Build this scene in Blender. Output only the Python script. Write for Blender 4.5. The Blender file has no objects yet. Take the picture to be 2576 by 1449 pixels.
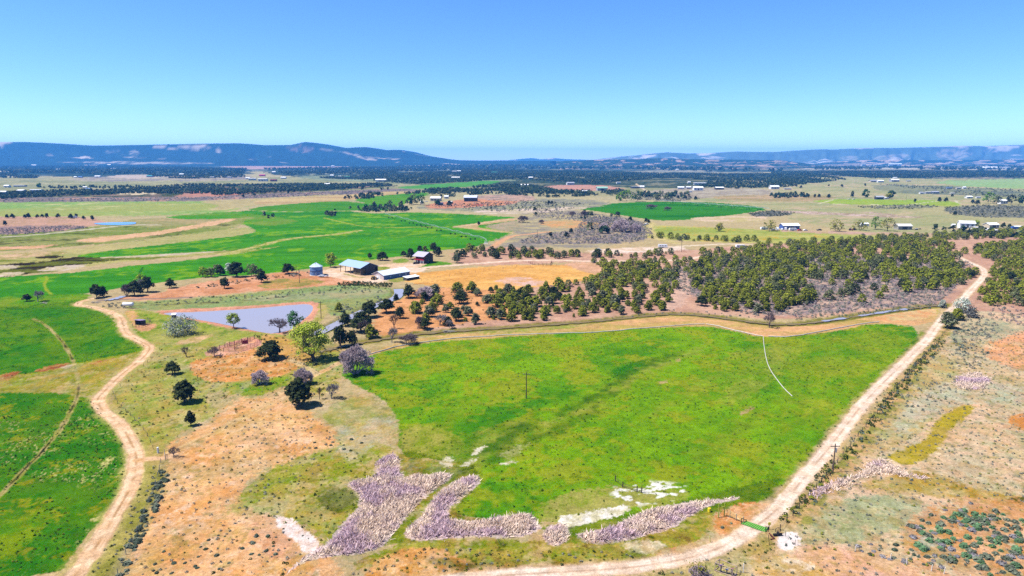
import bpy, math, random
import numpy as np
random.seed(7); rng = np.random.default_rng(7)
R = math.radians
scene = bpy.context.scene
COL = scene.collection
# ------------------------------------------------------------------ camera, sky, sun, exposure
CAM_H, PITCH, FPX = 75.0, 10.7, 1717.0        # metres above the ground, degrees down, focal length in pixels of a 2576 px wide frame
cam = bpy.data.cameras.new('camera'); cam_ob = bpy.data.objects.new('camera', cam); COL.objects.link(cam_ob)
cam.sensor_width = 36; cam.lens = 36 * FPX / 2576; cam.clip_start = 1; cam.clip_end = 120000
cam_ob.location = (0, 0, CAM_H); cam_ob.rotation_euler = (R(90 - PITCH), 0, 0)
scene.camera = cam_ob
SUN_EL, SUN_AZ = 60.0, -98.0                  # azimuth clockwise from +Y
w = bpy.data.worlds.new('World'); scene.world = w; w.use_nodes = True
nt = w.node_tree; nt.nodes.clear()
sky = nt.nodes.new('ShaderNodeTexSky'); sky.sky_type = 'NISHITA'; sky.sun_disc = False
sky.sun_elevation = R(SUN_EL); sky.sun_rotation = R(SUN_AZ); sky.altitude = 1900; sky.air_density = 0.7; sky.dust_density = 0.6; sky.ozone_density = 5.0
hs = nt.nodes.new('ShaderNodeHueSaturation'); hs.inputs['Saturation'].default_value = 1.17; hs.inputs['Hue'].default_value = 0.499
bg = nt.nodes.new('ShaderNodeBackground'); bg.inputs['Strength'].default_value = 0.106
out = nt.nodes.new('ShaderNodeOutputWorld')
nt.links.new(sky.outputs[0], hs.inputs['Color']); tint = nt.nodes.new('ShaderNodeMix'); tint.data_type = 'RGBA'; tint.blend_type = 'MULTIPLY'; tint.inputs['Factor'].default_value = 1; tint.inputs['B'].default_value = (1.0, .93, 1.0, 1)
nt.links.new(hs.outputs[0], tint.inputs['A']); nt.links.new(tint.outputs['Result'], bg.inputs['Color']); nt.links.new(bg.outputs[0], out.inputs['Surface'])
sun = bpy.data.lights.new('sun', 'SUN'); sun.energy = 4.6; sun.angle = R(0.5); sun.color = (1, 0.96, 0.9)
sun_ob = bpy.data.objects.new('sun', sun); COL.objects.link(sun_ob)
sun_ob.rotation_euler = (R(90 - SUN_EL), 0, -R(SUN_AZ) + math.pi)
scene.view_settings.view_transform = 'Standard'; scene.view_settings.look = 'None'
scene.view_settings.exposure = 1.3; scene.view_settings.gamma = 1.0
scene.cycles.max_bounces = 4; scene.cycles.diffuse_bounces = 2; scene.cycles.transparent_max_bounces = 8
scene.cycles.use_denoising = False; scene.cycles.denoiser = 'OPENIMAGEDENOISE'; scene.cycles.denoising_input_passes = 'RGB_ALBEDO_NORMAL'; scene.cycles.denoising_prefilter = 'ACCURATE'
# ------------------------------------------------------------------ survey: from a pixel of the 2576 x 1449 photograph to the place on the ground
SP, CP = math.sin(R(PITCH)), math.cos(R(PITCH))
def at(px, py, z=0.0):
    a = (px - 1288.0) / FPX; b = (724.5 - py) / FPX
    dy = CP + b * SP; dz = -SP + b * CP
    t = (z - CAM_H) / dz
    return (a * t, dy * t, z)
def mpp(py):                                   # metres per pixel across, at the ground seen at row py
    p = at(1288, py); return (p[1] * CP + CAM_H * SP) / FPX
def fore(py):
    b = (724.5 - py) / FPX; dy = CP + b * SP; dz = -SP + b * CP
    return max(0.012, -dz / math.hypot(dy, dz))
# ------------------------------------------------------------------ noise
def _hash(ix, iy, s):
    h = (ix.astype(np.int64) * 374761393 + iy.astype(np.int64) * 668265263 + s * 974711) & 0xffffffff
    h = ((h ^ (h >> 13)) * 1274126177) & 0xffffffff
    return ((h ^ (h >> 16)) & 0xffff).astype(np.float32) / 65535.0
def vn(x, y, s=0):
    ix = np.floor(x); iy = np.floor(y); fx = (x - ix).astype(np.float32); fy = (y - iy).astype(np.float32)
    fx = fx * fx * (3 - 2 * fx); fy = fy * fy * (3 - 2 * fy)
    a = _hash(ix, iy, s); b = _hash(ix + 1, iy, s); c = _hash(ix, iy + 1, s); d = _hash(ix + 1, iy + 1, s)
    return (a * (1 - fx) + b * fx) * (1 - fy) + (c * (1 - fx) + d * fx) * fy
def fbm(x, y, s=0, o=4):
    r = 0; a = 1; n = 0
    for k in range(o):
        r = r + a * vn(x, y, s + 17 * k); n += a; a *= 0.55; x = x * 2.03 + 11.3; y = y * 2.03 + 5.7
    return r / n
def sst(a, b, x):
    t = np.clip((x - a) / (b - a), 0, 1); return t * t * (3 - 2 * t)
def lin1(v):
    v = v / 255.0; return v / 12.92 if v <= 0.04045 else ((v + 0.055) / 1.055) ** 2.4
KE = 2.4
def sr(c): return np.array([min(0.9, lin1(v) / KE) for v in c], dtype=np.float32)
# ------------------------------------------------------------------ object helpers
def tag(o, label=None, cat=None, group=None, kind=None):
    if label: o['label'] = label
    if cat: o['category'] = cat
    if group: o['group'] = group
    if kind: o['kind'] = kind
    return o
def empty(name, loc, rz=0.0, label=None, cat=None, group=None, scale=None):
    o = bpy.data.objects.new(name, None); COL.objects.link(o); o.location = loc; o.rotation_euler = (0, 0, rz)
    o.empty_display_size = 0.5
    if scale is not None: o.scale = scale if hasattr(scale, '__len__') else (scale,) * 3
    return tag(o, label, cat, group)
def link(name, me, parent=None):
    o = bpy.data.objects.new(name, me); COL.objects.link(o)
    if parent is not None: o.parent = parent
    return o
def copy_tree(o, parent=None):
    c = o.copy(); COL.objects.link(c)
    if parent is not None: c.parent = parent
    for ch in o.children: copy_tree(ch, c)
    return c
def np_mesh(name, V, F, mat, C=None, smooth=False):
    """V (n,3); F (m,k) all faces with k corners; C (n,3) colours"""
    V = np.asarray(V, np.float32); F = np.asarray(F, np.int32)
    me = bpy.data.meshes.new(name); m, k = F.shape
    me.vertices.add(len(V)); me.vertices.foreach_set('co', V.ravel())
    me.loops.add(m * k); me.loops.foreach_set('vertex_index', F.ravel())
    me.polygons.add(m); me.polygons.foreach_set('loop_start', np.arange(0, m * k, k, dtype=np.int32))
    if smooth: me.polygons.foreach_set('use_smooth', np.ones(m, dtype=bool))
    if C is not None:
        at_ = me.color_attributes.new('Col', 'FLOAT_COLOR', 'POINT')
        c4 = np.ones((len(V), 4), np.float32); c4[:, :3] = C; at_.data.foreach_set('color', c4.ravel())
    me.materials.append(mat); me.update(calc_edges=True)
    return me
class MB:
    """collects boxes, tubes, polygons; build() links ONE mesh object"""
    def __init__(s): s.v = []; s.f = []
    def add(s, vs, fs):
        n = len(s.v); s.v += [tuple(v) for v in vs]; s.f += [tuple(i + n for i in f) for f in fs]; return s
    def box(s, x0, x1, y0, y1, z0, z1):
        return s.add([(x0,y0,z0),(x1,y0,z0),(x1,y1,z0),(x0,y1,z0),(x0,y0,z1),(x1,y0,z1),(x1,y1,z1),(x0,y1,z1)],
                     [(0,3,2,1),(4,5,6,7),(0,1,5,4),(1,2,6,5),(2,3,7,6),(3,0,4,7)])
    def tube(s, p0, p1, r0, r1=None, n=6, cap=True):
        r1 = r0 if r1 is None else r1
        p0 = np.array(p0, float); p1 = np.array(p1, float); d = p1 - p0; L = np.linalg.norm(d)
        if L < 1e-6: return s
        d /= L; a = np.array((0, 0, 1.0)) if abs(d[2]) < 0.9 else np.array((1.0, 0, 0))
        u = np.cross(d, a); u /= np.linalg.norm(u); v = np.cross(d, u); vs = []
        for (p, r) in ((p0, r0), (p1, r1)):
            for k in range(n):
                t = 2 * math.pi * k / n; vs.append(p + r * (math.cos(t) * u + math.sin(t) * v))
        fs = [(k, (k + 1) % n, n + (k + 1) % n, n + k) for k in range(n)]
        if cap: fs += [tuple(range(n - 1, -1, -1)), tuple(range(n, 2 * n))]
        return s.add(vs, fs)
    def lathe(s, prof, n=24, cx=0, cy=0):
        vs = []
        for (r, z) in prof:
            for k in range(n):
                t = 2 * math.pi * k / n; vs.append((cx + r * math.cos(t), cy + r * math.sin(t), z))
        fs = []
        for i in range(len(prof) - 1):
            for k in range(n): fs.append((i*n+k, i*n+(k+1)%n, (i+1)*n+(k+1)%n, (i+1)*n+k))
        return s.add(vs, fs)
    def prism(s, prof, y0, y1):                # profile in (x,z), extruded along y
        n = len(prof); vs = [(x, y0, z) for x, z in prof] + [(x, y1, z) for x, z in prof]
        fs = [(k, (k+1) % n, n + (k+1) % n, n + k) for k in range(n)] + [tuple(range(n-1, -1, -1)), tuple(range(n, 2*n))]
        return s.add(vs, fs)
    def mesh(s, name, mat, smooth=False):
        me = bpy.data.meshes.new(name); me.from_pydata([tuple(map(float, v)) for v in s.v], [], s.f); me.materials.append(mat)
        if smooth: me.polygons.foreach_set('use_smooth', [True] * len(me.polygons))
        me.update(); return me
    def build(s, name, mat, parent=None, smooth=False): return link(name, s.mesh(name, mat, smooth), parent)
# ------------------------------------------------------------------ materials
def mat(name, col, rough=0.7, metal=0.0, spec=0.3, noise=0.0, nscale=3.0, bump=0.0, wave=None):
    m = bpy.data.materials.new(name); m.use_nodes = True; nt = m.node_tree; b = nt.nodes['Principled BSDF']
    b.inputs['Roughness'].default_value = rough; b.inputs['Metallic'].default_value = metal; b.inputs['Specular IOR Level'].default_value = spec
    b.inputs['Base Color'].default_value = (*col, 1)
    tc = nt.nodes.new('ShaderNodeTexCoord')
    if noise > 0:
        nz = nt.nodes.new('ShaderNodeTexNoise'); nz.inputs['Scale'].default_value = nscale; nz.inputs['Detail'].default_value = 5
        nt.links.new(tc.outputs['Object'], nz.inputs['Vector'])
        mr = nt.nodes.new('ShaderNodeMapRange'); mr.inputs['From Min'].default_value = 0.3; mr.inputs['From Max'].default_value = 0.7
        mr.inputs['To Min'].default_value = 1 - noise; mr.inputs['To Max'].default_value = 1 + noise
        mx = nt.nodes.new('ShaderNodeMix'); mx.data_type = 'RGBA'; mx.blend_type = 'MULTIPLY'; mx.inputs['Factor'].default_value = 1
        mx.inputs['A'].default_value = (*col, 1)
        nt.links.new(nz.outputs['Fac'], mr.inputs['Value']); nt.links.new(mr.outputs[0], mx.inputs['B']); nt.links.new(mx.outputs['Result'], b.inputs['Base Color'])
    if wave:
        wv = nt.nodes.new('ShaderNodeTexWave'); wv.inputs['Scale'].default_value = wave[1]; wv.bands_direction = wave[0]
        nt.links.new(tc.outputs['Object'], wv.inputs['Vector'])
        bp = nt.nodes.new('ShaderNodeBump'); bp.inputs['Strength'].default_value = 0.5; bp.inputs['Distance'].default_value = 0.05
        nt.links.new(wv.outputs['Fac'], bp.inputs['Height']); nt.links.new(bp.outputs[0], b.inputs['Normal'])
    return m
def attr_mat(name, rough=0.85, spec=0.15, rnd=0.25, nsc=None, bump=0.0, trans=0.0):
    """base colour from the mesh's own colours, varied a little per object and by a fine noise"""
    m = bpy.data.materials.new(name); m.use_nodes = True; nt = m.node_tree; b = nt.nodes['Principled BSDF']
    b.inputs['Roughness'].default_value = rough; b.inputs['Specular IOR Level'].default_value = spec
    at_ = nt.nodes.new('ShaderNodeAttribute'); at_.attribute_name = 'Col'; last = at_.outputs['Color']
    def mul(sock, val):
        mx = nt.nodes.new('ShaderNodeMix'); mx.data_type = 'RGBA'; mx.blend_type = 'MULTIPLY'; mx.inputs['Factor'].default_value = 1
        nt.links.new(sock, mx.inputs['A']); nt.links.new(val, mx.inputs['B']); return mx.outputs['Result']
    if rnd > 0:
        oi = nt.nodes.new('ShaderNodeObjectInfo'); mr = nt.nodes.new('ShaderNodeMapRange')
        mr.inputs['To Min'].default_value = 1 - rnd; mr.inputs['To Max'].default_value = 1 + rnd
        nt.links.new(oi.outputs['Random'], mr.inputs['Value']); last = mul(last, mr.outputs[0])
    if nsc:
        geo = nt.nodes.new('ShaderNodeNewGeometry'); hh = None
        for sc_, amp in nsc:
            nz = nt.nodes.new('ShaderNodeTexNoise'); nz.inputs['Scale'].default_value = sc_; nz.inputs['Detail'].default_value = 4; nz.inputs['Roughness'].default_value = 0.65
            nt.links.new(geo.outputs['Position'], nz.inputs['Vector'])
            mr = nt.nodes.new('ShaderNodeMapRange'); mr.inputs['From Min'].default_value = 0.3; mr.inputs['From Max'].default_value = 0.7
            mr.inputs['To Min'].default_value = 1 - amp; mr.inputs['To Max'].default_value = 1 + amp
            nt.links.new(nz.outputs['Fac'], mr.inputs['Value']); last = mul(last, mr.outputs[0]); hh = nz.outputs['Fac']
        if bump:
            bp = nt.nodes.new('ShaderNodeBump'); bp.inputs['Strength'].default_value = 1.0; bp.inputs['Distance'].default_value = bump
            nt.links.new(hh, bp.inputs['Height']); nt.links.new(bp.outputs[0], b.inputs['Normal'])
    nt.links.new(last, b.inputs['Base Color'])
    if trans > 0:
        tr = nt.nodes.new('ShaderNodeBsdfTranslucent'); nt.links.new(last, tr.inputs['Color'])
        ms = nt.nodes.new('ShaderNodeMixShader'); ms.inputs[0].default_value = trans
        nt.links.new(b.outputs[0], ms.inputs[1]); nt.links.new(tr.outputs[0], ms.inputs[2])
        nt.links.new(ms.outputs[0], nt.nodes['Material Output'].inputs['Surface'])
    return m
M_GROUND = attr_mat('earth_and_grass', 1.0, 0.0, 0.0, [(0.35, 0.16), (1.6, 0.26), (5.5, 0.28)], bump=0.16)
M_HILL = attr_mat('hillside', 0.95, 0.05, 0.0)
M_LEAF = attr_mat('foliage', 0.8, 0.12, 0.22, trans=0.22)
M_REED = attr_mat('dry_reed', 0.85, 0.1, 0.0, trans=0.4)
M_TWIG = attr_mat('bare_twigs', 0.9, 0.1, 0.12)
M_BARK = mat('bark', (0.06, 0.048, 0.038), 0.95, noise=0.4, nscale=2)
def water_mat(name, col, rough):
    m = bpy.data.materials.new(name); m.use_nodes = True; nt = m.node_tree; b = nt.nodes['Principled BSDF']
    b.inputs['Base Color'].default_value = (*col, 1); b.inputs['Roughness'].default_value = rough; b.inputs['IOR'].default_value = 1.33
    b.inputs['Specular IOR Level'].default_value = 0.5
    geo = nt.nodes.new('ShaderNodeNewGeometry'); nz = nt.nodes.new('ShaderNodeTexNoise'); nz.inputs['Scale'].default_value = 0.9; nz.inputs['Detail'].default_value = 4
    nt.links.new(geo.outputs['Position'], nz.inputs['Vector'])
    bp = nt.nodes.new('ShaderNodeBump'); bp.inputs['Strength'].default_value = 0.35; bp.inputs['Distance'].default_value = 0.06
    nt.links.new(nz.outputs['Fac'], bp.inputs['Height']); nt.links.new(bp.outputs[0], b.inputs['Normal'])
    return m
M_POND = water_mat('muddy_pond_water', (0.21, 0.19, 0.20), 0.12)
M_CANAL = water_mat('canal_water', (0.12, 0.09, 0.035), 0.45); M_CANAL.node_tree.nodes['Principled BSDF'].inputs['Specular IOR Level'].default_value = .12
M_BLUEWATER = water_mat('clear_pond_water', (0.06, 0.14, 0.27), 0.1)
# ------------------------------------------------------------------ the ground: one sheet of rings around the place below the camera
def ground_axes():
    inner = np.radians(np.linspace(-42, 42, 1250))
    outer = np.radians(np.concatenate([np.linspace(47, 313, 40)]))
    th = np.concatenate([inner, outer])
    dep = np.concatenate([np.radians(np.array([89, 80, 70, 60, 52, 46, 41, 38.5])), np.radians(np.linspace(37, 12, 420)), np.radians(np.linspace(12, 1.0, 250))[1:],
                          np.radians(np.geomspace(1.0, 0.25, 50))[1:]])
    return th, dep
TH, DEP = ground_axes(); NT, ND = len(TH), len(DEP)
RR = (CAM_H / np.tan(DEP))[:, None]
WX = (RR * np.sin(TH)[None, :]).ravel(); WY = (RR * np.cos(TH)[None, :]).ravel()
_zc = WY * CP + CAM_H * SP; _yc = WY * SP - CAM_H * CP
_front = _zc > 20; _zs = np.where(_front, _zc, 20)
PX = np.where(_front, 1288 + FPX * WX / _zs, -1e5); PY = np.where(_front, 724.5 - FPX * _yc / _zs, 1e5)   # survey coordinates of the flat ground
NV = len(WX); CG = np.zeros((NV, 3), np.float32); ID = np.zeros(NV, np.int16); WZ = np.zeros(NV, np.float32)
FS = np.clip((PY - 398) / 1717, 0.012, 1)
n1 = fbm(WX / 900, WY / 900, 1, 4); n2 = fbm(WX / 60, WY / 60, 2, 4); n3 = fbm(WX / 9, WY / 9, 3, 4)
t_far = sst(640, 440, PY)[:, None]
tan, tan2, oliv = sr((205, 175, 128)), sr((180, 165, 120)), sr((150, 150, 105))
CG[:] = (tan * (1 - n3[:, None]) + tan2 * n3[:, None])
far_c = sr((188, 176, 132)) * (1 - sst(.4, .6, n1)[:, None]) + oliv * sst(.4, .6, n1)[:, None]
CG[:] = CG * (1 - t_far) + far_c * t_far
STRUCTS = ['ground']
def new_struct(name): STRUCTS.append(name); return len(STRUCTS) - 1
def poly_sd(poly, x, y):
    n = len(poly); d = np.full(len(x), 1e9, np.float32); ins = np.zeros(len(x), bool)
    for i in range(n):
        x0, y0 = poly[i]; x1, y1 = poly[(i + 1) % n]; ex, ey = x1 - x0, y1 - y0
        t = np.clip(((x - x0) * ex + (y - y0) * ey) / (ex * ex + ey * ey + 1e-9), 0, 1)
        d = np.minimum(d, (x - x0 - t * ex) ** 2 + (y - y0 - t * ey) ** 2)
        if y0 != y1: ins ^= ((y0 > y) != (y1 > y)) & (x < (x1 - x0) * (y - y0) / (y1 - y0) + x0)
    d = np.sqrt(d); return np.where(ins, -d, d)
def smooth_poly(p, it=1):
    for _ in range(it):
        q = []
        for i in range(len(p)):
            a, b = p[i], p[(i + 1) % len(p)]
            q += [(a[0]*.75+b[0]*.25, a[1]*.75+b[1]*.25), (a[0]*.25+b[0]*.75, a[1]*.25+b[1]*.75)]
        p = q
    return p
_seed = [100]
def P(poly, c1, c2=None, f=4, wp=6, ns=12, st=None, a=1.0, obj=None, con=0.12, bias=0.5, c3=None, smooth=1, speck=None):
    """a patch of ground: outline in survey pixels, colour c1 mixed with c2 (and flecks of c3) by noise ns metres wide"""
    _seed[0] += 7; s = _seed[0]
    if smooth: poly = smooth_poly(poly, smooth)
    ys = [p[1] for p in poly]; fs = fore((min(ys) + max(ys)) / 2); m = f + wp + 4
    x0, x1 = min(p[0] for p in poly) - m, max(p[0] for p in poly) + m
    k = np.nonzero((PX > x0) & (PX < x1) & (PY > min(ys) - m * fs * 2) & (PY < max(ys) + m * fs * 2))[0]
    if len(k) == 0: return
    ms = mpp((min(ys) + max(ys)) / 2) * 12
    wx, wy = WX[k], WY[k]
    qx = PX[k] + wp * 3.2 * (fbm(wx / ms, wy / ms, s, 4) - .5); qy = PY[k] + wp * 3.2 * fs * (fbm(wx / ms, wy / ms, s + 3, 4) - .5)
    d = poly_sd([(p[0], p[1] / fs) for p in poly], qx, qy / fs)
    al = sst(f, -f, d + (f + wp * .45) * 2.2 * (fbm(wx / ms * 3.2, wy / ms * 3.2, s + 11, 3) - .5)) * a
    c1 = sr(c1)
    if c2 is not None:
        if st: ca, sa = math.cos(R(st[0])), math.sin(R(st[0])); ux, uy = (wx * ca + wy * sa) / st[1], -wx * sa + wy * ca
        else: ux, uy = wx, wy
        t = sst(bias - con * 1.5, bias + con * 1.5, .8 * fbm(ux / ns, uy / ns, s + 5, 4) + .2 * vn(ux / ns * 9, uy / ns * 9, s + 6))[:, None]
        c = c1 * (1 - t) + sr(c2) * t
    else: c = np.repeat(c1[None], len(k), 0)
    if c3 is not None:
        cs, sc_, th_ = c3
        t = .85 * sst(th_ - .06, th_ + .12, .75 * fbm(wx / sc_, wy / sc_, s + 9, 4) + .25 * vn(wx / sc_ * 7, wy / sc_ * 7, s + 10))[:, None]; c = c * (1 - t) + sr(cs) * t
    CG[k] = CG[k] * (1 - al[:, None]) + c * al[:, None]
    if obj is not None: ID[k[d < 0]] = obj
    return k, d
def catmull(p, n=8):
    p = [np.array(q, float) for q in p]; p = [2 * p[0] - p[1]] + p + [2 * p[-1] - p[-2]]; o = []
    for i in range(1, len(p) - 2):
        for k in range(n):
            t = k / n; a, b, c, d = p[i-1:i+3]
            o.append(.5 * (2*b + (c - a)*t + (2*a - 5*b + 4*c - d)*t*t + (3*b - a - 3*c + d)*t**3))
    o.append(p[-2]); return [tuple(q) for q in o]
def line_d(pts, m):
    """distance in metres from the world polyline, for ground points within m of it; also the signed side"""
    xs = [p[0] for p in pts]; ys = [p[1] for p in pts]
    k = np.nonzero((WX > min(xs) - m) & (WX < max(xs) + m) & (WY > min(ys) - m) & (WY < max(ys) + m))[0]
    d = np.full(len(k), 1e9, np.float32); sd = np.zeros(len(k), np.float32); x, y = WX[k], WY[k]
    for (x0, y0), (x1, y1) in zip(pts[:-1], pts[1:]):
        ex, ey = x1 - x0, y1 - y0; L2 = ex * ex + ey * ey
        if L2 < 1e-6: continue
        j = np.nonzero((x > min(x0, x1) - m) & (x < max(x0, x1) + m) & (y > min(y0, y1) - m) & (y < max(y0, y1) + m))[0]
        xx, yy = x[j] - x0, y[j] - y0
        t = np.clip((xx * ex + yy * ey) / L2, 0, 1); dd = np.hypot(xx - t * ex, yy - t * ey)
        b = dd < d[j]; jj = j[b]; d[jj] = dd[b]; sd[jj] = np.sign(xx[b] * ey - yy[b] * ex)
    return k, d, d * sd
def L(pix, width, c1, c2=None, f=.5, wob=.6, a=1.0, obj=None, rut=None, crown=None, world=False, z=None, fade=None):
    _seed[0] += 7; s = _seed[0]
    pts = pix if world else catmull([at(*p)[:2] for p in pix])
    m = width / 2 + f + wob + 1; k, d, sd = line_d(pts, m); wx, wy = WX[k], WY[k]
    dd = d - width / 2 + wob * 2 * (fbm(wx / 3, wy / 3, s, 3) - .5)
    al = sst(f, -f, dd) * a
    if fade: al = al * sst(fade[0], fade[1], fbm(wx / fade[2], wy / fade[2], s + 4, 3))
    c = np.repeat(sr(c1)[None], len(k), 0)
    if c2 is not None:
        t = sst(.4, .62, fbm(wx / 2.5, wy / 2.5, s + 1, 4))[:, None]; c = c * (1 - t) + sr(c2) * t
    if crown is not None:                      # darker centre and shoulders between two wheel tracks
      for cc, off, wd, st_ in crown:
        t = (np.exp(-((sd - off) / wd) ** 2) * st_ * sst(.25, .6, fbm(wx / 4, wy / 4, s + 2, 3)))[:, None]; c = c * (1 - t) + sr(cc) * t
    CG[k] = CG[k] * (1 - al[:, None]) + c * al[:, None]
    if obj is not None: ID[k[dd < 0]] = obj
    if z is not None: WZ[k] += z * sst(.8, -.8, d - width / 2)
    return pts
f_far = dict(f=5, wp=14)
# ---- far plain
P([(-400,404),(3000,404),(3000,433),(-400,433)], (66,84,74), (172,165,138), ns=260, con=.08, bias=.52, **f_far, smooth=0)
P([(60,407),(300,406),(530,407.5),(560,411),(330,414),(60,411)], (205,200,180), (185,185,165), ns=150, **f_far)
P([(1090,414),(1300,412.5),(1480,411),(1490,416),(1300,417.5),(1090,417)], (185,185,180), (95,105,105), ns=300, **f_far)
P([(560,417),(700,416),(890,419),(900,424),(700,427),(560,424)], (212,165,150), (190,160,140), ns=120, **f_far)
P([(1660,424),(2000,421),(2150,421),(2600,424),(2600,428),(2200,428),(1931,426)], (205,195,172), (180,172,140), ns=150, **f_far)
P([(-50,411),(350,415),(620,420),(640,446),(300,447),(-50,440)], (52,74,72), (120,125,105), ns=180, bias=.6, con=.08, **f_far)
P([(640,425),(1000,417),(1300,418),(1500,420),(1560,440),(1000,450),(700,446)], (58,76,66), (150,150,120), ns=160, bias=.6, con=.06, **f_far)
P([(1000,430),(1500,432),(1700,436),(2020,436),(2050,470),(1800,476),(1560,470),(1000,470)], (62,78,55), (135,132,100), ns=90, bias=.58, con=.08, **f_far)
P([(1940,430),(2576,428),(2700,450),(2300,452),(2250,455),(2000,450)], (66,80,66), (165,152,125), ns=90, bias=.55, con=.06, **f_far)
P([(-320,427),(130,430),(135,434),(-320,434)], (200,190,165), **f_far)
# ---- left plain
P([(-320,440),(300,450),(640,447),(1000,442),(1010,470),(640,480),(-320,484)], (180,172,125), (148,150,105), ns=120, con=.1, **f_far)
P([(180,446),(420,442),(640,441),(640,454),(400,456),(180,456)], (148,138,135), (185,172,140), ns=60, con=.1, **f_far)
P([(270,442),(360,440),(430,446),(300,451)], (205,185,165), **f_far)
P([(760,440),(1000,446),(1300,452),(1290,458),(1000,458),(760,452)], (150,160,125), (120,130,100), ns=80, **f_far)
P([(-320,484),(300,477),(640,462),(960,460),(1010,468),(830,480),(640,489),(500,498),(200,494),(-320,504)], (70,82,50), (150,125,105), ns=45, bias=.6, con=.06, **f_far)
P([(280,484),(330,482),(400,484),(390,489),(300,490)], (225,205,165), **f_far)
P([(480,478),(600,474),(660,478),(640,487),(560,494),(480,497),(430,500)], (205,140,112), (170,135,115), ns=30, f=4, wp=10)
P([(-320,500),(200,495),(480,496),(640,489),(900,478),(1020,473),(1065,482),(880,491),(640,499),(420,509),(-320,511)], (150,134,124), (122,112,110), ns=25, f=4, wp=10, c3=((200,150,125), 40, .6))
P([(-320,511),(300,507),(560,506),(640,509),(610,524),(560,536),(300,545),(-320,544)], (138,172,88), (165,170,90), ns=60, st=(5, 4), f=5, wp=12, c3=((195,190,125), 50, .62))
P([(480,508),(640,500),(860,487),(905,494),(860,505),(640,516),(560,529),(520,530),(560,515)], (195,178,125), (175,160,110), ns=40, f=4, wp=10)
P([(640,502),(860,491),(960,482),(1040,481),(1045,487),(900,500),(860,507),(640,517)], (208,182,125), (185,155,110), ns=40, st=(5, 4), f=4, wp=8)
P([(-320,546),(150,544),(270,551),(240,570),(100,580),(-320,586)], (205,160,135), (185,150,115), ns=25, f=4, wp=12)
P([(-320,574),(180,566),(235,572),(110,588),(-320,598)], (138,120,118), (190,150,130), ns=10, con=.1, f=4, wp=8)
# ---- the wet meadows of the left
P([(-320,598),(100,588),(250,568),(420,548),(600,545),(640,556),(560,580),(480,590),(300,612),(-320,655)], (122,140,52), (165,160,95), ns=30, st=(8, 4), f=4, wp=12, c3=((80,85,30), 28, .6))
P([(300,553),(420,548),(560,548),(600,556),(480,566),(330,572)], (180,160,110), (150,150,90), ns=25, f=4, wp=10)
P([(405,546),(500,537),(620,531),(860,528),(905,534),(700,542),(560,551),(450,551)], (70,148,12), (105,150,25), ns=30, st=(5, 4), f=3, wp=6)
P([(-320,632),(60,640),(250,618),(480,588),(640,568),(640,588),(470,607),(200,647),(60,668),(-320,680)], (165,165,95), (190,175,115), ns=30, st=(8, 4), f=4, wp=10)
P([(-320,655),(60,650),(190,645),(260,640),(420,628),(640,618),(640,635),(420,648),(240,666),(120,688),(-320,712)], (120,130,40), (185,175,105), ns=14, st=(6, 5), con=.08, f=4, wp=8)
for q in ([(60,668),(150,650),(260,641),(400,631),(560,624),(420,640),(240,660),(120,684),(-40,700),(-40,690)], [(90,641),(140,640),(165,648),(90,652)], [(-40,668),(80,660),(140,655),(100,664),(-40,678)]):
    P(q, (52,40,12), (110,115,35), ns=12, st=(6, 5), con=.08, f=3, wp=9)
P([(175,606),(260,595),(330,589),(430,577),(540,555),(605,548),(560,562),(480,576),(400,591),(300,603),(240,611)], (228,182,142), (210,170,120), ns=9, f=2.5, wp=7)
P([(-320,626),(80,620),(160,612),(90,628),(-320,636)], (228,175,142), (200,160,100), ns=9, f=3, wp=8)
P([(-40,642),(60,636),(130,632),(180,636),(60,650),(-40,655)], (215,180,140), (160,150,80), ns=9, f=3, wp=8)
for q in ([(250,646),(400,637),(520,632),(610,622),(605,628),(420,645),(260,650)], [(95,678),(150,668),(230,664),(185,680),(95,683)], [(-40,690),(60,682),(65,690),(-40,699)], [(-40,668),(55,666),(30,676),(-40,682)]):
    P(q, (212,192,172), (195,180,130), ns=6, f=2.5, wp=6)
# ---- bright irrigated fields behind the farm
fA = new_struct('field')
P([(590,530),(700,528),(860,531),(960,538),(1050,533),(1290,545),(1310,552),(1290,588),(1225,612),(1180,625),(1110,628),(1040,640),(930,655),(850,668),(760,678),(640,692),(560,694),(440,705),(300,725),(250,735),(100,748),(-320,765),(-320,712),(150,690),(300,672),(470,655),(640,632),(620,628),(420,638),(250,648),(178,645),(260,632),(480,607),(640,588),(640,575),(600,560),(650,548)],
  (74,150,8), (46,124,6), ns=34, st=(10, 7), con=.14, f=2.5, wp=5, obj=fA, c3=((130,172,15), 30, .6))
P([(600,535),(700,545),(760,560),(660,570),(620,560)], (135,150,60), (100,150,20), ns=25, f=5, wp=12, a=.7)
P([(540,640),(640,628),(720,617),(600,640)], (190,180,110), (130,150,40), ns=10, f=3, wp=6)
fB = new_struct('field')
P([(620,524),(740,512),(860,505),(910,510),(975,520),(1000,530),(860,530),(640,533)], (62,136,10), (90,146,16), ns=30, st=(5, 4), f=2.5, wp=5, obj=fB)
fC = new_struct('field')
P([(890,500),(980,490),(1070,483),(1085,488),(1030,505),(1000,522),(940,516),(905,508)], (104,158,16), (78,142,12), ns=30, st=(5, 4), f=2.5, wp=5, obj=fC)
fD = new_struct('field')
P([(985,471),(1100,462),(1240,455),(1265,459),(1180,470),(1040,476)], (78,152,52), (95,160,60), ns=50, f=3, wp=6, obj=fD)
fE = new_struct('field')
P([(1395,521),(1500,514),(1620,507),(1760,508),(1860,513),(1940,525),(1880,536),(1800,546),(1720,554),(1650,555),(1560,541),(1480,528)], (32,112,10), (64,138,8), ns=40, st=(-4, 5), con=.2, f=2.5, wp=4, obj=fE)
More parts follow.
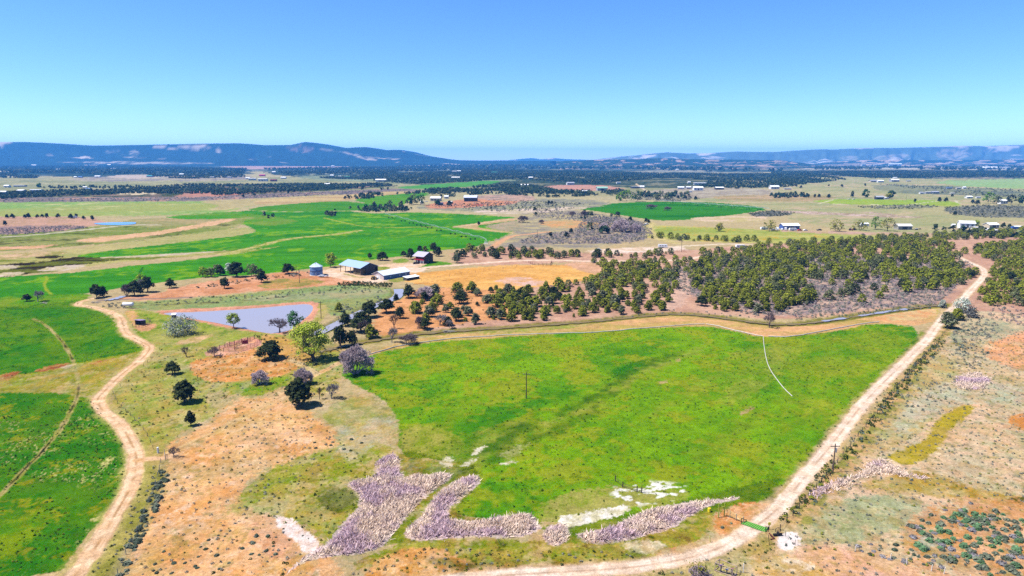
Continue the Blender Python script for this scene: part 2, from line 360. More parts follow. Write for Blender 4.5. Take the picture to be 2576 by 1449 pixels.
L([(1661,509.5),(1800,518),(1935,531)], 5, (110,165,60), f=3, wob=1)
# pale tracks and strips across the fields
L([(560,640),(640,622),(700,606),(760,597),(840,590),(905,580)], 9, (200,185,120), (165,165,70), f=3, wob=5)
L([(640,530),(760,533),(860,531),(960,531)], 5, (205,190,145), f=2, wob=2)
L([(815,548),(850,556),(900,567),(960,572),(1080,571),(1145,571)], 3.5, (165,172,60), f=1.5, wob=2)
P([(1125,571),(1200,561),(1290,547),(1315,552),(1240,562),(1190,569),(1240,578),(1300,584),(1250,585),(1180,575)], (205,165,115), (185,165,115), ns=12, f=2.5, wp=4)
P([(1230,565),(1330,550),(1420,560),(1440,575),(1300,584),(1220,574)], (155,152,115), (185,160,130), ns=9, f=4, wp=7)
L([(1145,571),(1180,566),(1240,557),(1320,548),(1400,540)], 5, (222,190,150), f=1.5, wob=2)
L([(1150,571),(1200,577),(1260,583),(1330,590)], 4, (200,180,120), f=1.5, wob=2)
# ---- the middle distance, centre and right
P([(1300,520),(1400,522),(1500,535),(1600,550),(1640,575),(1560,610),(1480,628),(1300,620),(1180,640),(1200,618),(1290,590),(1320,560)], (188,172,125), (150,140,125), ns=18, con=.1, f=6, wp=14)
P([(1040,516),(1300,500),(1480,500),(1560,515),(1400,530),(1250,535),(1060,528)], (170,165,125), (135,132,120), ns=16, con=.1, f=5, wp=12)
P([(1190,530),(1300,526),(1465,519),(1475,526),(1300,540),(1200,536)], (222,198,178), (190,175,140), ns=15, f=3, wp=8)
P([(1065,515),(1140,505),(1200,497),(1310,503),(1290,515),(1200,520),(1085,527)], (215,150,105), (195,135,110), ns=15, f=3, wp=7)
P([(1160,497),(1250,488),(1340,490),(1350,505),(1280,507)], (205,165,140), (150,135,120), ns=12, f=4, wp=8)
P([(1360,466),(1460,464),(1545,468),(1580,477),(1480,480),(1400,477)], (208,148,128), (190,150,125), ns=25, f=4, wp=9)
P([(1900,448),(2100,444),(2300,450),(2700,452),(2700,600),(2300,600),(2000,560),(1940,520),(1760,508),(1700,490),(1780,470)], (182,172,122), (160,162,110), ns=60, st=(2, 3), con=.1, f=8, wp=18, c3=((200,175,140), 50, .58))
P([(1620,478),(1800,470),(1940,476),(1950,490),(1800,500),(1640,495)], (190,178,150), (160,145,125), ns=25, f=5, wp=12)
P([(1560,482),(1700,488),(1760,500),(1700,508),(1560,500)], (140,132,125), (175,165,120), ns=18, f=5, wp=12)
P([(1790,492),(1960,490),(2100,492),(2090,505),(1940,508),(1800,502)], (195,165,125), (160,145,95), ns=25, st=(2, 3), f=5, wp=12)
P([(2320,456),(2576,449),(2700,450),(2700,478),(2440,471)], (150,182,110), (165,185,120), ns=90, f=5, wp=12)
P([(2200,462),(2420,470),(2576,480),(2700,482),(2700,500),(2400,492),(2200,482)], (120,128,105), (150,150,110), ns=50, con=.1, f=5, wp=14)
P([(2030,506),(2100,501),(2230,502),(2400,505),(2420,515),(2380,521),(2250,516),(2120,514)], (150,178,55), (170,178,75), ns=40, st=(2, 4), f=3, wp=9)
P([(2150,520),(2280,514),(2380,519),(2300,526),(2200,526)], (122,126,108), (165,160,105), ns=10, con=.08, f=3, wp=9)
P([(2370,522),(2480,516),(2700,520),(2700,548),(2480,548),(2390,538)], (112,116,104), (150,145,115), ns=9, con=.1, f=4, wp=12)
P([(1880,536),(1945,530),(2000,535),(1980,543),(1900,546)], (98,104,98), (135,130,110), ns=8, f=3, wp=7)
P([(1740,547),(1850,542),(1935,545),(1930,554),(1850,560),(1740,556)], (220,192,162), (195,178,120), ns=15, f=3, wp=8)
for q in ([(1935,529),(2060,532),(2200,541),(2330,545),(2320,548),(2180,545),(2000,537)], [(2160,531),(2260,540),(2250,543),(2160,534)]): P(q, (212,185,170), (160,140,110), ns=9, f=2.5, wp=8)
L([(2058,513),(2140,514),(2260,515)], 4, (215,205,160)); L([(2058,513),(2095,503)], 4, (215,205,160)); L([(2195,514),(2245,523)], 4, (215,205,160))
L([(1600,463),(1625,480),(1640,492),(1690,500)], 6, (225,200,165)); L([(2250,520),(2390,503),(2420,512),(2540,516)], 4, (205,195,165))
P([(1560,572),(1640,566),(1750,570),(1930,578),(2200,588),(2310,596),(2280,612),(2100,616),(1900,612),(1700,605),(1600,595)], (195,186,105), (150,165,70), ns=22, st=(3, 5), con=.14, f=5, wp=12, c3=((205,165,60), 15, .62))
P([(1935,578),(2050,581),(2300,586),(2576,590),(2700,595),(2700,605),(2320,596),(2000,585)], (205,165,150), (190,165,120), ns=10, f=4, wp=9)
P([(2440,590),(2576,582),(2700,585),(2700,610),(2440,605)], (222,180,150), (205,170,130), ns=10, f=4, wp=9)
P([(1480,545),(1560,548),(1620,560),(1640,590),(1600,612),(1400,615),(1300,612),(1330,595),(1440,580)], (136,126,128), (178,158,125), ns=8, con=.09, f=5, wp=12)
P([(1340,560),(1440,552),(1480,560),(1600,563),(1560,572),(1400,575)], (215,160,105), (185,165,115), ns=14, f=4, wp=9)
L([(1640,560),(1635,580),(1660,600),(1700,612)], 9, (215,195,130), (185,170,110), f=3, wob=4)
L([(1230,628),(1262,606),(1290,594),(1330,589),(1380,583)], 7, (222,170,125), f=2, wob=2)
P([(1480,628),(1600,622),(1700,618),(1725,622),(1720,633),(1620,640),(1480,640)], (238,215,195), (220,190,155), ns=9, f=3, wp=7)
L([(1700,620),(1760,617),(1840,614),(1960,618)], 7, (225,205,175))
# ---- ground of the juniper woodland
P([(1140,628),(1290,618),(1480,640),(1700,632),(2000,608),(2300,605),(2700,585),(2700,840),(2576,820),(2440,772),(2350,772),(2200,780),(2000,806),(1750,790),(1560,800),(1290,822),(1060,835),(1000,800),(1080,740),(1240,720),(1440,712),(1540,685),(1480,655),(1290,668),(1140,668)], (212,170,142), (195,150,125), ns=14, con=.12, f=6, wp=14)
P([(1640,690),(1760,660),(1900,640),(2100,640),(2300,650),(2450,660),(2400,730),(2350,768),(2200,776),(2000,795),(1900,790),(1720,740),(1680,720)], (150,132,130), (205,172,150), ns=5, con=.12, f=10, wp=20, c3=((100,98,98), 2.2, .56))
P([(1700,690),(1740,700),(1730,760),(1700,780),(1660,780),(1690,740)], (225,185,160), (205,170,150), ns=5, f=6, wp=9, a=.8)
P([(935,800),(1000,742),(1090,720),(1300,728),(1330,740),(1310,800),(1180,810),(1060,830),(940,852)], (228,165,112), (205,145,92), ns=8, f=5, wp=10)
# ---- the farm yard
P([(270,752),(380,742),(480,714),(640,692),(760,680),(820,688),(900,700),(960,710),(900,718),(760,724),(640,733),(480,748),(370,757)], (226,168,130), (205,140,95), ns=9, con=.14, f=4, wp=9)
P([(680,700),(800,702),(820,712),(740,724),(640,726)], (210,155,95), (150,140,70), ns=6, f=4, wp=8)
P([(800,682),(850,672),(945,668),(1000,661),(1080,664),(1110,668),(1070,680),(1040,690),(1000,700),(945,714),(880,706),(820,696)], (242,214,188), (228,190,150), ns=9, f=3, wp=5)
P([(858,685),(900,697),(930,698),(906,700),(870,692)], (160,160,75), (190,170,110), ns=3, f=2, wp=3)
P([(1020,690),(1070,684),(1240,668),(1440,664),(1510,675),(1540,688),(1440,712),(1330,724),(1300,732),(1200,728),(1060,718),(1010,705)], (238,186,108), (222,162,84), ns=9, st=(8, 3), con=.14, f=4, wp=8)
P([(1400,660),(1530,662),(1560,680),(1530,692),(1480,688)], (225,175,140), (205,160,120), ns=7, f=5, wp=9)
P([(1235,705),(1290,696),(1350,700),(1390,712),(1330,722),(1270,714)], (228,188,170), (225,170,110), ns=6, f=5, wp=9)
L([(1040,716),(1100,707),(1180,700)], .8, (175,110,60), f=.6)
P([(1050,678),(1075,662),(1095,656),(1130,660),(1138,668),(1100,672)], (70,140,20), (110,150,30), ns=5, f=2, wp=4)
P([(985,655),(1015,648),(1030,655),(1020,661),(990,662)], (110,150,40), (150,160,70), ns=5, f=2, wp=4)
P([(925,672),(975,670),(985,676),(940,690),(925,684)], (130,150,50), (170,160,80), ns=5, f=2, wp=4)
P([(965,705),(1030,694),(1045,698),(1000,712)], (130,150,60), (170,160,80), ns=4, f=2, wp=3)
drive = new_struct('dirt_drive')
L([(1035,680),(1080,672),(1130,668),(1220,661.5),(1290,656.5),(1400,655),(1490,657),(1600,656.5),(1690,655),(1740,650),(1800,640)], 6.5, (245,215,190), (232,200,168), f=1, wob=1, obj=drive)
# ---- between the yard, the far canal and the pond
P([(290,762),(400,756),(480,752),(640,736),(880,712),(975,722),(1000,735),(985,752),(940,775),(900,800),(815,790),(790,762),(640,768),(410,782),(330,775)], (162,162,95), (140,160,100), ns=8, con=.14, f=4, wp=8, c3=((120,130,75), 2, .6))
P([(620,748),(740,738),(900,728),(975,728),(980,740),(900,752),(760,752),(620,760)], (150,160,112), (175,165,120), ns=7, f=4, wp=8)
L([(330,770),(420,766),(520,762),(640,754),(780,738),(880,722)], 1.6, (85,75,55), f=.6, wob=1, fade=(.3, .6, 5))
L([(250,756),(300,754),(370,752),(480,748)], 3, (150,130,120), f=1, wob=1)
P([(385,786),(410,780),(520,774),(640,769),(780,757),(808,764),(806,782),(780,812),(745,835),(700,845),(640,838),(530,818),(430,800)], (228,165,132), (215,150,120), ns=4, f=3, wp=4)
P([(800,760),(830,772),(815,800),(790,830),(770,835),(800,790)], (160,160,60), (190,170,110), ns=4, f=4, wp=5)
pond_poly = smooth_poly([(408,786.5),(425,783.5),(480,783),(640,773.5),(768,761),(787,767),(784,784),(756,806),(730,828),(688,839),(640,830),(540,808),(470,798),(430,791)], 2)
# ---- left fields
fL1 = new_struct('field')
P([(-320,768),(90,745),(190,738),(235,742),(185,768),(240,777),(285,800),(298,822),(340,852),(368,874),(350,887),(280,903),(180,918),(60,948),(-320,972)], (58,126,6), (104,140,14), ns=14, con=.16, f=3, wp=7, obj=fL1, c3=((38,105,5), 3.5, .6))
P([(-320,768),(60,752),(200,738),(235,742),(200,760),(-320,790)], (140,160,40), (90,150,15), ns=9, f=4, wp=8, a=.8)
P([(-320,972),(60,945),(180,915),(350,884),(372,890),(300,946),(240,1000),(110,988),(-320,1004)], (138,150,28), (165,150,55), ns=7, con=.14, f=4, wp=8, c3=((110,115,20), 3, .62))
for q in ([(85,931),(130,918),(180,912),(165,924),(100,938)], [(215,916),(268,906),(290,900),(240,918)], [(-20,950),(30,935),(60,935),(0,965)]): P(q, (165,95,55), (190,150,80), ns=2, con=.1, f=3, wp=6)
P([(150,925),(180,918),(195,918),(165,930)], (215,190,160), f=2, wp=3)
fL2 = new_struct('field')
P([(-320,1000),(110,986),(200,995),(232,1005),(248,1035),(290,1085),(316,1130),(308,1220),(268,1290),(208,1360),(140,1460),(-320,1460)], (48,118,6), (86,132,10), ns=9, con=.16, f=3, wp=5, obj=fL2, c3=((150,150,30), 5, .62))
P([(-320,1380),(100,1290),(150,1240),(120,1320),(0,1430),(-320,1460)], (140,155,25), (90,140,12), ns=4, f=8, wp=10, a=.7)
k_, d_ = P([(-320,1005),(200,1000),(320,1130),(308,1220),(140,1460),(-320,1460)], (60,132,8), a=0.0)
t_ = sst(.66, .72, fbm(WX[k_] / .55, WY[k_] / .55, 911, 2)) * .8 * sst(.46, .66, fbm(WX[k_] / 14, WY[k_] / 14, 912, 3)) * (d_ < 0)
CG[k_] = CG[k_] * (1 - t_[:, None]) + sr((195,185,120)) * t_[:, None]
for q in ([(255,1160),(285,1145),(280,1165),(258,1180)], [(300,1185),(318,1180),(312,1195)], [(200,1200),(215,1195),(205,1220)], [(215,1310),(260,1295),(235,1315)]): P(q, (200,190,120), (120,140,40), ns=1, con=.1, f=2, wp=6)
trk = [(83,802),(110,815),(150,852),(178,895),(195,948),(196,990),(180,1030),(150,1082),(110,1130),(80,1162),(40,1205),(-30,1275)]
L(trk, 1.3, (165,160,75), (190,170,110), f=.4, wob=.5)
L(trk, .55, (40,48,12), (70,70,30), f=.25, wob=.3, fade=(.35, .6, 9))
L([(115,660+35),(118,702),(112,715),(118,730),(130,740)], 1.5, (150,165,40)); L([(340+20,672),(350,690),(352,700)], 1.5, (45,105,10))
# ---- olive slopes right of the left road, corral, sands
P([(285,960),(400,886),(380,872),(350,850),(330,820),(310,795),(330,775),(420,790),(530,818),(640,835),(740,842),(810,840),(850,870),(862,930),(835,1000),(700,965),(600,965),(500,1000),(565,1045),(490,1062),(390,1152),(345,1105),(285,1035)], (150,160,55), (172,165,90), ns=9, con=.16, f=5, wp=9, c3=((95,135,25), 6, .6))
P([(310,780),(350,785),(340,810),(350,830),(330,815)], (225,170,120), (190,160,80), ns=3, f=4, wp=5)
P([(340,822),(360,812),(400,815),(385,830),(350,835)], (225,165,125), (200,150,100), ns=2, f=3, wp=5)
P([(560,975),(680,945),(735,950),(715,975),(640,1000),(570,990)], (95,145,20), (140,155,40), ns=4, con=.14, f=5, wp=9)
P([(470,925),(490,905),(560,888),(650,875),(735,895),(760,915),(720,945),(640,955),(560,962),(510,958)], (228,160,95), (208,132,60), ns=4, con=.16, f=4, wp=8, c3=((240,195,140), 2, .62))
P([(430,865),(500,845),(545,842),(480,868)], (228,185,140), (190,165,100), ns=3, f=4, wp=6)
P([(500,895),(560,865),(640,845),(668,862),(640,878),(580,895)], (230,165,150), (225,160,120), ns=3, f=3, wp=5)
P([(640,840),(740,850),(800,900),(740,925),(700,895)], (222,165,100), (200,150,70), ns=4, f=5, wp=8, a=.8)
P([(395,1135),(480,1088),(560,1038),(600,1000),(660,1000),(760,1020),(800,1060),(850,1082),(872,1125),(760,1160),(650,1185),(600,1250),(640,1292),(700,1302),(820,1380),(900,1500),(280,1500),(340,1380),(400,1240),(430,1165)], (240,190,138), (224,158,92), ns=8, con=.2, f=6, wp=14, c3=((240,200,165), 3, .62))
P([(600,1250),(700,1190),(760,1180),(700,1250),(640,1300),(560,1290)], (205,160,85), (150,150,45), ns=3, f=14, wp=16, a=.8)
L([(430,1140),(520,1098),(600,1055),(660,1024),(720,990),(770,955),(830,925),(860,910)], 3.0, (240,200,145), (225,180,125), f=.6, wob=.5, crown=(((190,140,80), 0, .35, .8),))
L([(735,905),(760,918),(800,940)], 2.6, (230,200,150), f=.6, crown=(((180,150,90), 0, .35, .8),))
P([(600,1240),(700,1165),(860,1118),(950,1100),(1012,1150),(1000,1210),(900,1285),(830,1375),(780,1330),(700,1298),(620,1280)], (132,152,18), (165,155,65), ns=5, con=.18, f=8, wp=12, c3=((90,115,10), 2.5, .62))
P([(835,1082),(960,1012),(1003,1062),(965,1100),(905,1150),(862,1160)], (180,178,150), (175,165,90), ns=4, con=.14, f=6, wp=10)
P([(850,1000),(960,1000),(1005,1060),(960,1040),(870,1075),(800,1060)], (185,165,95), (150,155,70), ns=4, con=.14, f=6, wp=10)
P([(795,1242),(875,1225),(908,1255),(880,1292),(820,1287)], (70,84,12), (105,118,22), ns=1.5, con=.2, f=8, wp=16, a=.7)
# ---- the big pasture
fBF = new_struct('field')
bf = [(846,935),(900,905),(945,888),(1000,878),(1060,862),(1290,846),(1560,829),(1770,818),(1850,832),(1925,850),(2080,838),(2200,811),(2328,824),(2262,900),(2180,990),(2080,1100),(1995,1200),(1920,1262),(1850,1272),(1750,1285),(1640,1298),(1500,1315),(1400,1315),(1180,1305),(1135,1285),(1200,1222),(1180,1175),(1100,1155),(1000,1150),(1008,1060),(960,1000),(895,970)]
P(bf, (122,164,14), (68,134,8), ns=22, st=(55, 2.2), con=.15, f=3, wp=5, obj=fBF, c3=((148,158,34), 12, .52))
P([(1250,1150),(1350,1080),(1450,1020),(1600,940),(1720,900),(1640,960),(1480,1040),(1350,1110)], (148,154,40), (110,150,15), ns=5, st=(55, 2), con=.1, f=18, wp=26, a=.5)
P([(1540,930),(1600,905),(1640,905),(1590,945),(1535,955)], (20,110,14), (60,130,10), ns=6, f=10, wp=10, a=.75)
P([(1820,900),(1930,860),(2050,880),(1900,1000),(1800,1030),(1850,950)], (165,165,65), (120,152,20), ns=6, st=(55, 2), con=.12, f=18, wp=20, a=.6)
P([(1950,850),(2330,825),(2200,960),(2050,1120),(1930,1240),(1800,1290),(1950,1100),(1990,1000)], (92,150,12), (150,158,40), ns=9, st=(55, 2), con=.14, f=14, wp=16, a=.6)
P([(1650,1270),(1850,1230),(1990,1190),(1920,1265),(1800,1290)], (100,120,8), (60,100,6), ns=3, f=9, wp=12, a=.8)
P([(1010,1060),(1160,1090),(1165,1150),(1000,1150)], (130,148,30), (165,160,70), ns=4, f=8, wp=10)
P([(1070,1150),(1250,1060),(1350,1060),(1230,1150),(1130,1200)], (95,130,15), (150,155,60), ns=3, f=10, wp=12, a=.7)
k_, d_ = P(bf, (0, 0, 0), a=0.0)
sp_ = sst(.66, .72, fbm(WX[k_] / 1.1, WY[k_] / 1.1, 921, 2)) * (d_ < 0) * .4
CG[k_] = CG[k_] * (1 - sp_[:, None]) + sr((38,92,8)) * sp_[:, None]
for q in ([(1855,1040),(1890,1020),(1900,1025),(1870,1045)], [(1650,962),(1690,955),(1665,968)], [(1695,905),(1720,900),(1705,912)]): P(q, (190,160,115), (150,155,60), ns=1.5, f=3, wp=5)
P([(2085,1040),(2170,1000),(2180,1010),(2100,1060)], (60,110,10), f=8, wp=9, a=.0)
# the drainage line slanting down through the pasture
L([(1760,880),(1690,905),(1600,945),(1530,990),(1480,1025),(1400,1060),(1340,1088),(1260,1125),(1195,1165)], 4.5, (150,152,50), (168,160,80), f=3, wob=5, a=.55, fade=(.25, .5, 9))
L([(1700,890),(1590,935),(1510,985),(1450,1020),(1360,1058),(1290,1095),(1215,1140)], 4, (48,98,10), (70,112,14), f=2.5, wob=4, a=.75, fade=(.3, .55, 9))
L([(1560,960),(1480,1045),(1400,1080),(1320,1115),(1240,1160)], 3, (62,104,10), (52,92,8), f=2, wob=4, a=.6, fade=(.3, .55, 7))
L([(1900,880),(1780,960),(1640,1040),(1500,1110),(1400,1180)], 5, (150,158,50), f=4, wob=6, a=.5, fade=(.35, .6, 10)); L([(2100,880),(2000,980),(1860,1080),(1700,1180)], 6, (138,152,40), f=4, wob=6, a=.45, fade=(.35, .6, 10)); L([(1400,900),(1300,960),(1180,1020),(1080,1090)], 5, (140,154,40), f=4, wob=6, a=.45, fade=(.35, .6, 10))
# boggy olive ground around the reeds
P([(1000,1125),(1100,1150),(1180,1165),(1215,1205),(1150,1280),(1180,1310),(1340,1300),(1360,1330),(1040,1370),(960,1370),(860,1400),(800,1390),(880,1290),(1000,1215)], (96,116,14), (140,148,40), ns=3, con=.16, f=6, wp=10, c3=((66,82,8), 2.5, .6))
P([(1360,1310),(1560,1300),(1720,1260),(1860,1245),(1860,1268),(1720,1320),(1560,1378),(1380,1380)], (92,122,10), (130,145,30), ns=3, con=.16, f=5, wp=8)
# salts
P([(1400,1240),(1560,1220),(1730,1230),(1720,1265),(1560,1285),(1420,1320),(1340,1310)], (172,165,85), (130,150,30), ns=4, con=.14, f=10, wp=14)
P([(1402,1306),(1440,1295),(1520,1280),(1575,1272),(1590,1284),(1520,1310),(1450,1326),(1412,1326)], (250,242,228), (215,205,165), ns=2, con=.1, f=3, wp=9)
k_, d_ = P([(1520,1230),(1600,1205),(1730,1212),(1740,1250),(1640,1275),(1560,1280)], (0, 0, 0), a=0.0)
sp_ = sst(.56, .63, fbm(WX[k_] / 2.6, WY[k_] / 1.5, 931, 6)) * sst(5, -25, d_) * .9
CG[k_] = CG[k_] * (1 - sp_[:, None]) + sr((250,245,235)) * sp_[:, None]
for q in ([(1100,1168),(1125,1150),(1145,1148),(1128,1180)], [(1152,1174),(1175,1160),(1203,1154),(1190,1168)], [(1245,1168),(1290,1158),(1300,1160),(1270,1170)], [(1185,1150),(1190,1130),(1230,1115),(1210,1140)]): P(q, (232,222,200), (180,175,110), ns=1.2, con=.1, f=2.5, wp=8)
P([(1250,1145),(1290,1125),(1340,1110),(1290,1160)], (190,185,130), (140,150,50), ns=1.5, f=6, wp=10, a=.7)
P([(690,1300),(720,1298),(748,1318),(770,1338),(805,1366),(795,1388),(765,1392),(745,1360),(705,1335)], (252,235,225), (235,195,170), ns=2, con=.12, bias=.6, f=3, wp=9)
P([(640,1296),(690,1300),(745,1360),(760,1400),(700,1420),(620,1340)], (228,175,142), (215,150,105), ns=3, f=8, wp=12, a=.8)
# south of the reeds
P([(860,1430),(960,1385),(1060,1360),(1300,1358),(1500,1372),(1640,1350),(1720,1290),(1800,1290),(1790,1340),(1700,1385),(1640,1410),(1400,1428),(1200,1425),(1000,1430)], (120,140,18), (165,158,55), ns=3, st=(0, 3), con=.16, f=5, wp=10, c3=((60,75,8), 2.5, .6))
P([(900,1470),(940,1410),(990,1390),(1060,1374),(1130,1390),(1180,1418),(1290,1430),(1500,1432),(1290,1450),(1050,1480)], (226,170,105), (200,135,55), ns=2.5, con=.14, f=5, wp=9, c3=((235,195,140), 1, .6))
L([(1080,1415),(1180,1424),(1300,1428),(1450,1424)], 2.2, (105,90,25), (150,120,40), f=.8, wob=1.4)
P([(1560,1370),(1620,1358),(1680,1368),(1660,1395),(1600,1392)], (230,215,180), (175,160,110), ns=1.5, f=4, wp=9)
P([(1640,1385),(1720,1372),(1740,1392),(1660,1402)], (215,150,95), (175,165,110), ns=1.5, f=5, wp=8)
P([(1790,1300),(1840,1275),(1875,1262),(1930,1268),(1960,1290),(1900,1330),(1850,1350),(1800,1345)], (225,160,105), (205,130,65), ns=2.5, con=.14, f=4, wp=9, c3=((240,205,165), .8, .62))
reed_polys = [[(718,1449),(760,1415),(850,1395),(880,1400),(960,1380),(985,1350),(1030,1290),(1080,1240),(1130,1205),(1138,1192),(1110,1188),(1070,1195),(1040,1190),(1010,1208),(1005,1150),(985,1140),(965,1150),(940,1165),(945,1200),(905,1205),(875,1212),(870,1222),(900,1240),(905,1275),(880,1300),(850,1330),(830,1365),(760,1400),(700,1470)],
    [(1015,1345),(1030,1325),(1060,1300),(1070,1280),(1100,1240),(1150,1205),(1190,1195),(1210,1200),(1205,1220),(1170,1245),(1125,1285),(1130,1310),(1200,1310),(1260,1300),(1330,1290),(1355,1310),(1360,1335),(1300,1355),(1180,1350),(1100,1360),(1040,1362)],
    [(1362,1340),(1390,1318),(1430,1322),(1430,1360),(1400,1375),(1370,1365)], [(1445,1345),(1480,1340),(1540,1325),(1600,1295),(1640,1278),(1690,1270),(1740,1262),(1790,1258),(1860,1250),(1855,1258),(1790,1268),(1760,1285),(1730,1300),(1690,1330),(1600,1355),(1540,1370),(1480,1370)],
    [(2028,1265),(2030,1235),(2060,1220),(2110,1205),(2160,1190),(2180,1165),(2205,1153),(2240,1160),(2290,1190),(2330,1200),(2340,1208),(2290,1208),(2240,1195),(2180,1200),(2150,1220),(2100,1240),(2050,1260)], [(2390,955),(2420,938),(2460,935),(2500,955),(2490,975),(2440,985),(2400,975)]]
for q_ in reed_polys: P(q_, (232,208,196), (196,172,172), ns=2.5, con=.2, f=3, wp=4)
# ---- canal bank
P([(935,884),(1060,846),(1290,826),(1480,810),(1600,796),(1690,790),(1800,800),(1930,815),(2080,803),(2200,788),(2340,772),(2372,772),(2340,822),(2200,810),(2080,838),(1930,850),(1850,832),(1770,818),(1560,829),(1290,846),(1060,862),(945,890)], (226,172,122), (185,165,85), ns=9, st=(5, 3), con=.14, f=3, wp=5)
P([(1010,850),(1150,840),(1290,838),(1480,822),(1480,812),(1290,828),(1060,845)], (150,158,60), (195,170,110), ns=5, f=4, wp=6)
P([(2180,800),(2300,772),(2360,775),(2350,800),(2230,812)], (228,165,110), (215,185,130), ns=4, f=4, wp=8)
can = [(800,884),(850,872),(900,862),(960,852),(1060,838),(1180,829),(1290,822),(1400,814),(1480,808),(1560,800),(1640,792),(1690,789),(1760,792),(1850,803),(1930,813),(2000,814),(2060,808),(2150,795),(2250,780),(2330,770),(2380,766)]
CANAL_W = catmull([at(*p)[:2] for p in can]); L(CANAL_W, 8.5, (120,118,40), (150,140,65), f=1.2, wob=1.5, world=True, z=-.55)
can2 = [(1002,726),(1004,738),(994,749),(968,758),(940,769),(900,788),(868,803),(845,815),(818,828),(790,842)]
CANAL2_W = catmull([at(*p)[:2] for p in can2]); L(CANAL2_W, 9, (130,130,70), (165,155,100), f=1.5, wob=1.5, world=True, z=-.55)
can3 = [(262,757),(285,754),(300,750),(312,746)]
CANAL3_W = catmull([at(*p)[:2] for p in can3])
# ---- right-hand rangeland
P([(2395,800),(2440,775),(2700,815),(2700,1500),(1900,1500),(1900,1450),(1960,1345),(2050,1232),(2155,1092),(2285,930),(2372,838)], (204,190,152), (228,186,150), ns=14, con=.16, f=4, wp=6, c3=((140,142,110), 1.6, .6))
P([(2400,800),(2500,800),(2600,830),(2500,850),(2450,900),(2400,900),(2380,850)], (165,165,130), (205,180,140), ns=4, con=.12, f=8, wp=14)
P([(2470,870),(2576,830),(2700,830),(2700,960),(2500,915)], (232,172,128), (225,160,110), ns=6, f=10, wp=16)
P([(2240,930),(2400,880),(2420,960),(2330,1080),(2200,1150),(2150,1120)], (178,172,120), (200,170,110), ns=4, con=.14, f=10, wp=16)
P([(2228,1152),(2262,1132),(2330,1112),(2345,1070),(2385,1035),(2442,1015),(2452,1030),(2400,1070),(2365,1120),(2330,1152),(2285,1172)], (190,168,38), (165,150,40), ns=2.5, con=.14, f=4, wp=10)
P([(2530,1045),(2600,1035),(2600,1082),(2540,1080)], (212,140,70), f=6, wp=9)
P([(2340,960),(2480,960),(2700,980),(2700,1030),(2450,1010),(2340,1040),(2260,1110),(2240,1060)], (190,195,160), (200,180,150), ns=5, con=.16, f=9, wp=14)
P([(2420,1060),(2520,1050),(2600,1100),(2520,1150),(2440,1120)], (225,180,140), (195,190,150), ns=4, f=14, wp=18, a=.8)
P([(2230,1195),(2330,1185),(2440,1225),(2600,1255),(2600,1292),(2450,1262),(2300,1238),(2200,1232)], (182,142,48), (190,170,110), ns=3, con=.16, f=7, wp=10)
P([(2530,1252),(2600,1250),(2600,1275),(2540,1268)], (85,85,20), f=4, wp=6)
P([(2000,1290),(2150,1245),(2300,1250),(2330,1280),(2250,1340),(2120,1375),(2010,1345)], (182,182,140), (160,165,120), ns=3, con=.16, f=8, wp=14)
P([(2160,1210),(2260,1205),(2270,1225),(2180,1235)], (200,160,110), (180,165,90), ns=2, f=6, wp=9)
P([(1985,1365),(2150,1378),(2260,1400),(2420,1500),(1985,1500)], (230,182,155), (215,165,110), ns=4, con=.16, f=8, wp=14)
P([(2280,1300),(2420,1245),(2600,1262),(2700,1300),(2700,1500),(2400,1500),(2260,1390)], (222,172,130), (200,140,75), ns=4, con=.16, f=10, wp=16, c3=((205,195,160), 3, .6))
P([(1885,1460),(1900,1400),(1960,1395),(2030,1410),(2100,1460)], (205,160,80), (225,190,140), ns=2, con=.14, f=6, wp=10)
P([(1640,1460),(1740,1415),(1850,1370),(1930,1345),(1950,1380),(1880,1400),(1830,1460)], (200,175,115), (165,160,85), ns=2, con=.14, f=5, wp=9)
P([(1953,1382),(1958,1350),(1985,1336),(2008,1348),(2016,1364),(1990,1384)], (252,238,228), (240,215,200), ns=1.5, f=4, wp=9)
P([(1925,1420),(1990,1400),(2060,1430),(2000,1445)], (240,220,195), (205,170,110), ns=2, f=6, wp=8, a=.8)
P([(2300,1350),(2360,1345),(2370,1375),(2320,1380)], (205,205,195), (195,190,160), ns=1.5, f=5, wp=8)
# ---- mottling of the open range: grass, bare earth, pale and grey patches with ragged edges
k_ = np.nonzero((PY > 860) & (PY < 3000) & (ID == 0))[0]; wx_, wy_ = WX[k_], WY[k_]
for q_, (c_, sc_, th_, am_) in enumerate([((148,150,62), 7, .56, .26), ((218,148,84), 6, .55, .24), ((246,210,170), 5, .58, .28), ((172,172,148), 8, .58, .2), ((112,122,40), 3, .63, .4), ((206,164,84), 3, .58, .25)]):
    n_ = .7 * fbm(wx_ / sc_, wy_ / (sc_ * 1.3), 2000 + 9 * q_, 5) + .3 * fbm(wx_ / .9, wy_ / .9, 2004 + 9 * q_, 2)
    t_ = (sst(th_ - .05, th_ + .06, n_) * am_)[:, None]; CG[k_] = CG[k_] * (1 - t_) + sr(c_) * t_
for q_, c_, d_ in [([(1953,1382),(1958,1350),(1985,1336),(2008,1348),(2016,1364),(1990,1384)], (252,240,232), (244,222,210)), ([(690,1300),(720,1298),(748,1318),(770,1338),(805,1366),(795,1388),(765,1392),(745,1360),(705,1335)], (252,236,226), (236,200,176))]: P(q_, c_, d_, ns=2, con=.14, bias=.6, f=3, wp=8)
P([(2228,1152),(2262,1132),(2330,1112),(2345,1070),(2385,1035),(2442,1015),(2452,1030),(2400,1070),(2365,1120),(2330,1152),(2285,1172)], (190,166,38), (172,152,50), ns=2.5, con=.14, f=5, wp=10, a=.6)
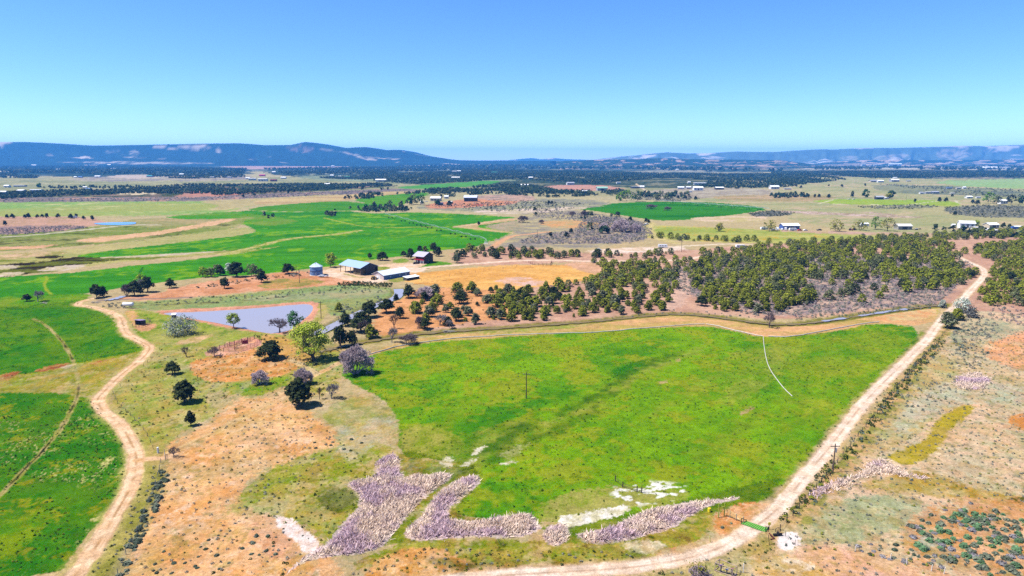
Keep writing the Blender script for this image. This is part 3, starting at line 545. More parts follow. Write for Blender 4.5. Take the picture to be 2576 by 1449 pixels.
P([(795,1242),(875,1225),(908,1255),(880,1292),(820,1287)], (70,84,12), (110,120,28), ns=1.5, con=.2, f=9, wp=18, a=.7)
# ---- roads
vergeR = [(2395,775),(2366,828),(2340,862),(2262,965),(2190,1060),(2128,1145),(2050,1240),(1985,1310)]
L([(p[0] + 14, p[1]) for p in vergeR], 5, (150,145,70), (205,165,110), f=1.5, wob=2.5)
L([(2330,830),(2262,906),(2180,993),(2082,1106),(1995,1205),(1935,1262)], 2.2, (62,105,10), (120,140,30), f=.8, wob=1.5, fade=(.3, .55, 6))
L([(340,1230),(372,1170),(378,1120)], 6, (165,155,70), (190,165,95), f=2, wob=2)
L([(240,1470),(300,1370),(350,1280),(385,1200)], 5, (150,145,62), (175,160,85), f=2, wob=2)
roadL = new_struct('dirt_road')
RL = [(145,1500),(188,1449),(245,1370),(279,1312),(330,1220),(343,1153),(329,1113),(302,1068),(258,1031),(246,1006),(264,983),(302,946),(350,908),(372,886),(375,871),(353,858),(320,840),(310,820),(303,800),(277,785),(235,773),(197,767.5),(201,760),(224,753),(262,747)]
L(RL, 5.6, (190,175,100), f=1.2, wob=1.4, a=.7)
L(RL, 3.7, (250,214,174), (236,192,148), f=.45, wob=.6, obj=roadL, crown=(((186,140,90), 0, .34, .85), ((206,160,112), 1.7, .3, .7), ((206,160,112), -1.7, .3, .7), ((224,178,132), .85, .16, .5)))
trackS = new_struct('dirt_track')
L([(345,1158),(380,1154),(415,1150),(450,1140)], 3, (240,195,150), (215,165,110), f=.5, wob=.8, obj=trackS)
roadR = new_struct('dirt_road')
RRD = [(1000,1500),(1100,1470),(1200,1456),(1290,1446),(1443,1437),(1565,1429),(1657,1418),(1733,1403),(1794,1384),(1850,1357),(1898,1326),(1954,1281),(2033,1190),(2108,1098),(2180,1006),(2266,920),(2329,858),(2355,822),(2388,785),(2417,758),(2444,728),(2474,695),(2472,676),(2448,664),(2415,648),(2385,632),(2350,622)]
L(RRD, 5.6, (226,188,148), (200,168,112), f=1.0, wob=1.3, a=.7)
L(RRD, 3.8, (255,232,208), (244,214,184), f=.4, wob=.5, obj=roadR, crown=(((196,155,124), 0, .32, .75), ((214,178,148), 1.75, .3, .6), ((214,178,148), -1.75, .3, .6), ((228,192,164), -.85, .16, .5)))
roadF = new_struct('dirt_track')
L([(-40,600),(60,593),(150,585),(250,574),(330,566),(400,566)], 7, (212,200,175), f=2, wob=2, obj=roadF)
L([(150,550),(300,546),(420,542),(600,537)], 5, (170,165,110), f=2, wob=2)
# ---- relief: pond basin, small tussocks, banks
k_ = np.nonzero((PX > 380) & (PX < 860) & (PY > 740) & (PY < 860))[0]
pw = [at(*p)[:2] for p in pond_poly]
dp = poly_sd(pw, WX[k_], WY[k_]); WZ[k_] -= 1.3 * sst(1.5, -1.5, dp) ; WZ[k_] += .9 * np.exp(-((dp - 7) / 3.5) ** 2) * sst(790, 760, PY[k_]) * 0
rel = sst(900, 300, WY)
WZ += rel * (.22 * (fbm(WX / 2.2, WY / 2.2, 51, 3) - .5) + .5 * (fbm(WX / 11, WY / 11, 52, 3) - .5)) * np.isin(ID, (roadL, roadR, drive), invert=True)
WZ += 14 * sst(1500, 2600, WY) * (fbm(WX / 700, WY / 700, 53, 3) - .45) * sst(9000, 6000, WY)
# fine natural variation of soil and grass
CG *= (1 + .30 * (fbm(WX / 1.3, WY / 1.3, 61, 3) - .5) + .30 * (fbm(WX / 6, WY / 6, 62, 3) - .5))[:, None]
CG = np.clip(CG, .003, .6)
# ------------------------------------------------------------------ cut the sheet into the ground, the fields and the roads
def ground_z(x, y):                            # height at a world point (nearest ring vertex)
    r = math.hypot(x, y); i = int(np.argmin(np.abs(DEP - math.atan2(CAM_H, r)))); t = math.atan2(x, y)
    j = int(np.argmin(np.abs(TH - t))); return float(WZ[i * NT + j])
def build_ground():
    gi, gj = np.meshgrid(np.arange(ND - 1), np.arange(NT), indexing='ij'); gj2 = (gj + 1) % NT
    F = np.stack([gi * NT + gj, gi * NT + gj2, (gi + 1) * NT + gj2, (gi + 1) * NT + gj], -1).reshape(-1, 4)
    # the innermost ring is closed with a fan
    cidx = NV; V = np.concatenate([np.stack([WX, WY, WZ], 1), [[0, 0, 0]]]); Cc = np.concatenate([CG, CG[:1]])
    fid = ID[F[:, 0]]
    fan = np.array([[cidx, (j + 1) % NT, j, j] for j in range(NT)])
    labels = {}
    for k, nm in enumerate(STRUCTS):
        f = F[fid == k]
        if len(f) == 0: continue
        used = np.unique(f); remap = np.zeros(NV + 1, np.int32); remap[used] = np.arange(len(used))
        o = link(nm, np_mesh(nm, V[used], remap[f], M_GROUND, Cc[used], smooth=True)); o['kind'] = 'structure'
build_ground()
def strip(name, pts, width, z, m, label):
    vs, fs = [], []; w0_ = width
    for i, p in enumerate(pts):
        width = w0_ * (.72 + .5 * math.sin(i * 1.7 + 1) * math.sin(i * .6)) if w0_ < 5.2 else w0_
        a = np.array(pts[max(0, i - 1)]); b = np.array(pts[min(len(pts) - 1, i + 1)]); d = b - a; d /= np.linalg.norm(d); n = np.array((-d[1], d[0])) * width / 2
        vs += [(p[0] + n[0], p[1] + n[1], z), (p[0] - n[0], p[1] - n[1], z)]
        if i: fs.append((2*i - 2, 2*i - 1, 2*i + 1, 2*i))
    me = bpy.data.meshes.new(name); me.from_pydata(vs, [], fs); me.materials.append(m); o = link(name, me); o['kind'] = 'structure'; o['label'] = label; return o
_cw = [i for i, p in enumerate(CANAL_W) if p[0] < at(2010, 813)[0]]; _n = len(_cw)
strip('canal_water', CANAL_W[:_n + 1], 3.8, -.22, M_CANAL, 'olive brown irrigation canal above the big pasture')
strip('canal_water', CANAL_W[_n:], 3.0, -.24, M_CANAL, 'weedy right end of the irrigation canal')
for a_, b_, l_ in ((2066, 2136, 'blue reach of the canal above the upper right edge of the pasture'), (2192, 2292, 'blue reach of the canal just left of the right road')): strip('canal_water', [p for p in CANAL_W if at(a_, 808)[0] < p[0] < at(b_, 778 if b_ > 2200 else 798)[0]], 3.2, -.2, M_POND, l_)
strip('canal_water', CANAL2_W, 5.5, -.22, M_POND, 'grey canal bending past the junipers beside the pond')
strip('canal_water', CANAL3_W, 5.0, .4, M_POND, 'short blue piece of ditch water by the bend of the left road')
def poly_water(name, pix, z, m, label, grow=1.0):
    pts = [at(*p)[:2] for p in pix]; c = np.mean(pts, 0); me = bpy.data.meshes.new(name)
    me.from_pydata([(c[0] + (x - c[0]) * grow, c[1] + (y - c[1]) * grow, z) for x, y in pts], [], [tuple(range(len(pts)))]); me.materials.append(m); o = link(name, me); o['kind'] = 'structure'; o['label'] = label
poly_water('pond_water', pond_poly, -.5, M_POND, 'muddy lavender farm pond inside pink earth banks', 1.01)
poly_water('pond_water', smooth_poly([(222,562),(300,559.5),(346,559),(338,565.5),(270,567.5)], 2), .35, M_BLUEWATER, 'small blue pond on the plain far left')
# ------------------------------------------------------------------ mesas and hills on the horizon
def sky_pt(px, py, dist):
    a = (px - 1288.0) / FPX; b = (724.5 - py) / FPX; dy = CP + b * SP; dz = -SP + b * CP; t = dist / dy
    return a * t, dist, CAM_H + dz * t
def mesa(name, ridge, dist, foot, back, cap, forest, bare, bare_amt, seed, label, nx=420, nd=46, gul=1.0, patches=(), bscale=420):
    """a mountain front: ridge = skyline points, dist = metres to its crest, foot = metres to its toe"""
    r = [sky_pt(px, py, dist) for px, py in ridge]; X = np.linspace(r[0][0], r[-1][0], nx); Zr = np.interp(X, [q[0] for q in r], [q[2] for q in r])
    t = np.linspace(0, 1, nd); V = np.zeros((nd, nx, 3), np.float32)
    for i, tt in enumerate(t):
        if tt <= .72:
            u = tt / .72; prof = u ** 1.25 * .78 if u < .82 else None
            if prof is None: u2 = (u - .82) / .18; prof = .78 * .82 ** 1.25 + (1 - .78 * .82 ** 1.25) * (u2 ** cap)
            Y = foot + (dist - foot) * u
        else: prof = 1 - .25 * ((tt - .72) / .28) ** 2; Y = dist + back * (tt - .72) / .28
        rough = fbm(X / 500 + seed, np.full(nx, Y) / 900, seed, 4) - .5
        gl = np.abs(fbm(X / 330, np.full(nx, Y) / 2500, seed + 3, 3) - .5) * 2
        env = prof * (1 - prof) * 4 if tt <= .72 else 0
        V[i, :, 0] = X * (Y / dist if tt <= .72 else 1); V[i, :, 2] = Zr * prof + env * (Zr * .28 * rough - Zr * .35 * gul * (.35 - gl)) - 4 * (1 - prof)
        V[i, :, 1] = Y + (rough * .12 * (dist - foot) * (1 - prof) if i else 0)
    V = V.reshape(-1, 3)
    b = fbm(V[:, 0] / bscale, (V[:, 1] + 3 * V[:, 2]) / bscale, seed + 7, 4); tb = sst(.62 - bare_amt, .70 - bare_amt, b)[:, None]
    tr = fbm(V[:, 0] / 60, V[:, 1] / 90, seed + 8, 3)[:, None]
    C = sr(forest) * (.7 + .6 * tr) * (1 - tb) + sr(bare) * tb
    pxv = 1288 + FPX * V[:, 0] / (V[:, 1] * CP - (V[:, 2] - CAM_H) * SP); pyv = 724.5 - FPX * (V[:, 1] * SP + (V[:, 2] - CAM_H) * CP) / (V[:, 1] * CP - (V[:, 2] - CAM_H) * SP)
    for poly, c, am in patches:
        d = poly_sd([(x, y * 3) for x, y in smooth_poly(poly, 1)], pxv + 9 * (fbm(V[:, 0] / 150, V[:, 1] / 150, seed + 9, 3) - .5), pyv * 3 + 9 * (fbm(V[:, 0] / 150, V[:, 2] / 60, seed + 10, 3) - .5))
        a = (sst(4, -4, d) * am * .8 * (.15 + .85 * sst(.40, .56, fbm(V[:, 0] / 70, (V[:, 1] + V[:, 2] * 2) / 90, seed + 12, 4))))[:, None]; C = C * (1 - a) + sr(c) * a
    i, j = np.meshgrid(np.arange(nd - 1), np.arange(nx - 1), indexing='ij'); k = i * nx + j
    F = np.stack([k, k + 1, k + nx + 1, k + nx], -1).reshape(-1, 4)
    o = link(name, np_mesh(name, V, F, M_HILL, C)); o['kind'] = 'structure'; o['label'] = label; return o
PALE = (225, 205, 185)
mesa('mesa', [(-900,352),(-400,352),(-100,356),(0,357),(60,357),(105,360),(150,364),(190,366),(260,366),(420,363),(520,361),(600,360),(625,365),(690,365),(728,364.5),(748,360.5),(760,357.5),(770,357),(782,359.5),(800,364),(830,370),(870,372),(900,370),(918,370),(935,374),(960,378),(985,377),(1005,377),(1025,384),(1050,390),(1080,395),(1110,400),(1140,403),(1200,404),(1290,405),(1400,405)],
     8600, 7300, 2600, 3.2, (40, 62, 46), PALE, -.08, 11, 'long forested mesa with a peak on the left skyline', nx=700, nd=70,
     patches=[([(130,407.5),(300,406.3),(440,406.5),(530,409),(540,411.5),(440,412.5),(330,413),(180,410)], PALE, .9), ([(470,373),(520,370),(530,376),(500,379),(475,378)], PALE, .8), ([(540,374),(552,372),(558,384),(548,388)], PALE, .8), ([(320,380),(345,378),(352,390),(330,393),(325,386)], PALE, .7), ([(260,378),(295,376),(300,384),(270,388)], PALE, .45),
              ([(710,370),(760,364),(790,370),(785,385),(750,384)], (205,165,150), .55), ([(790,372),(835,376),(860,384),(820,380)], PALE, .5), ([(845,381),(880,384),(950,401),(945,406),(900,396)], PALE, .75), ([(115,388),(130,386),(135,393),(120,394)], PALE, .6), ([(310,394),(375,395),(350,399),(315,397)], PALE, .6), ([(390,400),(420,395),(410,402)], PALE, .5), ([(620,402),(640,395),(650,404)], PALE, .5)])
mesa('distant_hills', [(1080,404),(1200,404),(1280,403),(1318,399),(1340,397.5),(1362,401),(1385,398),(1395,397.3),(1412,399.5),(1440,401),(1500,402.5),(1560,402),(1610,402),(1700,402)],
     14500, 13200, 1500, 1.4, (70, 90, 80), PALE, .02, 21, 'row of small blue hills far off in the gap', nx=200, nd=24)
mesa('distant_mesa', [(1500,404),(1545,400),(1580,394),(1605,391),(1640,390),(1680,383),(1740,386),(1800,385),(1860,381),(1900,382),(1960,382),(2010,380),(2080,375),(2110,377),(2190,372),(2260,372),(2330,370),(2400,369),(2440,366),(2470,367),(2520,368),(2576,364),(2800,362),(3300,360),(3700,362)],
     11000, 9500, 3000, 2.0, (104, 122, 108), (232,220,212), .015, 31, 'pale banded mesa with bare cliffs along the right skyline', nx=800, nd=60, gul=1.6, bscale=520,
     patches=[([(2110,396),(2150,390),(2160,402),(2125,404)], PALE, .6), ([(2190,394),(2280,385),(2295,398),(2200,403)], PALE, .6), ([(2355,378),(2400,374),(2448,380),(2445,392),(2400,404),(2360,400)], PALE, .6)])
mesa('wooded_hill', [(1400,406),(1480,404),(1500,402),(1560,401),(1620,399.5),(1665,398),(1700,399),(1800,401),(1900,402),(1970,403),(2000,407),(2040,412),(2070,417),(2100,421),(2180,424)],
     7200, 4600, 1800, 2.2, (46, 68, 44), (210,175,150), .03, 41, 'low dark wooded hill in front of the pale mesa', nx=420, nd=50, gul=1.3, bscale=130)
mesa('wooded_hill', [(2040,420),(2100,408),(2160,403),(2260,402),(2360,403),(2450,402),(2576,401),(2800,400),(3300,402)],
     9000, 7500, 400, 2.0, (52, 74, 52), (220,190,165), .06, 51, 'dark wooded bench below the pale mesa at the far right', nx=420, nd=40, gul=1.4, bscale=160)
# ------------------------------------------------------------------ plants
def quads(cen, nrm, size, asp=.75):
    """leaf sprays: one quad per centre, facing nrm, turned at random"""
    n = len(cen); nrm = nrm / (np.linalg.norm(nrm, axis=1, keepdims=True) + 1e-6)
    r = rng.normal(size=(n, 3)); u = np.cross(nrm, r); u /= np.linalg.norm(u, axis=1, keepdims=True) + 1e-6; v = np.cross(nrm, u)
    s = (size * np.ones(n))[:, None] * .5
    V = np.stack([cen - u*s - v*s*asp, cen + u*s - v*s*asp, cen + u*s*.8 + v*s*asp, cen - u*s*.8 + v*s*asp], 1)
    return V.reshape(-1, 3), np.arange(4 * n).reshape(n, 4)
def leaf_cols(n, c1, c2, c3=None, f3=0):
    t = rng.random(n)[:, None]; c = sr(c1) * t + sr(c2) * (1 - t)
    if c3 is not None: m = rng.random(n) < f3; c[m] = sr(c3)
    c = c * (.75 + .5 * rng.random(n)[:, None]); return np.repeat(c, 4, 0)
def crown_mesh(name, lobes, n, size, c1, c2, c3=None, f3=0, shell=.55, m=None):
    """lobes: list of (x,y,z,rx,rz); quads spread through each lobe's outer volume, facing outward and up"""
    w_ = np.array([l[3] ** 2 * l[4] for l in lobes]) ** .67; w_ /= w_.sum(); cs, ns = [], []; cl = []
    for l, q in zip(lobes, w_):
        k = max(4, int(n * q)); d = rng.normal(size=(k, 3)); d /= np.linalg.norm(d, axis=1, keepdims=True)
        d[:, 2] = np.where(d[:, 2] < -.55, -d[:, 2], d[:, 2])
        rr = (shell + (1 - shell) * rng.random(k))[:, None]; rr *= (1 + .16 * rng.normal(size=(k, 1)))
        p = np.array(l[:3]) + d * rr * np.array([l[3], l[3], l[4]]); cs.append(p); ns.append(d + np.array([0, 0, .45]) + rng.normal(size=(k, 3)) * .42); 
    c = np.concatenate(cs); nn = np.concatenate(ns); k = len(c)
    V, F = quads(c, nn, size * (.6 + .8 * rng.random(k)))
    return np_mesh(name, V, F, m or M_LEAF, leaf_cols(k, c1, c2, c3, f3))
def juniper_lobes(h, wdt, seed, low=.12):
    r_ = random.Random(seed); L_ = []
    nl = r_.randint(9, 13)
    for i in range(nl):
        t = i / (nl - 1); z = h * (low + .16 + .62 * t); rad = wdt / 2 * (1 - .62 * t ** 1.5) * r_.uniform(.25, .75); a = i * 2.4 + r_.random()
        s = wdt * r_.uniform(.2, .3) * (1.12 - .4 * t); L_.append((rad * math.cos(a), rad * math.sin(a), z, s, s * r_.uniform(.7, .95)))
    L_.append((r_.uniform(-.1, .1), r_.uniform(-.1, .1), h * .82, wdt * .2, h * .16)); L_.append((0, 0, h * .5, wdt * .3, h * .26))
    return L_
def limb_mb(lobes, h, r0, nl=5, seed=0, lean=(0, 0)):
    m = MB(); r_ = random.Random(seed); fork = (lean[0] * .4, lean[1] * .4, h * .26)
    m.tube((0, 0, -.4), fork, r0, r0 * .75, 7)
    for l in r_.sample(lobes, min(nl, len(lobes))):
        mid = tuple((fork[i] + l[i]) / 2 + r_.uniform(-.12, .12) * h * .3 for i in range(3)); m.tube(fork, mid, r0 * .5, r0 * .32, 5, False); m.tube(mid, l[:3], r0 * .32, r0 * .1, 4, False)
    return m
OLIVE = ((166, 170, 46), (112, 124, 28), (200, 194, 84), .10); DARKJ = ((72, 84, 34), (48, 62, 24), (85, 90, 40), .12); GREYJ = ((130, 136, 88), (95, 104, 62), (165, 165, 135), .2)
JPROTO = []                                     # (trunk mesh, crown mesh, height, tone): unit trees 5 m high
for i in range(12):
    tone = (OLIVE, OLIVE, OLIVE, DARKJ, GREYJ, OLIVE, DARKJ, OLIVE, GREYJ, DARKJ, OLIVE, DARKJ)[i]; wd = (4.6, 5.2, 4.0, 4.6, 4.8, 5.8, 5.2, 3.6, 5.4, 4.0, 5.0, 5.8)[i]
    lb = juniper_lobes(5.0, wd, i * 13 + 5, low=(.06, .1, .04, .16, .1, .06, .1, .02, .12, .2, .08, .14)[i])
    JPROTO.append((limb_mb(lb, 5.0, .2, 6, i).mesh('trunk', M_BARK), crown_mesh('crown', lb, 1150, .46, *tone), 5.0, wd, ('olive', 'olive', 'olive', 'dark', 'grey', 'olive', 'dark', 'olive', 'grey', 'dark', 'olive', 'dark')[i]))
def put_tree(name, pos, tm, cm, label, cat, group=None, scale=(1, 1, 1), rz=None):
    o = empty(name, pos, random.uniform(0, 6.28) if rz is None else rz, label, cat, group, scale); link('trunk', tm, o); link('crown', cm, o); return o
def by_tone(t): return [i for i, p in enumerate(JPROTO) if p[4] == t]
def juniper(px, py, hpx, wpx, label, tone='olive', name='juniper_tree', group=None):
    s = mpp(py); i = random.choice(by_tone(tone)); tm, cm, h0, w0, _ = JPROTO[i]; x, y, _z = at(px, py)
    # seen from above at a slant, a crown's pixel height is part height and part depth
    sc_h = hpx * s * .95 / h0; sc_w = wpx * s / w0
    return put_tree(name, (x, y + sc_w * w0 * .22, ground_z(x, y) - .05), tm, cm, label, 'juniper', group, (sc_w, sc_w, sc_h))
def bare_mesh(name, h, wdt, seed, levels=5, nb=4, c1=(128, 108, 112), c2=(165, 145, 145), r0=.16, stems=1, spread=.55, twig=.022, first=.3):
    """a leafless tree: forked limbs down to thin twigs, three-sided"""
    r_ = random.Random(seed); m = MB(); tips = []
    def grow(p, d, L_, r, lev):
        q = p + d * L_; m.tube(p, q, r, r * .62, 4 if lev < 2 else 3, False)
        if lev >= levels: return
        for k in range(nb if lev else nb + 1):
            dd = np.array([r_.gauss(0, 1), r_.gauss(0, 1), r_.gauss(0.25, .6)]); dd /= np.linalg.norm(dd); nd = d * (1 - spread) + dd * spread; nd[2] += .12; nd /= np.linalg.norm(nd)
            st = p + d * L_ * r_.uniform(.55, 1.0); grow(st, nd, L_ * r_.uniform(.6, .82), max(twig, r * r_.uniform(.42, .6)), lev + 1)
    for s in range(stems):
        a = 2 * math.pi * s / stems + r_.random(); sp0 = (.05 if stems == 1 else .5 if stems < 6 else (.35, .8, 1.5)[s % 3]); d = np.array([math.cos(a) * sp0, math.sin(a) * sp0, 1.0]); d /= np.linalg.norm(d)
        grow(np.array([.15 * math.cos(a) * (stems > 1), .15 * math.sin(a) * (stems > 1), -.1]), d, h * first, r0, 0)
    V = np.array(m.v); ext = V[:, :2].ptp(0).max() if hasattr(V, 'ptp') else (V[:, :2].max(0) - V[:, :2].min(0)).max()
    V[:, :2] *= wdt / ext; V[:, 2] *= h / V[:, 2].max()
    F = np.array([f for f in m.f if len(f) == 4]); t = rng.random(len(V))[:, None]
    return np_mesh(name, V, F, M_TWIG, sr(c1) * t + sr(c2) * (1 - t))
PURPLE = bare_mesh('branches', 5, 5.4, 41, 5, 4, (236,206,212), (255,236,236), stems=9, r0=.08, twig=.024, first=.2, spread=.5)
BARE = [bare_mesh('branches', 5, 5.2, 3, 5, 4), bare_mesh('branches', 5, 6, 9, 5, 4, stems=4, r0=.1), bare_mesh('branches', 5, 4.2, 14, 5, 4, (190,182,180), (150,142,145)), bare_mesh('branches', 5, 5, 22, 4, 4, (120,100,92), (150,125,112), spread=.45)]
def bare(px, py, hpx, wpx, label, k=0, name='bare_tree', cat='bare tree', group=None):
    s = mpp(py); x, y, _ = at(px, py); o = link(name, BARE[k] if k < 9 else PURPLE); sx = wpx * s / (5.2, 6, 4.2, 5, 0, 0, 0, 0, 0, 5.4)[k]; o.location = (x, y + wpx * s * .15, ground_z(x, y) - .03); o.scale = (sx, sx, hpx * s * .95 / 5); o.rotation_euler[2] = random.uniform(0, 6.28)
    return tag(o, label, cat, group)
# ------------------------------------------------------------------ single trees that can be told apart
J = juniper
J(240,751,36,30,'dark juniper with a trunk showing beside the bend of the left road','dark'); J(256,748,28,30,'lower dark juniper leaning against its neighbour at the bend of the left road','dark')
J(64,759,18,24,'small dark round juniper beside the bleached tree in the green field','dark')
bare(92,760,33,34,'bleached leafless tree with two lobes standing in the green field',2,'dead_tree','dead tree')
bare(316,746,36,34,'grey leafless bush at the left end of the clump by the ditch',1,'bare_shrub','shrub')
J(334,746,40,40,'dark juniper in the middle of the clump by the ditch','dark'); bare(350,737,38,32,'grey leafless tree rising in the clump by the ditch',2); J(368,737,40,34,'dark juniper at the right end of the clump by the ditch','dark')
J(424,726,24,30,'dark juniper on the pink earth right of the ditch clump','dark'); J(562,727,27,27,'lone dark juniper with a pale trunk on the pink earth above the pond','dark')
J(592,698,38,44,'big dark juniper at the edge of the field left of the grain bin','dark'); J(655,712,34,30,'dark leaning juniper at the end of the tree row by the field','dark'); J(552,694,28,24,'dark tree half hidden among the pale willows by the field','dark')
J(722,690,28,34,'dark round juniper between the tree row and the grain bin','dark')
J(961,656,24,30,'dark juniper on the field edge behind the open hay shed','dark'); J(930,652,16,12,'thin dark shrub on the field edge behind the open hay shed','dark')
J(1015,646,16,16,'small dark juniper left of the red house','dark'); J(1033,653,30,24,'dark juniper against the left corner of the red house','dark')
for px, py, hh, ww, d_ in [(1056,634,16,16,'first behind the roof of the red house'),(1069,634,17,15,'olive one behind the roof of the red house'),(1090,634,24,24,'tall one behind the right end of the red house'),(1103,645,24,24,'below the tall one right of the red house')]: J(px,py,hh,ww,'juniper ' + d_,'dark' if 'olive' not in d_ else 'olive')
J(1149,662,26,22,'small pruned juniper with a bare stem beside the farm drive','grey')
J(675,906,50,66,'broad dark juniper on orange sand left of the lime green cottonwood','dark'); J(430,943,34,38,'dark lollipop juniper on the grassy slope right of the left road','dark')
J(458,1016,58,54,'scruffy juniper with grey lower branches on the sandy slope','dark'); J(478,1072,40,26,'thin crooked juniper above the sandy track','dark'); J(748,1027,72,68,'largest dark green juniper below the lime green cottonwood','dark', name='pine_tree')
J(996,762,22,16,'small conical juniper above the canal bend','dark'); J(1026,752,36,36,'dark juniper left of the pinkish leafless bush','dark'); J(970,788,36,42,'two stemmed juniper beside the grey canal','dark'); J(1007,803,30,30,'conical juniper on the orange sand above the canal','dark')
J(853,872,56,44,'tall dark juniper on the canal bank at the left end of the thicket','dark'); J(905,838,52,56,'broad dark juniper in the canal thicket','dark'); J(930,850,40,34,'olive juniper at the right end of the canal thicket'); J(866,822,34,40,'dark juniper at the top of the canal thicket','dark'); J(926,800,40,46,'dark juniper over the canal water','dark'); J(885,868,40,36,'dark juniper leaning over the lower canal','dark'); J(852,785,26,22,'small bright green shrub by the canal','olive','shrub')
J(2390,827,42,46,'grey brown juniper at the roadside by the pale willow','grey'); J(2410,806,32,36,'round green juniper behind the grey brown one at the roadside')
bare(701,838,42,58,'leafless purple grey tree leaning over the end of the pond',0); bare(467,898,28,26,'small leafless tree left of the corral',3); bare(537,898,30,40,'leafless grey tree in the near corner of the corral',0)
bare(650,969,42,50,'purple leafless shrub on the grass below the orange sand',9,'bare_shrub','shrub'); bare(762,968,46,58,'grey leafless tree above the largest juniper',9); bare(832,1006,46,44,'bleached dead tree beside the dirt track',2,'dead_tree','dead tree'); bare(803,1006,34,18,'thin leafless sapling beside the bleached dead tree',3)
bare(890,944,84,92,'big purple leafless tree at the corner of the pasture',9); bare(1027,868,30,58,'grey fallen leafless bush on the pasture edge',1,'bare_shrub','shrub'); bare(985,864,46,34,'bare grey tree left of the fallen bush at the pasture edge',2); bare(991,828,40,28,'leafless brown tree on the sand above the lower canal',3)
bare(917,842,42,34,'leafless grey tree in front of the canal thicket',0); bare(1068,752,36,60,'pinkish leafless bush on the edge of the golden field',9,'bare_shrub','shrub'); bare(1106,820,34,44,'bleached dead tree with a white trunk on the orange sand',2,'dead_tree','dead tree'); bare(1056,826,36,32,'grey leafless shrub beside the white trunked dead tree',1,'bare_shrub','shrub')
bare(1938,824,46,42,'purple leafless tree at the canal beside the upper end of the loose white pipe',0); bare(1130,826,26,24,'grey dead tree in the sandy clearing',2,'dead_tree','dead tree'); bare(435,1152,30,34,'purple leafless bush beside the side track gate',0,'bare_shrub','shrub')
bare(1562,584,38,56,'large purple leafless tree far off in the sagebrush flat',9); bare(1520,580,22,36,'purple leafless bush left of the large one in the sagebrush flat',9,'bare_shrub','shrub'); bare(1600,586,28,36,'purple leafless bush right of the large one in the sagebrush flat',9,'bare_shrub','shrub')
for px, py, hh, ww, d_ in [(1316,560,20,34,'brownish leafless bush on the grey slope beyond the pivot'),(1362,563,12,18,'small brownish leafless bush on the grey slope beyond the pivot'),(1440,544,14,24,'grey leafless bush below the dark green round field'),(1470,546,18,24,'dark grey leafless bush below the dark green round field'),(1640,526,14,34,'purple hedge like bush at the near edge of the round field'),(1680,530,12,22,'smaller purple bush at the near edge of the round field')]: bare(px,py,hh,ww,d_,1,'bare_shrub','shrub')
# broadleaf trees
def blobs(h, wdt, n, seed, z0=.3, top=.9, s0=.2, s1=.32):
    r_ = random.Random(seed); out_ = []
    for i in range(n):
        t = i / max(1, n - 1); a = i * 2.4 + r_.random(); z = h * (z0 + (top - z0) * t); rad = wdt / 2 * math.sin(math.pi * (.22 + .66 * t)) * r_.uniform(.3, .85); s = wdt * r_.uniform(s0, s1) * .75
        out_.append((rad * math.cos(a), rad * math.sin(a), z, s, s * .85))
    return out_
LIME = ((190, 214, 46), (150, 184, 30), (212, 222, 96), .2); LIGHT = ((140, 185, 36), (104, 156, 26), (160, 190, 60), .15); SILVER = ((225, 234, 214), (180, 194, 168), (245, 248, 240), .2); PALEG = ((152, 160, 100), (118, 132, 76), (160, 165, 110), .2); MIDG = ((60, 110, 25), (45, 85, 20), (90, 130, 40), .1); MUST = ((186, 182, 50), (146, 148, 38), (185, 180, 70), .15)
def leafy(px, py, hpx, wpx, label, tone, seed, n=700, size=.45, nl=14, name='deciduous_tree', cat='tree', group=None, z0=.3, shell=.5, tr=.22):
    s = mpp(py); h, wd = hpx * s * .97, wpx * s; lb = blobs(h, wd, nl, seed, z0); x, y, _ = at(px, py)
    return put_tree(name, (x, y + wd * .2, ground_z(x, y) - .05), limb_mb(lb, h, tr, 7, seed).mesh('trunk', M_BARK), crown_mesh('crown', lb, n, size, *tone, shell=shell), label, cat, group, rz=0)
leafy(585,827,40,38,'small round lime green tree on the pond bank',LIME,3,900,.42,z0=.35)
leafy(737,836,54,48,'bright green poplar at the right end of the pond',((70,150,20),(50,120,15),(110,170,40),.15),4,1000,.45,12,z0=.3)
leafy(450,846,46,86,'silver green olive bush on the bank below the pond',SILVER,5,2200,.42,20,'olive_bush','bush',z0=.12)
leafy(830,673,38,32,'lime green willow on the field edge behind the grain bin',((205,222,55),(165,195,36),(222,228,110),.2),6,1100,.6,14,z0=.2); leafy(352,716,26,30,'yellow green willow behind the ditch clump',LIME,7,500,.55,10,z0=.2)
for i, (px, py, hh, ww, t_, d_) in enumerate([(508,698,28,30,LIME,'yellow green willow at the left end of the row by the field'),(528,698,24,30,PALEG,'low grey green willow second in the row by the field'),(545,690,26,24,PALEG,'taller grey green willow left of the big dark juniper'),(575,688,26,26,SILVER,'silvery willow behind the big dark juniper'),(630,696,32,36,PALEG,'grey green willow right of the big dark juniper'),(642,694,26,22,PALEG,'pale willow behind the leaning juniper')]): leafy(px,py,hh,ww,d_,t_,20+i,500,.6,11,z0=.2)
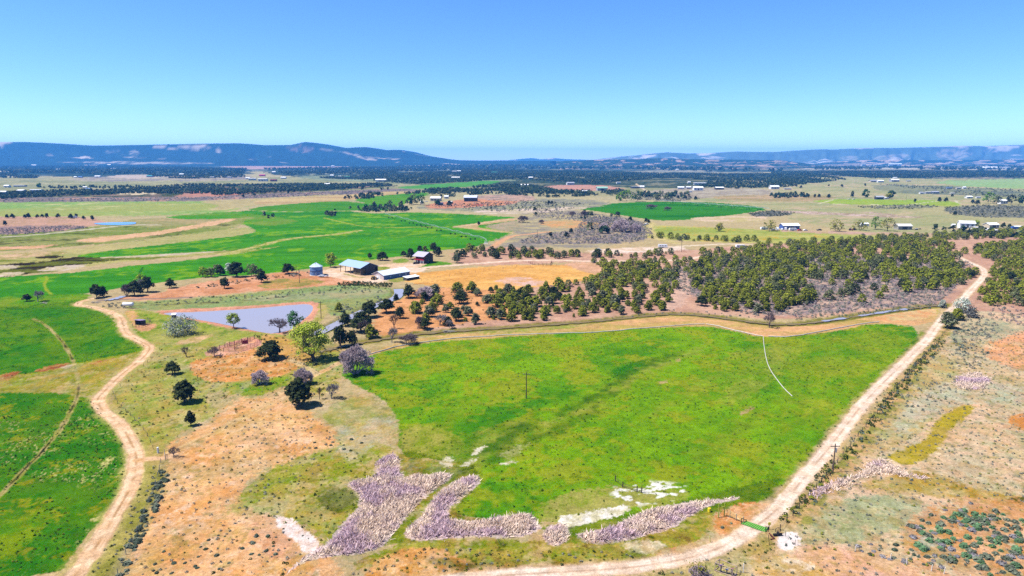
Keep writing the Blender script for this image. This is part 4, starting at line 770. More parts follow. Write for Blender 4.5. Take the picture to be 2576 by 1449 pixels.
# the great cottonwood: leaning forked trunk and a ragged lime crown
def cottonwood():
    s = mpp(907); h, wd = 100 * s, 116 * s; x, y, _ = at(790, 907); m = MB(); r_ = random.Random(5)
    root = empty('cottonwood_tree', (x, y, ground_z(x, y) - .1), 0, 'great lime green cottonwood with a dark leaning forked trunk', 'tree')
    m.tube((.3, 0, -.3), (-.5, 0, 2.2), .75, .6, 10); m.tube((-.5, 0, 2.2), (-2.2, .2, 5.4), .5, .34, 8); m.tube((-.45, 0, 2.0), (-3.6, -.3, 4.0), .42, .28, 8); m.tube((-.4, 0, 2.2), (1.6, .6, 5.2), .36, .24, 8)
    lb = []
    for i in range(46):
        a = r_.uniform(0, 6.28); t = r_.random(); z = h * (.28 + .62 * t); rad = wd / 2 * math.sqrt(max(.05, 1 - ((t - .35) / .75) ** 2)) * r_.uniform(.25, .92); sz = r_.uniform(.09, .16) * wd
        lb.append((-1.6 + rad * math.cos(a), .2 + rad * math.sin(a) * .85, z, sz, sz * .8))
    for l in r_.sample(lb, 20):
        b = r_.choice([(-2.2, .2, 5.4), (-3.6, -.3, 4.0), (1.6, .6, 5.2)]); mid = tuple((b[i] * .5 + l[i] * .5) + r_.uniform(-.3, .3) for i in range(3)); m.tube(b, mid, .2, .12, 5, False); m.tube(mid, l[:3], .12, .04, 4, False)
    m.build('trunk', M_BARK, root); link('crown', crown_mesh('crown', lb, 6500, .42, (218, 234, 60), (180, 208, 40), (236, 240, 130), .2, shell=.35), root)
cottonwood()
leafy(2428,788,36,52,'pale silver willow beside the right road at the canal',SILVER,31,1100,.5,14,'willow_bush','bush',z0=.1); leafy(2450,800,26,40,'grey willow scrub right of the silver willow',((140,140,135),(110,112,108),(170,170,160),.2),32,700,.5,12,'willow_bush','bush',z0=.1); leafy(2374,775,20,24,'small pale bush left of the right road at the canal',SILVER,33,500,.45,9,'willow_bush','bush',z0=.1)
# far trees that stand alone
for i, (px, py, hh, ww, t_, d_) in enumerate([(1578,506,27,40,LIGHT,'bright cottonwood left in the clump behind the round field'),(1605,507,24,44,MIDG,'bright cottonwood right in the clump behind the round field'),(1560,506,22,26,LIGHT,'small cottonwood at the left end of the clump behind the round field'),
    (1655,504,17,22,PALEG,'pale poplar right of the bright clump behind the round field'),(1680,504,18,24,PALEG,'pale poplar behind the far edge of the round field'),(1938,582,26,36,MUST,'yellow green cottonwood left of the parked vehicles'),(2106,583,28,40,MUST,'yellow green cottonwood alone right of the parked vehicles'),(2165,580,22,40,MUST,'bushy yellow tree beside the orange machines'),(2205,578,33,36,LIGHT,'rounded bright green cottonwood beside the long grey barn'),(2237,582,34,44,MUST,'broad yellow cottonwood in front of the long grey barn'),
    (1810,583,20,26,MUST,'small yellow tree in the pale grass left of the vehicles'),(2145,497,17,10,PALEG,'slim poplar left of the house on the green field'),(2178,498,22,18,MIDG,'dark poplar behind the house on the green field'),(2243,499,20,20,MIDG,'dark tree right of the house on the green field'),(2237,501,13,18,MUST,'yellowish tree in front of the dark tree by the house'),(2490,512,28,34,LIGHT,'tall bright cottonwood at the far right'),(2510,514,22,26,PALEG,'pale cottonwood beside the tall bright one at the far right'),(2548,514,25,32,DARKJ,'dark pine by the house at the far right'),(2572,514,22,24,MIDG,'dark green tree at the right frame edge by the far house'),(2458,568,14,20,LIME,'yellow willow between the white houses'),
    (1040,515,28,28,PALEG,'pale poplar clump left of the far ranch'),(1058,516,26,28,MIDG,'dark green trees beside the pale poplars of the far ranch'),(1030,516,20,22,MIDG,'dark shrub below the pale poplars of the far ranch'),(1100,517,14,20,MIDG,'dark tree in front of the far ranch house'),(1130,519,14,20,DARKJ,'second dark tree in front of the far ranch house'),(941,520,14,10,PALEG,'small pale poplar on the near edge of the upper field'),(980,520,16,14,PALEG,'pale poplar left of the far ranch by the upper field'),(1008,520,15,16,PALEG,'pale poplar beside the grey trees of the upper field'),(97,450+22,10,14,LIGHT,'bright green tree among the houses of the left plain')]): leafy(px,py,hh,ww,d_,t_,60+i,260,mpp(py)*2.6,9,z0=.22,tr=.3)
# ------------------------------------------------------------------ woodland
def in_poly(poly, x, y): return poly_sd(poly, np.asarray(x, np.float32), np.asarray(y, np.float32)) < 0
def scatter(pix, spacing, seed=0, jit=.9, keep=1.0, excl=()):
    """jittered grid of world points inside the ground polygon seen through the survey pixels"""
    w_ = [at(*p)[:2] for p in pix]; xs = [p[0] for p in w_]; ys = [p[1] for p in w_]; g = np.random.default_rng(seed + 99)
    X, Y = np.meshgrid(np.arange(min(xs), max(xs), spacing), np.arange(min(ys), max(ys), spacing)); X = X.ravel() + g.uniform(-.5, .5, X.size) * spacing * jit; Y = Y.ravel() + g.uniform(-.5, .5, Y.size) * spacing * jit
    k = in_poly(w_, X, Y) & (g.random(X.size) < keep)
    for e in excl: k &= ~in_poly([at(*p)[:2] for p in e], X, Y)
    return X[k], Y[k]
def to_pix(x, y):
    zc = y * CP + CAM_H * SP; return 1288 + FPX * x / zc, 724.5 - FPX * (y * SP - CAM_H * CP) / zc
def vertex_i(x, y):
    r = np.hypot(x, y); di = np.clip(np.interp(np.arctan2(CAM_H, r), DEP[::-1], np.arange(ND)[::-1]).round().astype(int), 0, ND - 1)
    tj = np.clip(np.interp(np.arctan2(x, y), TH[:1250], np.arange(1250)).round().astype(int), 0, 1249); return di * NT + tj
gap = [(1708,700),(1724,705),(1720,750),(1708,790),(1672,796),(1692,760)]
groves = [([(1080,740),(1240,728),(1330,738),(1310,812),(1180,822),(1060,832),(1030,800)], 9.5, .8, 'on the orange sand above the canal'),
    ([(1245,742),(1330,735),(1460,715),(1530,690),(1710,690),(1715,730),(1700,782),(1600,788),(1480,800),(1250,812)], 6.4, .86, 'in the grove between the golden field and the canal'),
    ([(1480,660),(1750,652),(1750,700),(1640,702),(1540,692)], 7.2, .8, 'in the grove at the right end of the golden field'),
    ([(1745,660),(1800,645),(2000,625),(2000,690),(2060,735),(2060,765),(1990,785),(1830,790),(1755,770),(1745,700)], 6.2, .88, 'in the dense grove right of the sandy gap'),
    ([(1990,618),(2350,603),(2430,640),(2400,660),(2455,690),(2430,715),(2330,740),(2250,700),(2120,705),(2000,705)], 6.4, .86, 'in the wide grove left of the right road'),
    ([(2060,705),(2250,700),(2330,742),(2200,765),(2080,758)], 15, .8, 'standing apart in the sagebrush below the wide grove'),
    ([(2490,690),(2500,655),(2440,642),(2440,630),(2640,600),(2640,800),(2576,772),(2500,770),(2450,755),(2465,735)], 6.6, .88, 'in the grove right of the right road'),
    ([(1140,652),(1180,628),(1290,632),(1480,645),(1700,638),(1700,652),(1480,651),(1290,652)], 7.5, .85, 'in the belt of trees along the farm drive'),
    ([(1740,640),(1990,612),(2350,592),(2600,580),(2600,600),(2350,604),(1990,622),(1800,645)], 7, .85, 'at the back of the woodland'),
    ([(1640,594),(1740,600),(1935,607),(1935,613),(1740,608),(1640,601)], 7.5, .8, 'in the thin row beyond the woodland')]
cand = []
for gi_, (pl, sp_, kp, ph) in enumerate(groves):
    X, Y = scatter(pl, sp_, gi_, .95, kp, (gap,)); idx = vertex_i(X, Y)
    for x, y, i in zip(X, Y, idx):
        if ID[i] in (roadR, drive): continue
        cand.append((math.hypot(x, y), x, y, i, ph))
cand.sort(key=lambda c: c[0])
LABELS_J = {}
rs = random.Random(3)
N_IND = 225
far_lots = []
def tone_pick(ph):
    p = rs.random()
    if 'orange sand' in ph: return 'dark' if p < .35 else 'grey' if p < .65 else 'olive'
    if 'farm drive' in ph: return 'dark' if p < .4 else 'grey' if p < .6 else 'olive'
    return 'dark' if p < .05 else 'grey' if p < .25 else 'olive'
for n_, (d_, x, y, i, ph) in enumerate(cand):
    tone = tone_pick(ph); h = rs.choice((2.3, 3.3, 4.2, 4.8, 5.4, 6.2)) * rs.uniform(.88, 1.12); sc = h / 5.0
    if n_ < N_IND:
        q = rs.choice(by_tone(tone)); tm, cm, h0, w0, _ = JPROTO[q]; px, py = to_pix(x, y)
        size = 'low' if h < 3.8 else 'tall' if h > 5.4 else 'rounded'; edge = ''
        lab = f"{size} {'dark green' if tone == 'dark' else 'grey green' if tone == 'grey' else 'olive green'} juniper {ph}"
        put_tree('juniper_tree', (x, y, float(WZ[i]) - .08), tm, cm, lab, 'juniper', lab[:lab.index('juniper')] + 'junipers ' + ph, (sc * rs.uniform(.9, 1.4), sc * rs.uniform(.9, 1.4), sc))
    else: far_lots.append((x, y, float(WZ[i]), h, tone))
def mass(name, lots, nq, size, label, cat, wide=.54, cols=None):
    """many trees in one mesh: each a stump and a crown of nq sprays over a few lobes"""
    Vs, Cs = [], []
    n = len(lots); A = np.array([(l[0], l[1], l[2], l[3]) for l in lots], np.float32); tn = [l[4] for l in lots]
    base = np.stack([sr(cols[t][0]) for t in tn]); base2 = np.stack([sr(cols[t][1]) for t in tn])
    for q in range(nq):
        t = rng.random(n); a = rng.random(n) * 6.283; z = A[:, 3] * (.12 + .84 * t); r = A[:, 3] * wide * np.sqrt(np.clip(1 - (t * .95) ** 2.2, .05, 1)) * (.45 + .55 * rng.random(n))
        cen = np.stack([A[:, 0] + r * np.cos(a), A[:, 1] + r * np.sin(a), A[:, 2] + z], 1); nr = np.stack([np.cos(a) * .8, np.sin(a) * .8, .5 + t], 1) + rng.normal(size=(n, 3)) * .6
        V, F = quads(cen, nr, size * A[:, 3] * (.6 + .8 * rng.random(n))); Vs.append(V)
        m = rng.random(n)[:, None]; Cs.append(np.repeat((base * m + base2 * (1 - m)) * (.8 + .4 * rng.random(n)[:, None]), 4, 0))
    V = np.concatenate(Vs); o = link(name, np_mesh(name, V, np.arange(len(V)).reshape(-1, 4), M_LEAF, np.concatenate(Cs))); return tag(o, label, cat, kind='stuff')
TC = {'olive': OLIVE, 'dark': DARKJ, 'grey': GREYJ, 'far': ((58, 84, 48), (44, 66, 40)), 'sage': ((168, 166, 152), (130, 134, 122)), 'purple': ((184, 166, 168), (150, 134, 138)), 'green': ((110, 140, 100), (80, 115, 80)), 'bluish': ((120, 138, 122), (92, 112, 100)), 'dgreen': ((70, 95, 25), (50, 75, 18)), 'pale': ((165, 165, 150), (140, 145, 130))}
mass('woodland', far_lots, 190, .15, 'far part of the juniper woodland whose trees merge together', 'woodland', cols=TC)
# far forests, thousands of small trees
far = []; FT = [([(0,487),(130,481),(300,477),(480,464),(640,465),(800,462),(960,461),(1000,467),(820,478),(640,487),(560,492),(500,488),(350,487),(200,492),(0,501)], 8.5, .7), ([(100,474),(200,472),(360,468),(360,473),(200,477)], 12, .7),
    ([(0,417),(350,418),(620,425),(610,447),(480,440),(300,440),(100,437),(0,436)], 20, .42), ([(0,437),(100,444),(90,449),(0,447)], 14, .7), ([(370,440),(600,440),(620,446),(480,452),(380,447)], 13, .6), ([(640,425),(1000,420),(1300,420),(1290,430),(1000,432),(700,430)], 24, .4), ([(700,432),(1000,430),(1000,442),(860,440),(720,444)], 15, .5),
    ([(800,447),(1000,440),(1200,428),(1500,430),(1700,436),(2000,437),(2040,452),(2020,470),(1850,475),(1760,470),(1790,455),(1700,448),(1560,458),(1500,463),(1300,452),(1180,458),(1050,462),(900,452),(830,450)], 9.5, .7),
    ([(1080,478),(1290,463),(1360,470),(1400,480),(1480,482),(1510,493),(1380,497),(1240,488),(1180,492),(1130,483),(1080,488)], 8, .85), ([(1510,485),(1560,478),(1580,487),(1540,493)], 9, .7), ([(1080,488),(1130,484),(1150,495),(1110,497)], 8, .7), ([(1600,484),(1760,490),(1740,500),(1620,497)], 14, .6),
    ([(1940,432),(2576,432),(2576,446),(2380,446),(2200,450),(2080,441),(1940,440)], 10, .7), ([(1931,445),(2050,441),(2130,452),(2060,460),(1931,468)], 8.5, .8), ([(1940,488),(2040,487),(2035,497),(1940,500)], 9, .5), ([(1000,412),(1500,415),(1700,424),(2000,432),(1500,428),(1000,420)], 40, .3), ([(0,402),(600,410),(1100,412),(600,416),(0,410)], 60, .2), ([(2050,420),(2576,420),(2576,430),(2050,428)], 30, .3),
    ([(864,525),(1000,520),(1040,526),(1010,534),(900,533)], 7, .55), ([(890,500),(1030,485),(1080,478),(1080,486),(1000,493),(900,503)], 9, .6), ([(910,469),(960,466),(985,470),(980,478),(900,482)], 15, .5), ([(870,500),(900,494),(960,488),(930,500)], 14, .6), ([(1450,538),(1560,540),(1600,556),(1560,580),(1640,592),(1600,596),(1450,570)], 11, .1), ([(1390,570),(1520,565),(1560,590),(1400,590)], 15, .3), ([(665,540),(720,545),(715,556),(660,552)], 8, .8), ([(815,537),(845,535),(850,543),(820,546)], 8, .8), ([(2330,575),(2576,592),(2576,600),(2400,600)], 8, .6)]
for k, (pl, sp_, kp) in enumerate(FT):
    X, Y = scatter(pl, sp_, 300 + k, 1.0, kp); cl_ = fbm(X / (sp_ * 9), Y / (sp_ * 14), 500 + k, 3) + .25 * np.random.default_rng(k).random(len(X)) > .545; X, Y = X[cl_], Y[cl_]; hs_ = np.random.default_rng(k).uniform(3.6, 6.6, len(X)) * max(1.0, sp_ / 11)
    Zg = WZ[vertex_i(X, Y)]; far += [(x, y, z, h, rs.choice(('far', 'far', 'far', 'dark', 'grey'))) for x, y, z, h in zip(X, Y, Zg, hs_)]
print('far trees', len(far), 'grove', len(cand))
mass('forest', far, 13, .55, 'dark juniper forest in bands across the far plain', 'forest', cols=TC)
# junipers that stand alone in the middle distance: low detail crowns shared
JFAR = []
for i in range(3):
    lb = juniper_lobes(5, 5.4, 70 + i); JFAR.append((limb_mb(lb, 5, .2, 3, i).mesh('trunk', M_BARK), crown_mesh('crown', lb, 220, 1.0, *DARKJ)))
lone = [(18,549,'among the row on the pink ground far left'),(32,549,'among the row on the pink ground far left'),(62,549,'among the row on the pink ground far left'),(72,549,'among the row on the pink ground far left'),(94,548,'among the row on the pink ground far left'),(106,547,'among the row on the pink ground far left'),(118,548,'among the row on the pink ground far left'),(146,548,'among the row on the pink ground far left'),(178,550,'among the row on the pink ground far left'),(192,548,'among the row on the pink ground far left'),(210,552,'among the row on the pink ground far left'),(232,554,'among the row on the pink ground far left'),(13,567,'alone below the row on the pink ground far left'),
    (868,501,'on the edge of the upper green field'),(933,488,'on the edge of the upper green field'),(955,491,'on the edge of the upper green field'),(760,479,'on the grey slope below the far forest'),(740,484,'on the grey slope below the far forest'),(725,487,'on the grey slope below the far forest'),(800,478,'on the grey slope below the far forest'),(912,478,'on the grey slope below the far forest'),(612,497,'on the grey slope below the far forest'),(640,493,'on the grey slope below the far forest'),
    (1204,566,'beside the track at the pivot field'),(1385,596,'in the sagebrush flat beyond the woodland'),(1424,596,'in the sagebrush flat beyond the woodland'),(1510,586,'in the sagebrush flat beyond the woodland'),(1437,587,'in the sagebrush flat beyond the woodland'),(1527,587,'in the sagebrush flat beyond the woodland'),(1590,572,'in the sagebrush flat beyond the woodland'),(1625,559,'below the dark green round field'),(1632,561,'below the dark green round field'),(1585,555,'below the dark green round field'),(1470,538,'below the dark green round field'),(1345,530,'between the two green pivot fields'),(1348,541,'between the two green pivot fields'),(1380,514,'between the two green pivot fields'),(1388,513,'between the two green pivot fields'),
    (2302,509,'alone right of the house on the green field'),(2363,508,'near the far white houses at the right'),(2380,508,'near the far white houses at the right'),(2396,495,'near the far white houses at the right'),(2402,542,'alone in the far sagebrush at the right'),(2446,512,'near the tall cottonwood at the far right'),(2460,515,'near the tall cottonwood at the far right'),(2411,568,'at the left end of the white house at the right'),(2524,573,'right of the white shed at the right'),(2540,573,'right of the white shed at the right'),(2535,590,'in front of the white houses at the right'),
    (2015,474,'on the far plain right of the woodland ridge'),(2085,469,'on the far plain right of the woodland ridge'),(2176,468,'on the far plain right of the woodland ridge'),(2118,471,'on the far plain right of the woodland ridge'),(2050,497,'left of the house on the green field'),(2060,497,'left of the house on the green field'),(2084,498,'left of the house on the green field'),(2034,497,'left of the house on the green field'),(1706,500,'behind the dark green round field'),(1725,500,'behind the dark green round field'),(1750,503,'behind the dark green round field')]
for n_, (px, py, ph) in enumerate(lone):
    x, y, _ = at(px, py); i = int(vertex_i(np.array([x]), np.array([y]))[0]); h = rs.uniform(4.2, 6.4) * (1.25 if py < 520 else 1); tm, cm = JFAR[n_ % 3]
    put_tree('juniper_tree', (x, y, float(WZ[i]) - .05), tm, cm, 'small dark juniper ' + ph, 'juniper', 'far junipers ' + ph, h / 5)
# ------------------------------------------------------------------ sagebrush
def sage_proto(seed, c1, c2):
    r_ = np.random.default_rng(seed); k = 90; d = r_.normal(size=(k, 3)); d[:, 2] = np.abs(d[:, 2]); d /= np.linalg.norm(d, axis=1, keepdims=True)
    p = d * (.55 + .45 * r_.random((k, 1))) * np.array([.62, .62, .62]); V, F = quads(p, d + np.array([0, 0, .5]) + r_.normal(size=(k, 3)) * .4, .26 * (.6 + .8 * r_.random(k))); return np_mesh('sagebrush', V, F, M_LEAF, leaf_cols(k, c1, c2))
SAGE = [sage_proto(1, (150, 158, 132), (108, 120, 98)), sage_proto(2, (112, 126, 102), (78, 94, 74)), sage_proto(3, (186, 180, 182), (150, 144, 148)), sage_proto(4, (134, 172, 122), (98, 140, 94))]
SNAME = ['grey green', 'dark grey green', 'pale lavender grey', 'sea green']
spots = []
def sage_zone(pix, sp_, keep, ph, kinds, s0=.7, s1=1.3, seed=0):
    X, Y = scatter(pix, sp_, 700 + seed, 1.1, keep)
    for x, y in zip(X, Y): spots.append((math.hypot(x, y), x, y, rs.uniform(s0, s1), rs.choice(kinds), ph))
sage_zone([(350,1440),(400,1350),(520,1330),(660,1350),(640,1400),(560,1449),(400,1465)], 2.3, .45, 'on the sand in the lower left', (0, 1, 1), seed=1, s0=.45, s1=.85)
sage_zone([(640,1330),(720,1360),(730,1400),(640,1420)], 2.2, .4, 'on the sand beside the white salt patch', (0, 1), seed=2, s0=.4, s1=.8)
sage_zone([(800,1095),(930,1085),(940,1120),(850,1150),(780,1130)], 3, .45, 'on the grey patch left of the reeds', (0, 1), seed=3, s0=.5, s1=.9)
sage_zone([(285,1449),(320,1370),(355,1300),(400,1180),(428,1175),(412,1250),(375,1320),(335,1400),(310,1470)], 1.15, .68, 'in the row along the left fence', (0, 1, 1, 0), seed=4, s0=.6, s1=1.25)
sage_zone([(2290,1310),(2390,1280),(2576,1290),(2576,1449),(2480,1449),(2330,1400),(2280,1350)], 1.75, .8, 'in the sagebrush patch at the lower right', (0, 0, 2, 3, 3), seed=5, s0=.75, s1=1.5)
sage_zone([(2380,1300),(2440,1290),(2500,1300),(2480,1325),(2420,1320)], 1.5, .7, 'in the thick green clump of the lower right patch', (3, 3, 0), seed=15, s0=.9, s1=1.6)
sage_zone([(2110,1365),(2240,1365),(2330,1390),(2400,1425),(2340,1432),(2200,1400)], 1.5, .65, 'in the fringe below the sagebrush patch', (0, 1, 2), seed=6, s0=.5, s1=.95)
sage_zone([(2410,1250),(2500,1255),(2500,1280),(2400,1275)], 4, .6, 'on the pink soil above the sagebrush patch', (0, 2), seed=7)
sage_zone([(1820,1310),(1870,1325),(1840,1345),(1790,1335)], 1.8, .5, 'on the orange mound beside the cattle guard', (1, 0), seed=8, s0=.5, s1=.9)
spots.sort(); print('sage', len(spots))
small = []
n_w = 0
row_ = [q for q in spots if 'left fence' in q[5]]; spots = [q for q in spots if 'left fence' not in q[5]]
for d_, x, y, s, k, ph in row_:
    o = link('weed_bush', SAGE[k]); o.location = (x, y, float(WZ[int(vertex_i(np.array([x]), np.array([y]))[0])]) - .03); o.scale = (s * 1.2, s * 1.1, s * .95); o.rotation_euler[2] = rs.uniform(0, 6.28)
    sz = 'small' if s < .75 else 'large' if s > 1.05 else 'medium'; lb_ = f'{sz} {SNAME[k]} bush in the weedy row along the left fence'; tag(o, lb_, 'weed bush', lb_.replace('bush', 'bushes'))
for n_, (d_, x, y, s, k, ph) in enumerate(spots):
    z = float(WZ[int(vertex_i(np.array([x]), np.array([y]))[0])])
    if n_ < 298:
        o = link('sagebrush', SAGE[k]); o.location = (x, y, z - .03); o.scale = (s * rs.uniform(.9, 1.3), s * rs.uniform(.9, 1.3), s * rs.uniform(.7, 1)); o.rotation_euler[2] = rs.uniform(0, 6.28)
        sz = 'small' if s < .75 else 'large' if s > 1.05 else 'medium'
        tag(o, f'{sz} {SNAME[k]} sagebrush {ph}', 'sagebrush', f'{sz} {SNAME[k]} sagebrush {ph}')
    else: small.append((x, y, z, s * .9, 'sage'))
def scrub(pix, sp_, keep, kinds, s0=.6, s1=1.2, seed=0):
    X, Y = scatter(pix, sp_, 900 + seed, 1.1, keep); Z = WZ[vertex_i(X, Y)]; ids = ID[vertex_i(X, Y)]
    for x, y, z, i_ in zip(X, Y, Z, ids):
        if i_ == 0: small.append((x, y, float(z) - .05, rs.uniform(s0, s1), rs.choice(kinds)))
scrub([(1640,690),(1760,655),(2000,640),(2300,650),(2450,660),(2400,730),(2350,768),(2200,776),(2000,795),(1880,795),(1720,740)], 2.5, .6, ('sage', 'purple', 'sage', 'pale'), .7, 1.3, 1)
scrub([(2000,795),(2200,776),(2350,768),(2350,775),(2200,790),(2000,806)], 2.2, .7, ('bluish', 'sage'), .5, 1.0, 2)
scrub([(1500,800),(1700,780),(1900,795),(1900,802),(1700,786),(1500,806)], 2.4, .5, ('sage', 'bluish'), .5, .9, 3); scrub([(2500,770),(2600,775),(2600,830),(2480,800)], 2.6, .6, ('sage', 'purple', 'pale'), .6, 1.1, 4)
scrub([(2400,830),(2450,790),(2500,800),(2520,830),(2440,880),(2390,880)], 2, .55, ('bluish', 'sage', 'pale'), .5, 1.0, 5); scrub([(2400,875),(2500,880),(2460,930),(2380,930)], 2, .5, ('bluish', 'sage'), .5, .9, 6)
scrub([(2270,960),(2420,940),(2400,1000),(2260,1060)], 2.2, .4, ('bluish', 'pale', 'sage'), .4, .8, 7); scrub([(2180,1110),(2300,1090),(2230,1150),(2150,1160)], 2, .3, ('pale', 'sage'), .4, .7, 8)
scrub([(2360,850),(2385,860),(2262,1000),(2130,1170),(2115,1155),(2250,970)], 1.5, .6, ('dgreen', 'bluish', 'dgreen'), .5, 1.0, 9); scrub([(2085,1160),(2120,1170),(2040,1260),(1980,1320),(1960,1310),(2030,1220)], 1.3, .7, ('dgreen', 'olive'), .5, 1.0, 10)
scrub([(500,746),(640,742),(880,716),(980,720),(980,735),(760,745),(640,756),(430,770),(340,765)], 3, .5, ('bluish', 'sage', 'dgreen'), .5, 1.0, 11); scrub([(850,712),(900,709),(985,714),(985,723),(900,721),(850,719)], 1.8, .9, ('dgreen', 'dark', 'dgreen'), .7, 1.3, 12)
scrub([(850,770),(960,745),(985,752),(900,790),(830,815)], 2.5, .6, ('bluish', 'sage', 'pale'), .6, 1.1, 13); scrub([(300,760),(340,762),(330,778),(245,772)], 2, .6, ('bluish', 'sage'), .6, 1.0, 14)
scrub([(640,840),(760,845),(750,860),(640,858)], 2.2, .4, ('dgreen', 'olive'), .5, .9, 15); scrub([(700,890),(840,870),(900,880),(850,900),(760,930)], 2.2, .4, ('sage', 'dgreen'), .4, .8, 16)
scrub([(480,724),(640,700),(780,684),(790,690),(640,708),(480,732)], 2.6, .4, ('sage', 'dgreen', 'pale'), .7, 1.3, 17); scrub([(1480,545),(1560,548),(1620,560),(1640,590),(1600,612),(1400,615),(1300,612),(1330,595),(1440,580)], 4.2, .75, ('sage', 'purple', 'sage'), 1.0, 1.8, 18)
scrub([(1340,525),(1560,545),(1640,575),(1640,590),(1480,560),(1340,545)], 5, .5, ('sage', 'purple'), 1.0, 1.8, 19); scrub([(2370,522),(2480,516),(2640,520),(2640,548),(2480,548),(2390,538)], 6, .7, ('sage', 'sage', 'dark'), 1.2, 2.2, 20); scrub([(2150,520),(2280,514),(2380,519),(2300,526),(2200,526)], 7, .7, ('sage', 'dark'), 1.2, 2.0, 21); scrub([(1880,536),(1945,530),(2000,535),(1980,543),(1900,546)], 5, .8, ('sage', 'dark'), 1.2, 2.0, 22)
scrub([(1060,518),(1300,505),(1540,515),(1400,530),(1250,533)], 7, .5, ('sage', 'far'), 1.2, 2.4, 23); scrub([(0,576),(180,568),(230,573),(110,587),(0,594)], 4, .7, ('purple', 'sage'), 1, 1.6, 24); scrub([(0,502),(480,497),(900,480),(1040,477),(880,490),(420,507),(0,509)], 10, .5, ('sage', 'purple'), 1.6, 2.6, 25); scrub([(1090,735),(1300,730),(1480,700),(1540,690),(1500,712),(1330,740),(1300,810),(1060,828)], 5, .35, ('sage', 'dgreen'), .4, .8, 26)
scrub([(1560,482),(1700,488),(1760,500),(1700,508),(1560,500)], 8, .6, ('sage', 'far'), 1.2, 2.4, 27); scrub([(2200,462),(2576,478),(2576,498),(2400,490)], 14, .5, ('sage', 'far'), 2, 3.2, 28)
scrub([(280,1010),(300,1000),(345,1080),(370,1130),(350,1140),(320,1080)], 2, .35, ('dgreen',), .3, .6, 29); scrub([(520,900),(860,930),(820,1000),(560,1040),(480,1060),(380,1130),(300,980),(400,890)], 4, .3, ('dgreen', 'olive'), .3, .7, 30)
for q_, (pl, sp_, kp, kn) in enumerate([([(300,1449),(420,1200),(560,1060),(760,1030),(860,1110),(700,1300),(800,1449)], 1.5, .42, ('dgreen', 'sage', 'sage')), ([(400,880),(860,870),(850,1000),(560,1060),(380,1140),(290,1000)], 2.0, .42, ('dgreen', 'olive', 'sage')),
    ([(2130,1120),(2300,950),(2400,830),(2600,830),(2600,1449),(1960,1449),(1980,1330)], 1.5, .5, ('sage', 'pale', 'bluish', 'olive')), ([(620,1290),(860,1120),(1010,1150),(830,1380)], 1.6, .4, ('dgreen', 'olive')), ([(880,1449),(1000,1380),(1640,1390),(1500,1430)], 1.1, .5, ('dgreen', 'olive', 'sage')), ([(215,1449),(330,1240),(390,1170),(400,1240),(300,1449)], 1.2, .5, ('dgreen', 'sage')), ([(1600,1449),(1850,1380),(1950,1350),(1960,1449)], 1.1, .5, ('olive', 'sage', 'dgreen')), ([(2100,1000),(2240,950),(2372,835),(2390,845),(2260,990),(2020,1270),(1990,1290)], 1.6, .5, ('dgreen', 'bluish'))]):
    scrub(pl, sp_, kp, kn, .16, .5, 60 + q_)
print('scrub', len(small))
mass('scrub', small, 20, .42, 'low grey sagebrush and weeds spread over the open ground', 'scrub', wide=.85, cols=TC)
# ------------------------------------------------------------------ reeds
RB = []
for k, pl in enumerate(reed_polys):
    X, Y = scatter(smooth_poly(pl, 1), (.25, .25, .25, .25, .27, .3)[k], 1200 + k, 1.4, .85); pw_ = [at(*p)[:2] for p in smooth_poly(pl, 1)]; sd_ = -poly_sd(pw_, X.astype(np.float32), Y.astype(np.float32)); kk = np.random.default_rng(k).random(len(X)) < sst(-.6, 2.6, sd_ + 3.2 * (fbm(X / 1.6, Y / 1.6, 88, 3) - .5)); X, Y, sd_ = X[kk], Y[kk], sd_[kk]
    RB.append(np.stack([X, Y, WZ[vertex_i(X, Y)], np.full(len(X), k), np.clip(.45 + sd_ / 2.5, .45, 1)], 1))
RB = np.concatenate(RB); n = len(RB); print('reeds', n)
Vs, Cs = [], []
nz_ = fbm(RB[:, 0] / 5, RB[:, 1] / 5, 77, 3); tone_ = sst(.42, .6, nz_)[:, None]
for q in range(2):
    a = rng.random(n) * 6.283; wd = .07 + .10 * rng.random(n); hh = (.5 + .55 * rng.random(n)) * (.7 + .6 * vn(RB[:, 0] / 3, RB[:, 1] / 3, 5)); hh *= RB[:, 4] * (.6 + .9 * fbm(RB[:, 0] / 2.2, RB[:, 1] / 2.2, 91, 3)); hh[RB[:, 3] >= 4] *= .8
    ox, oy = rng.normal(size=n) * .1, rng.normal(size=n) * .1; lx, ly = rng.normal(size=n) * .5 + .1, rng.normal(size=n) * .5; dx, dy = np.cos(a) * wd, np.sin(a) * wd; z0 = RB[:, 2] - .1
    Vs.append(np.stack([np.stack([RB[:, 0] + ox - dx, RB[:, 1] + oy - dy, z0], 1), np.stack([RB[:, 0] + ox + dx, RB[:, 1] + oy + dy, z0], 1), np.stack([RB[:, 0] + ox + lx + dx * .35, RB[:, 1] + oy + ly + dy * .35, z0 + hh], 1), np.stack([RB[:, 0] + ox + lx - dx * .35, RB[:, 1] + oy + ly - dy * .35, z0 + hh], 1)], 1).reshape(-1, 3))
    c = sr((250, 226, 204)) * 1.65 * (1 - tone_) + sr((236, 206, 212)) * 1.5 * tone_; pk = rng.random(n) < .12; c = c * (.75 + .6 * rng.random(n)[:, None]); c[pk] = sr((165, 135, 135)) * (.7 + .6 * rng.random(pk.sum())[:, None]); Cs.append(np.repeat(c, 4, 0))
V = np.concatenate(Vs); o = link('reeds', np_mesh('reeds', V, np.arange(len(V)).reshape(-1, 4), M_REED, np.concatenate(Cs))); tag(o, 'dry pinkish grey reed beds winding along the bottom of the pasture', 'reeds', kind='stuff')
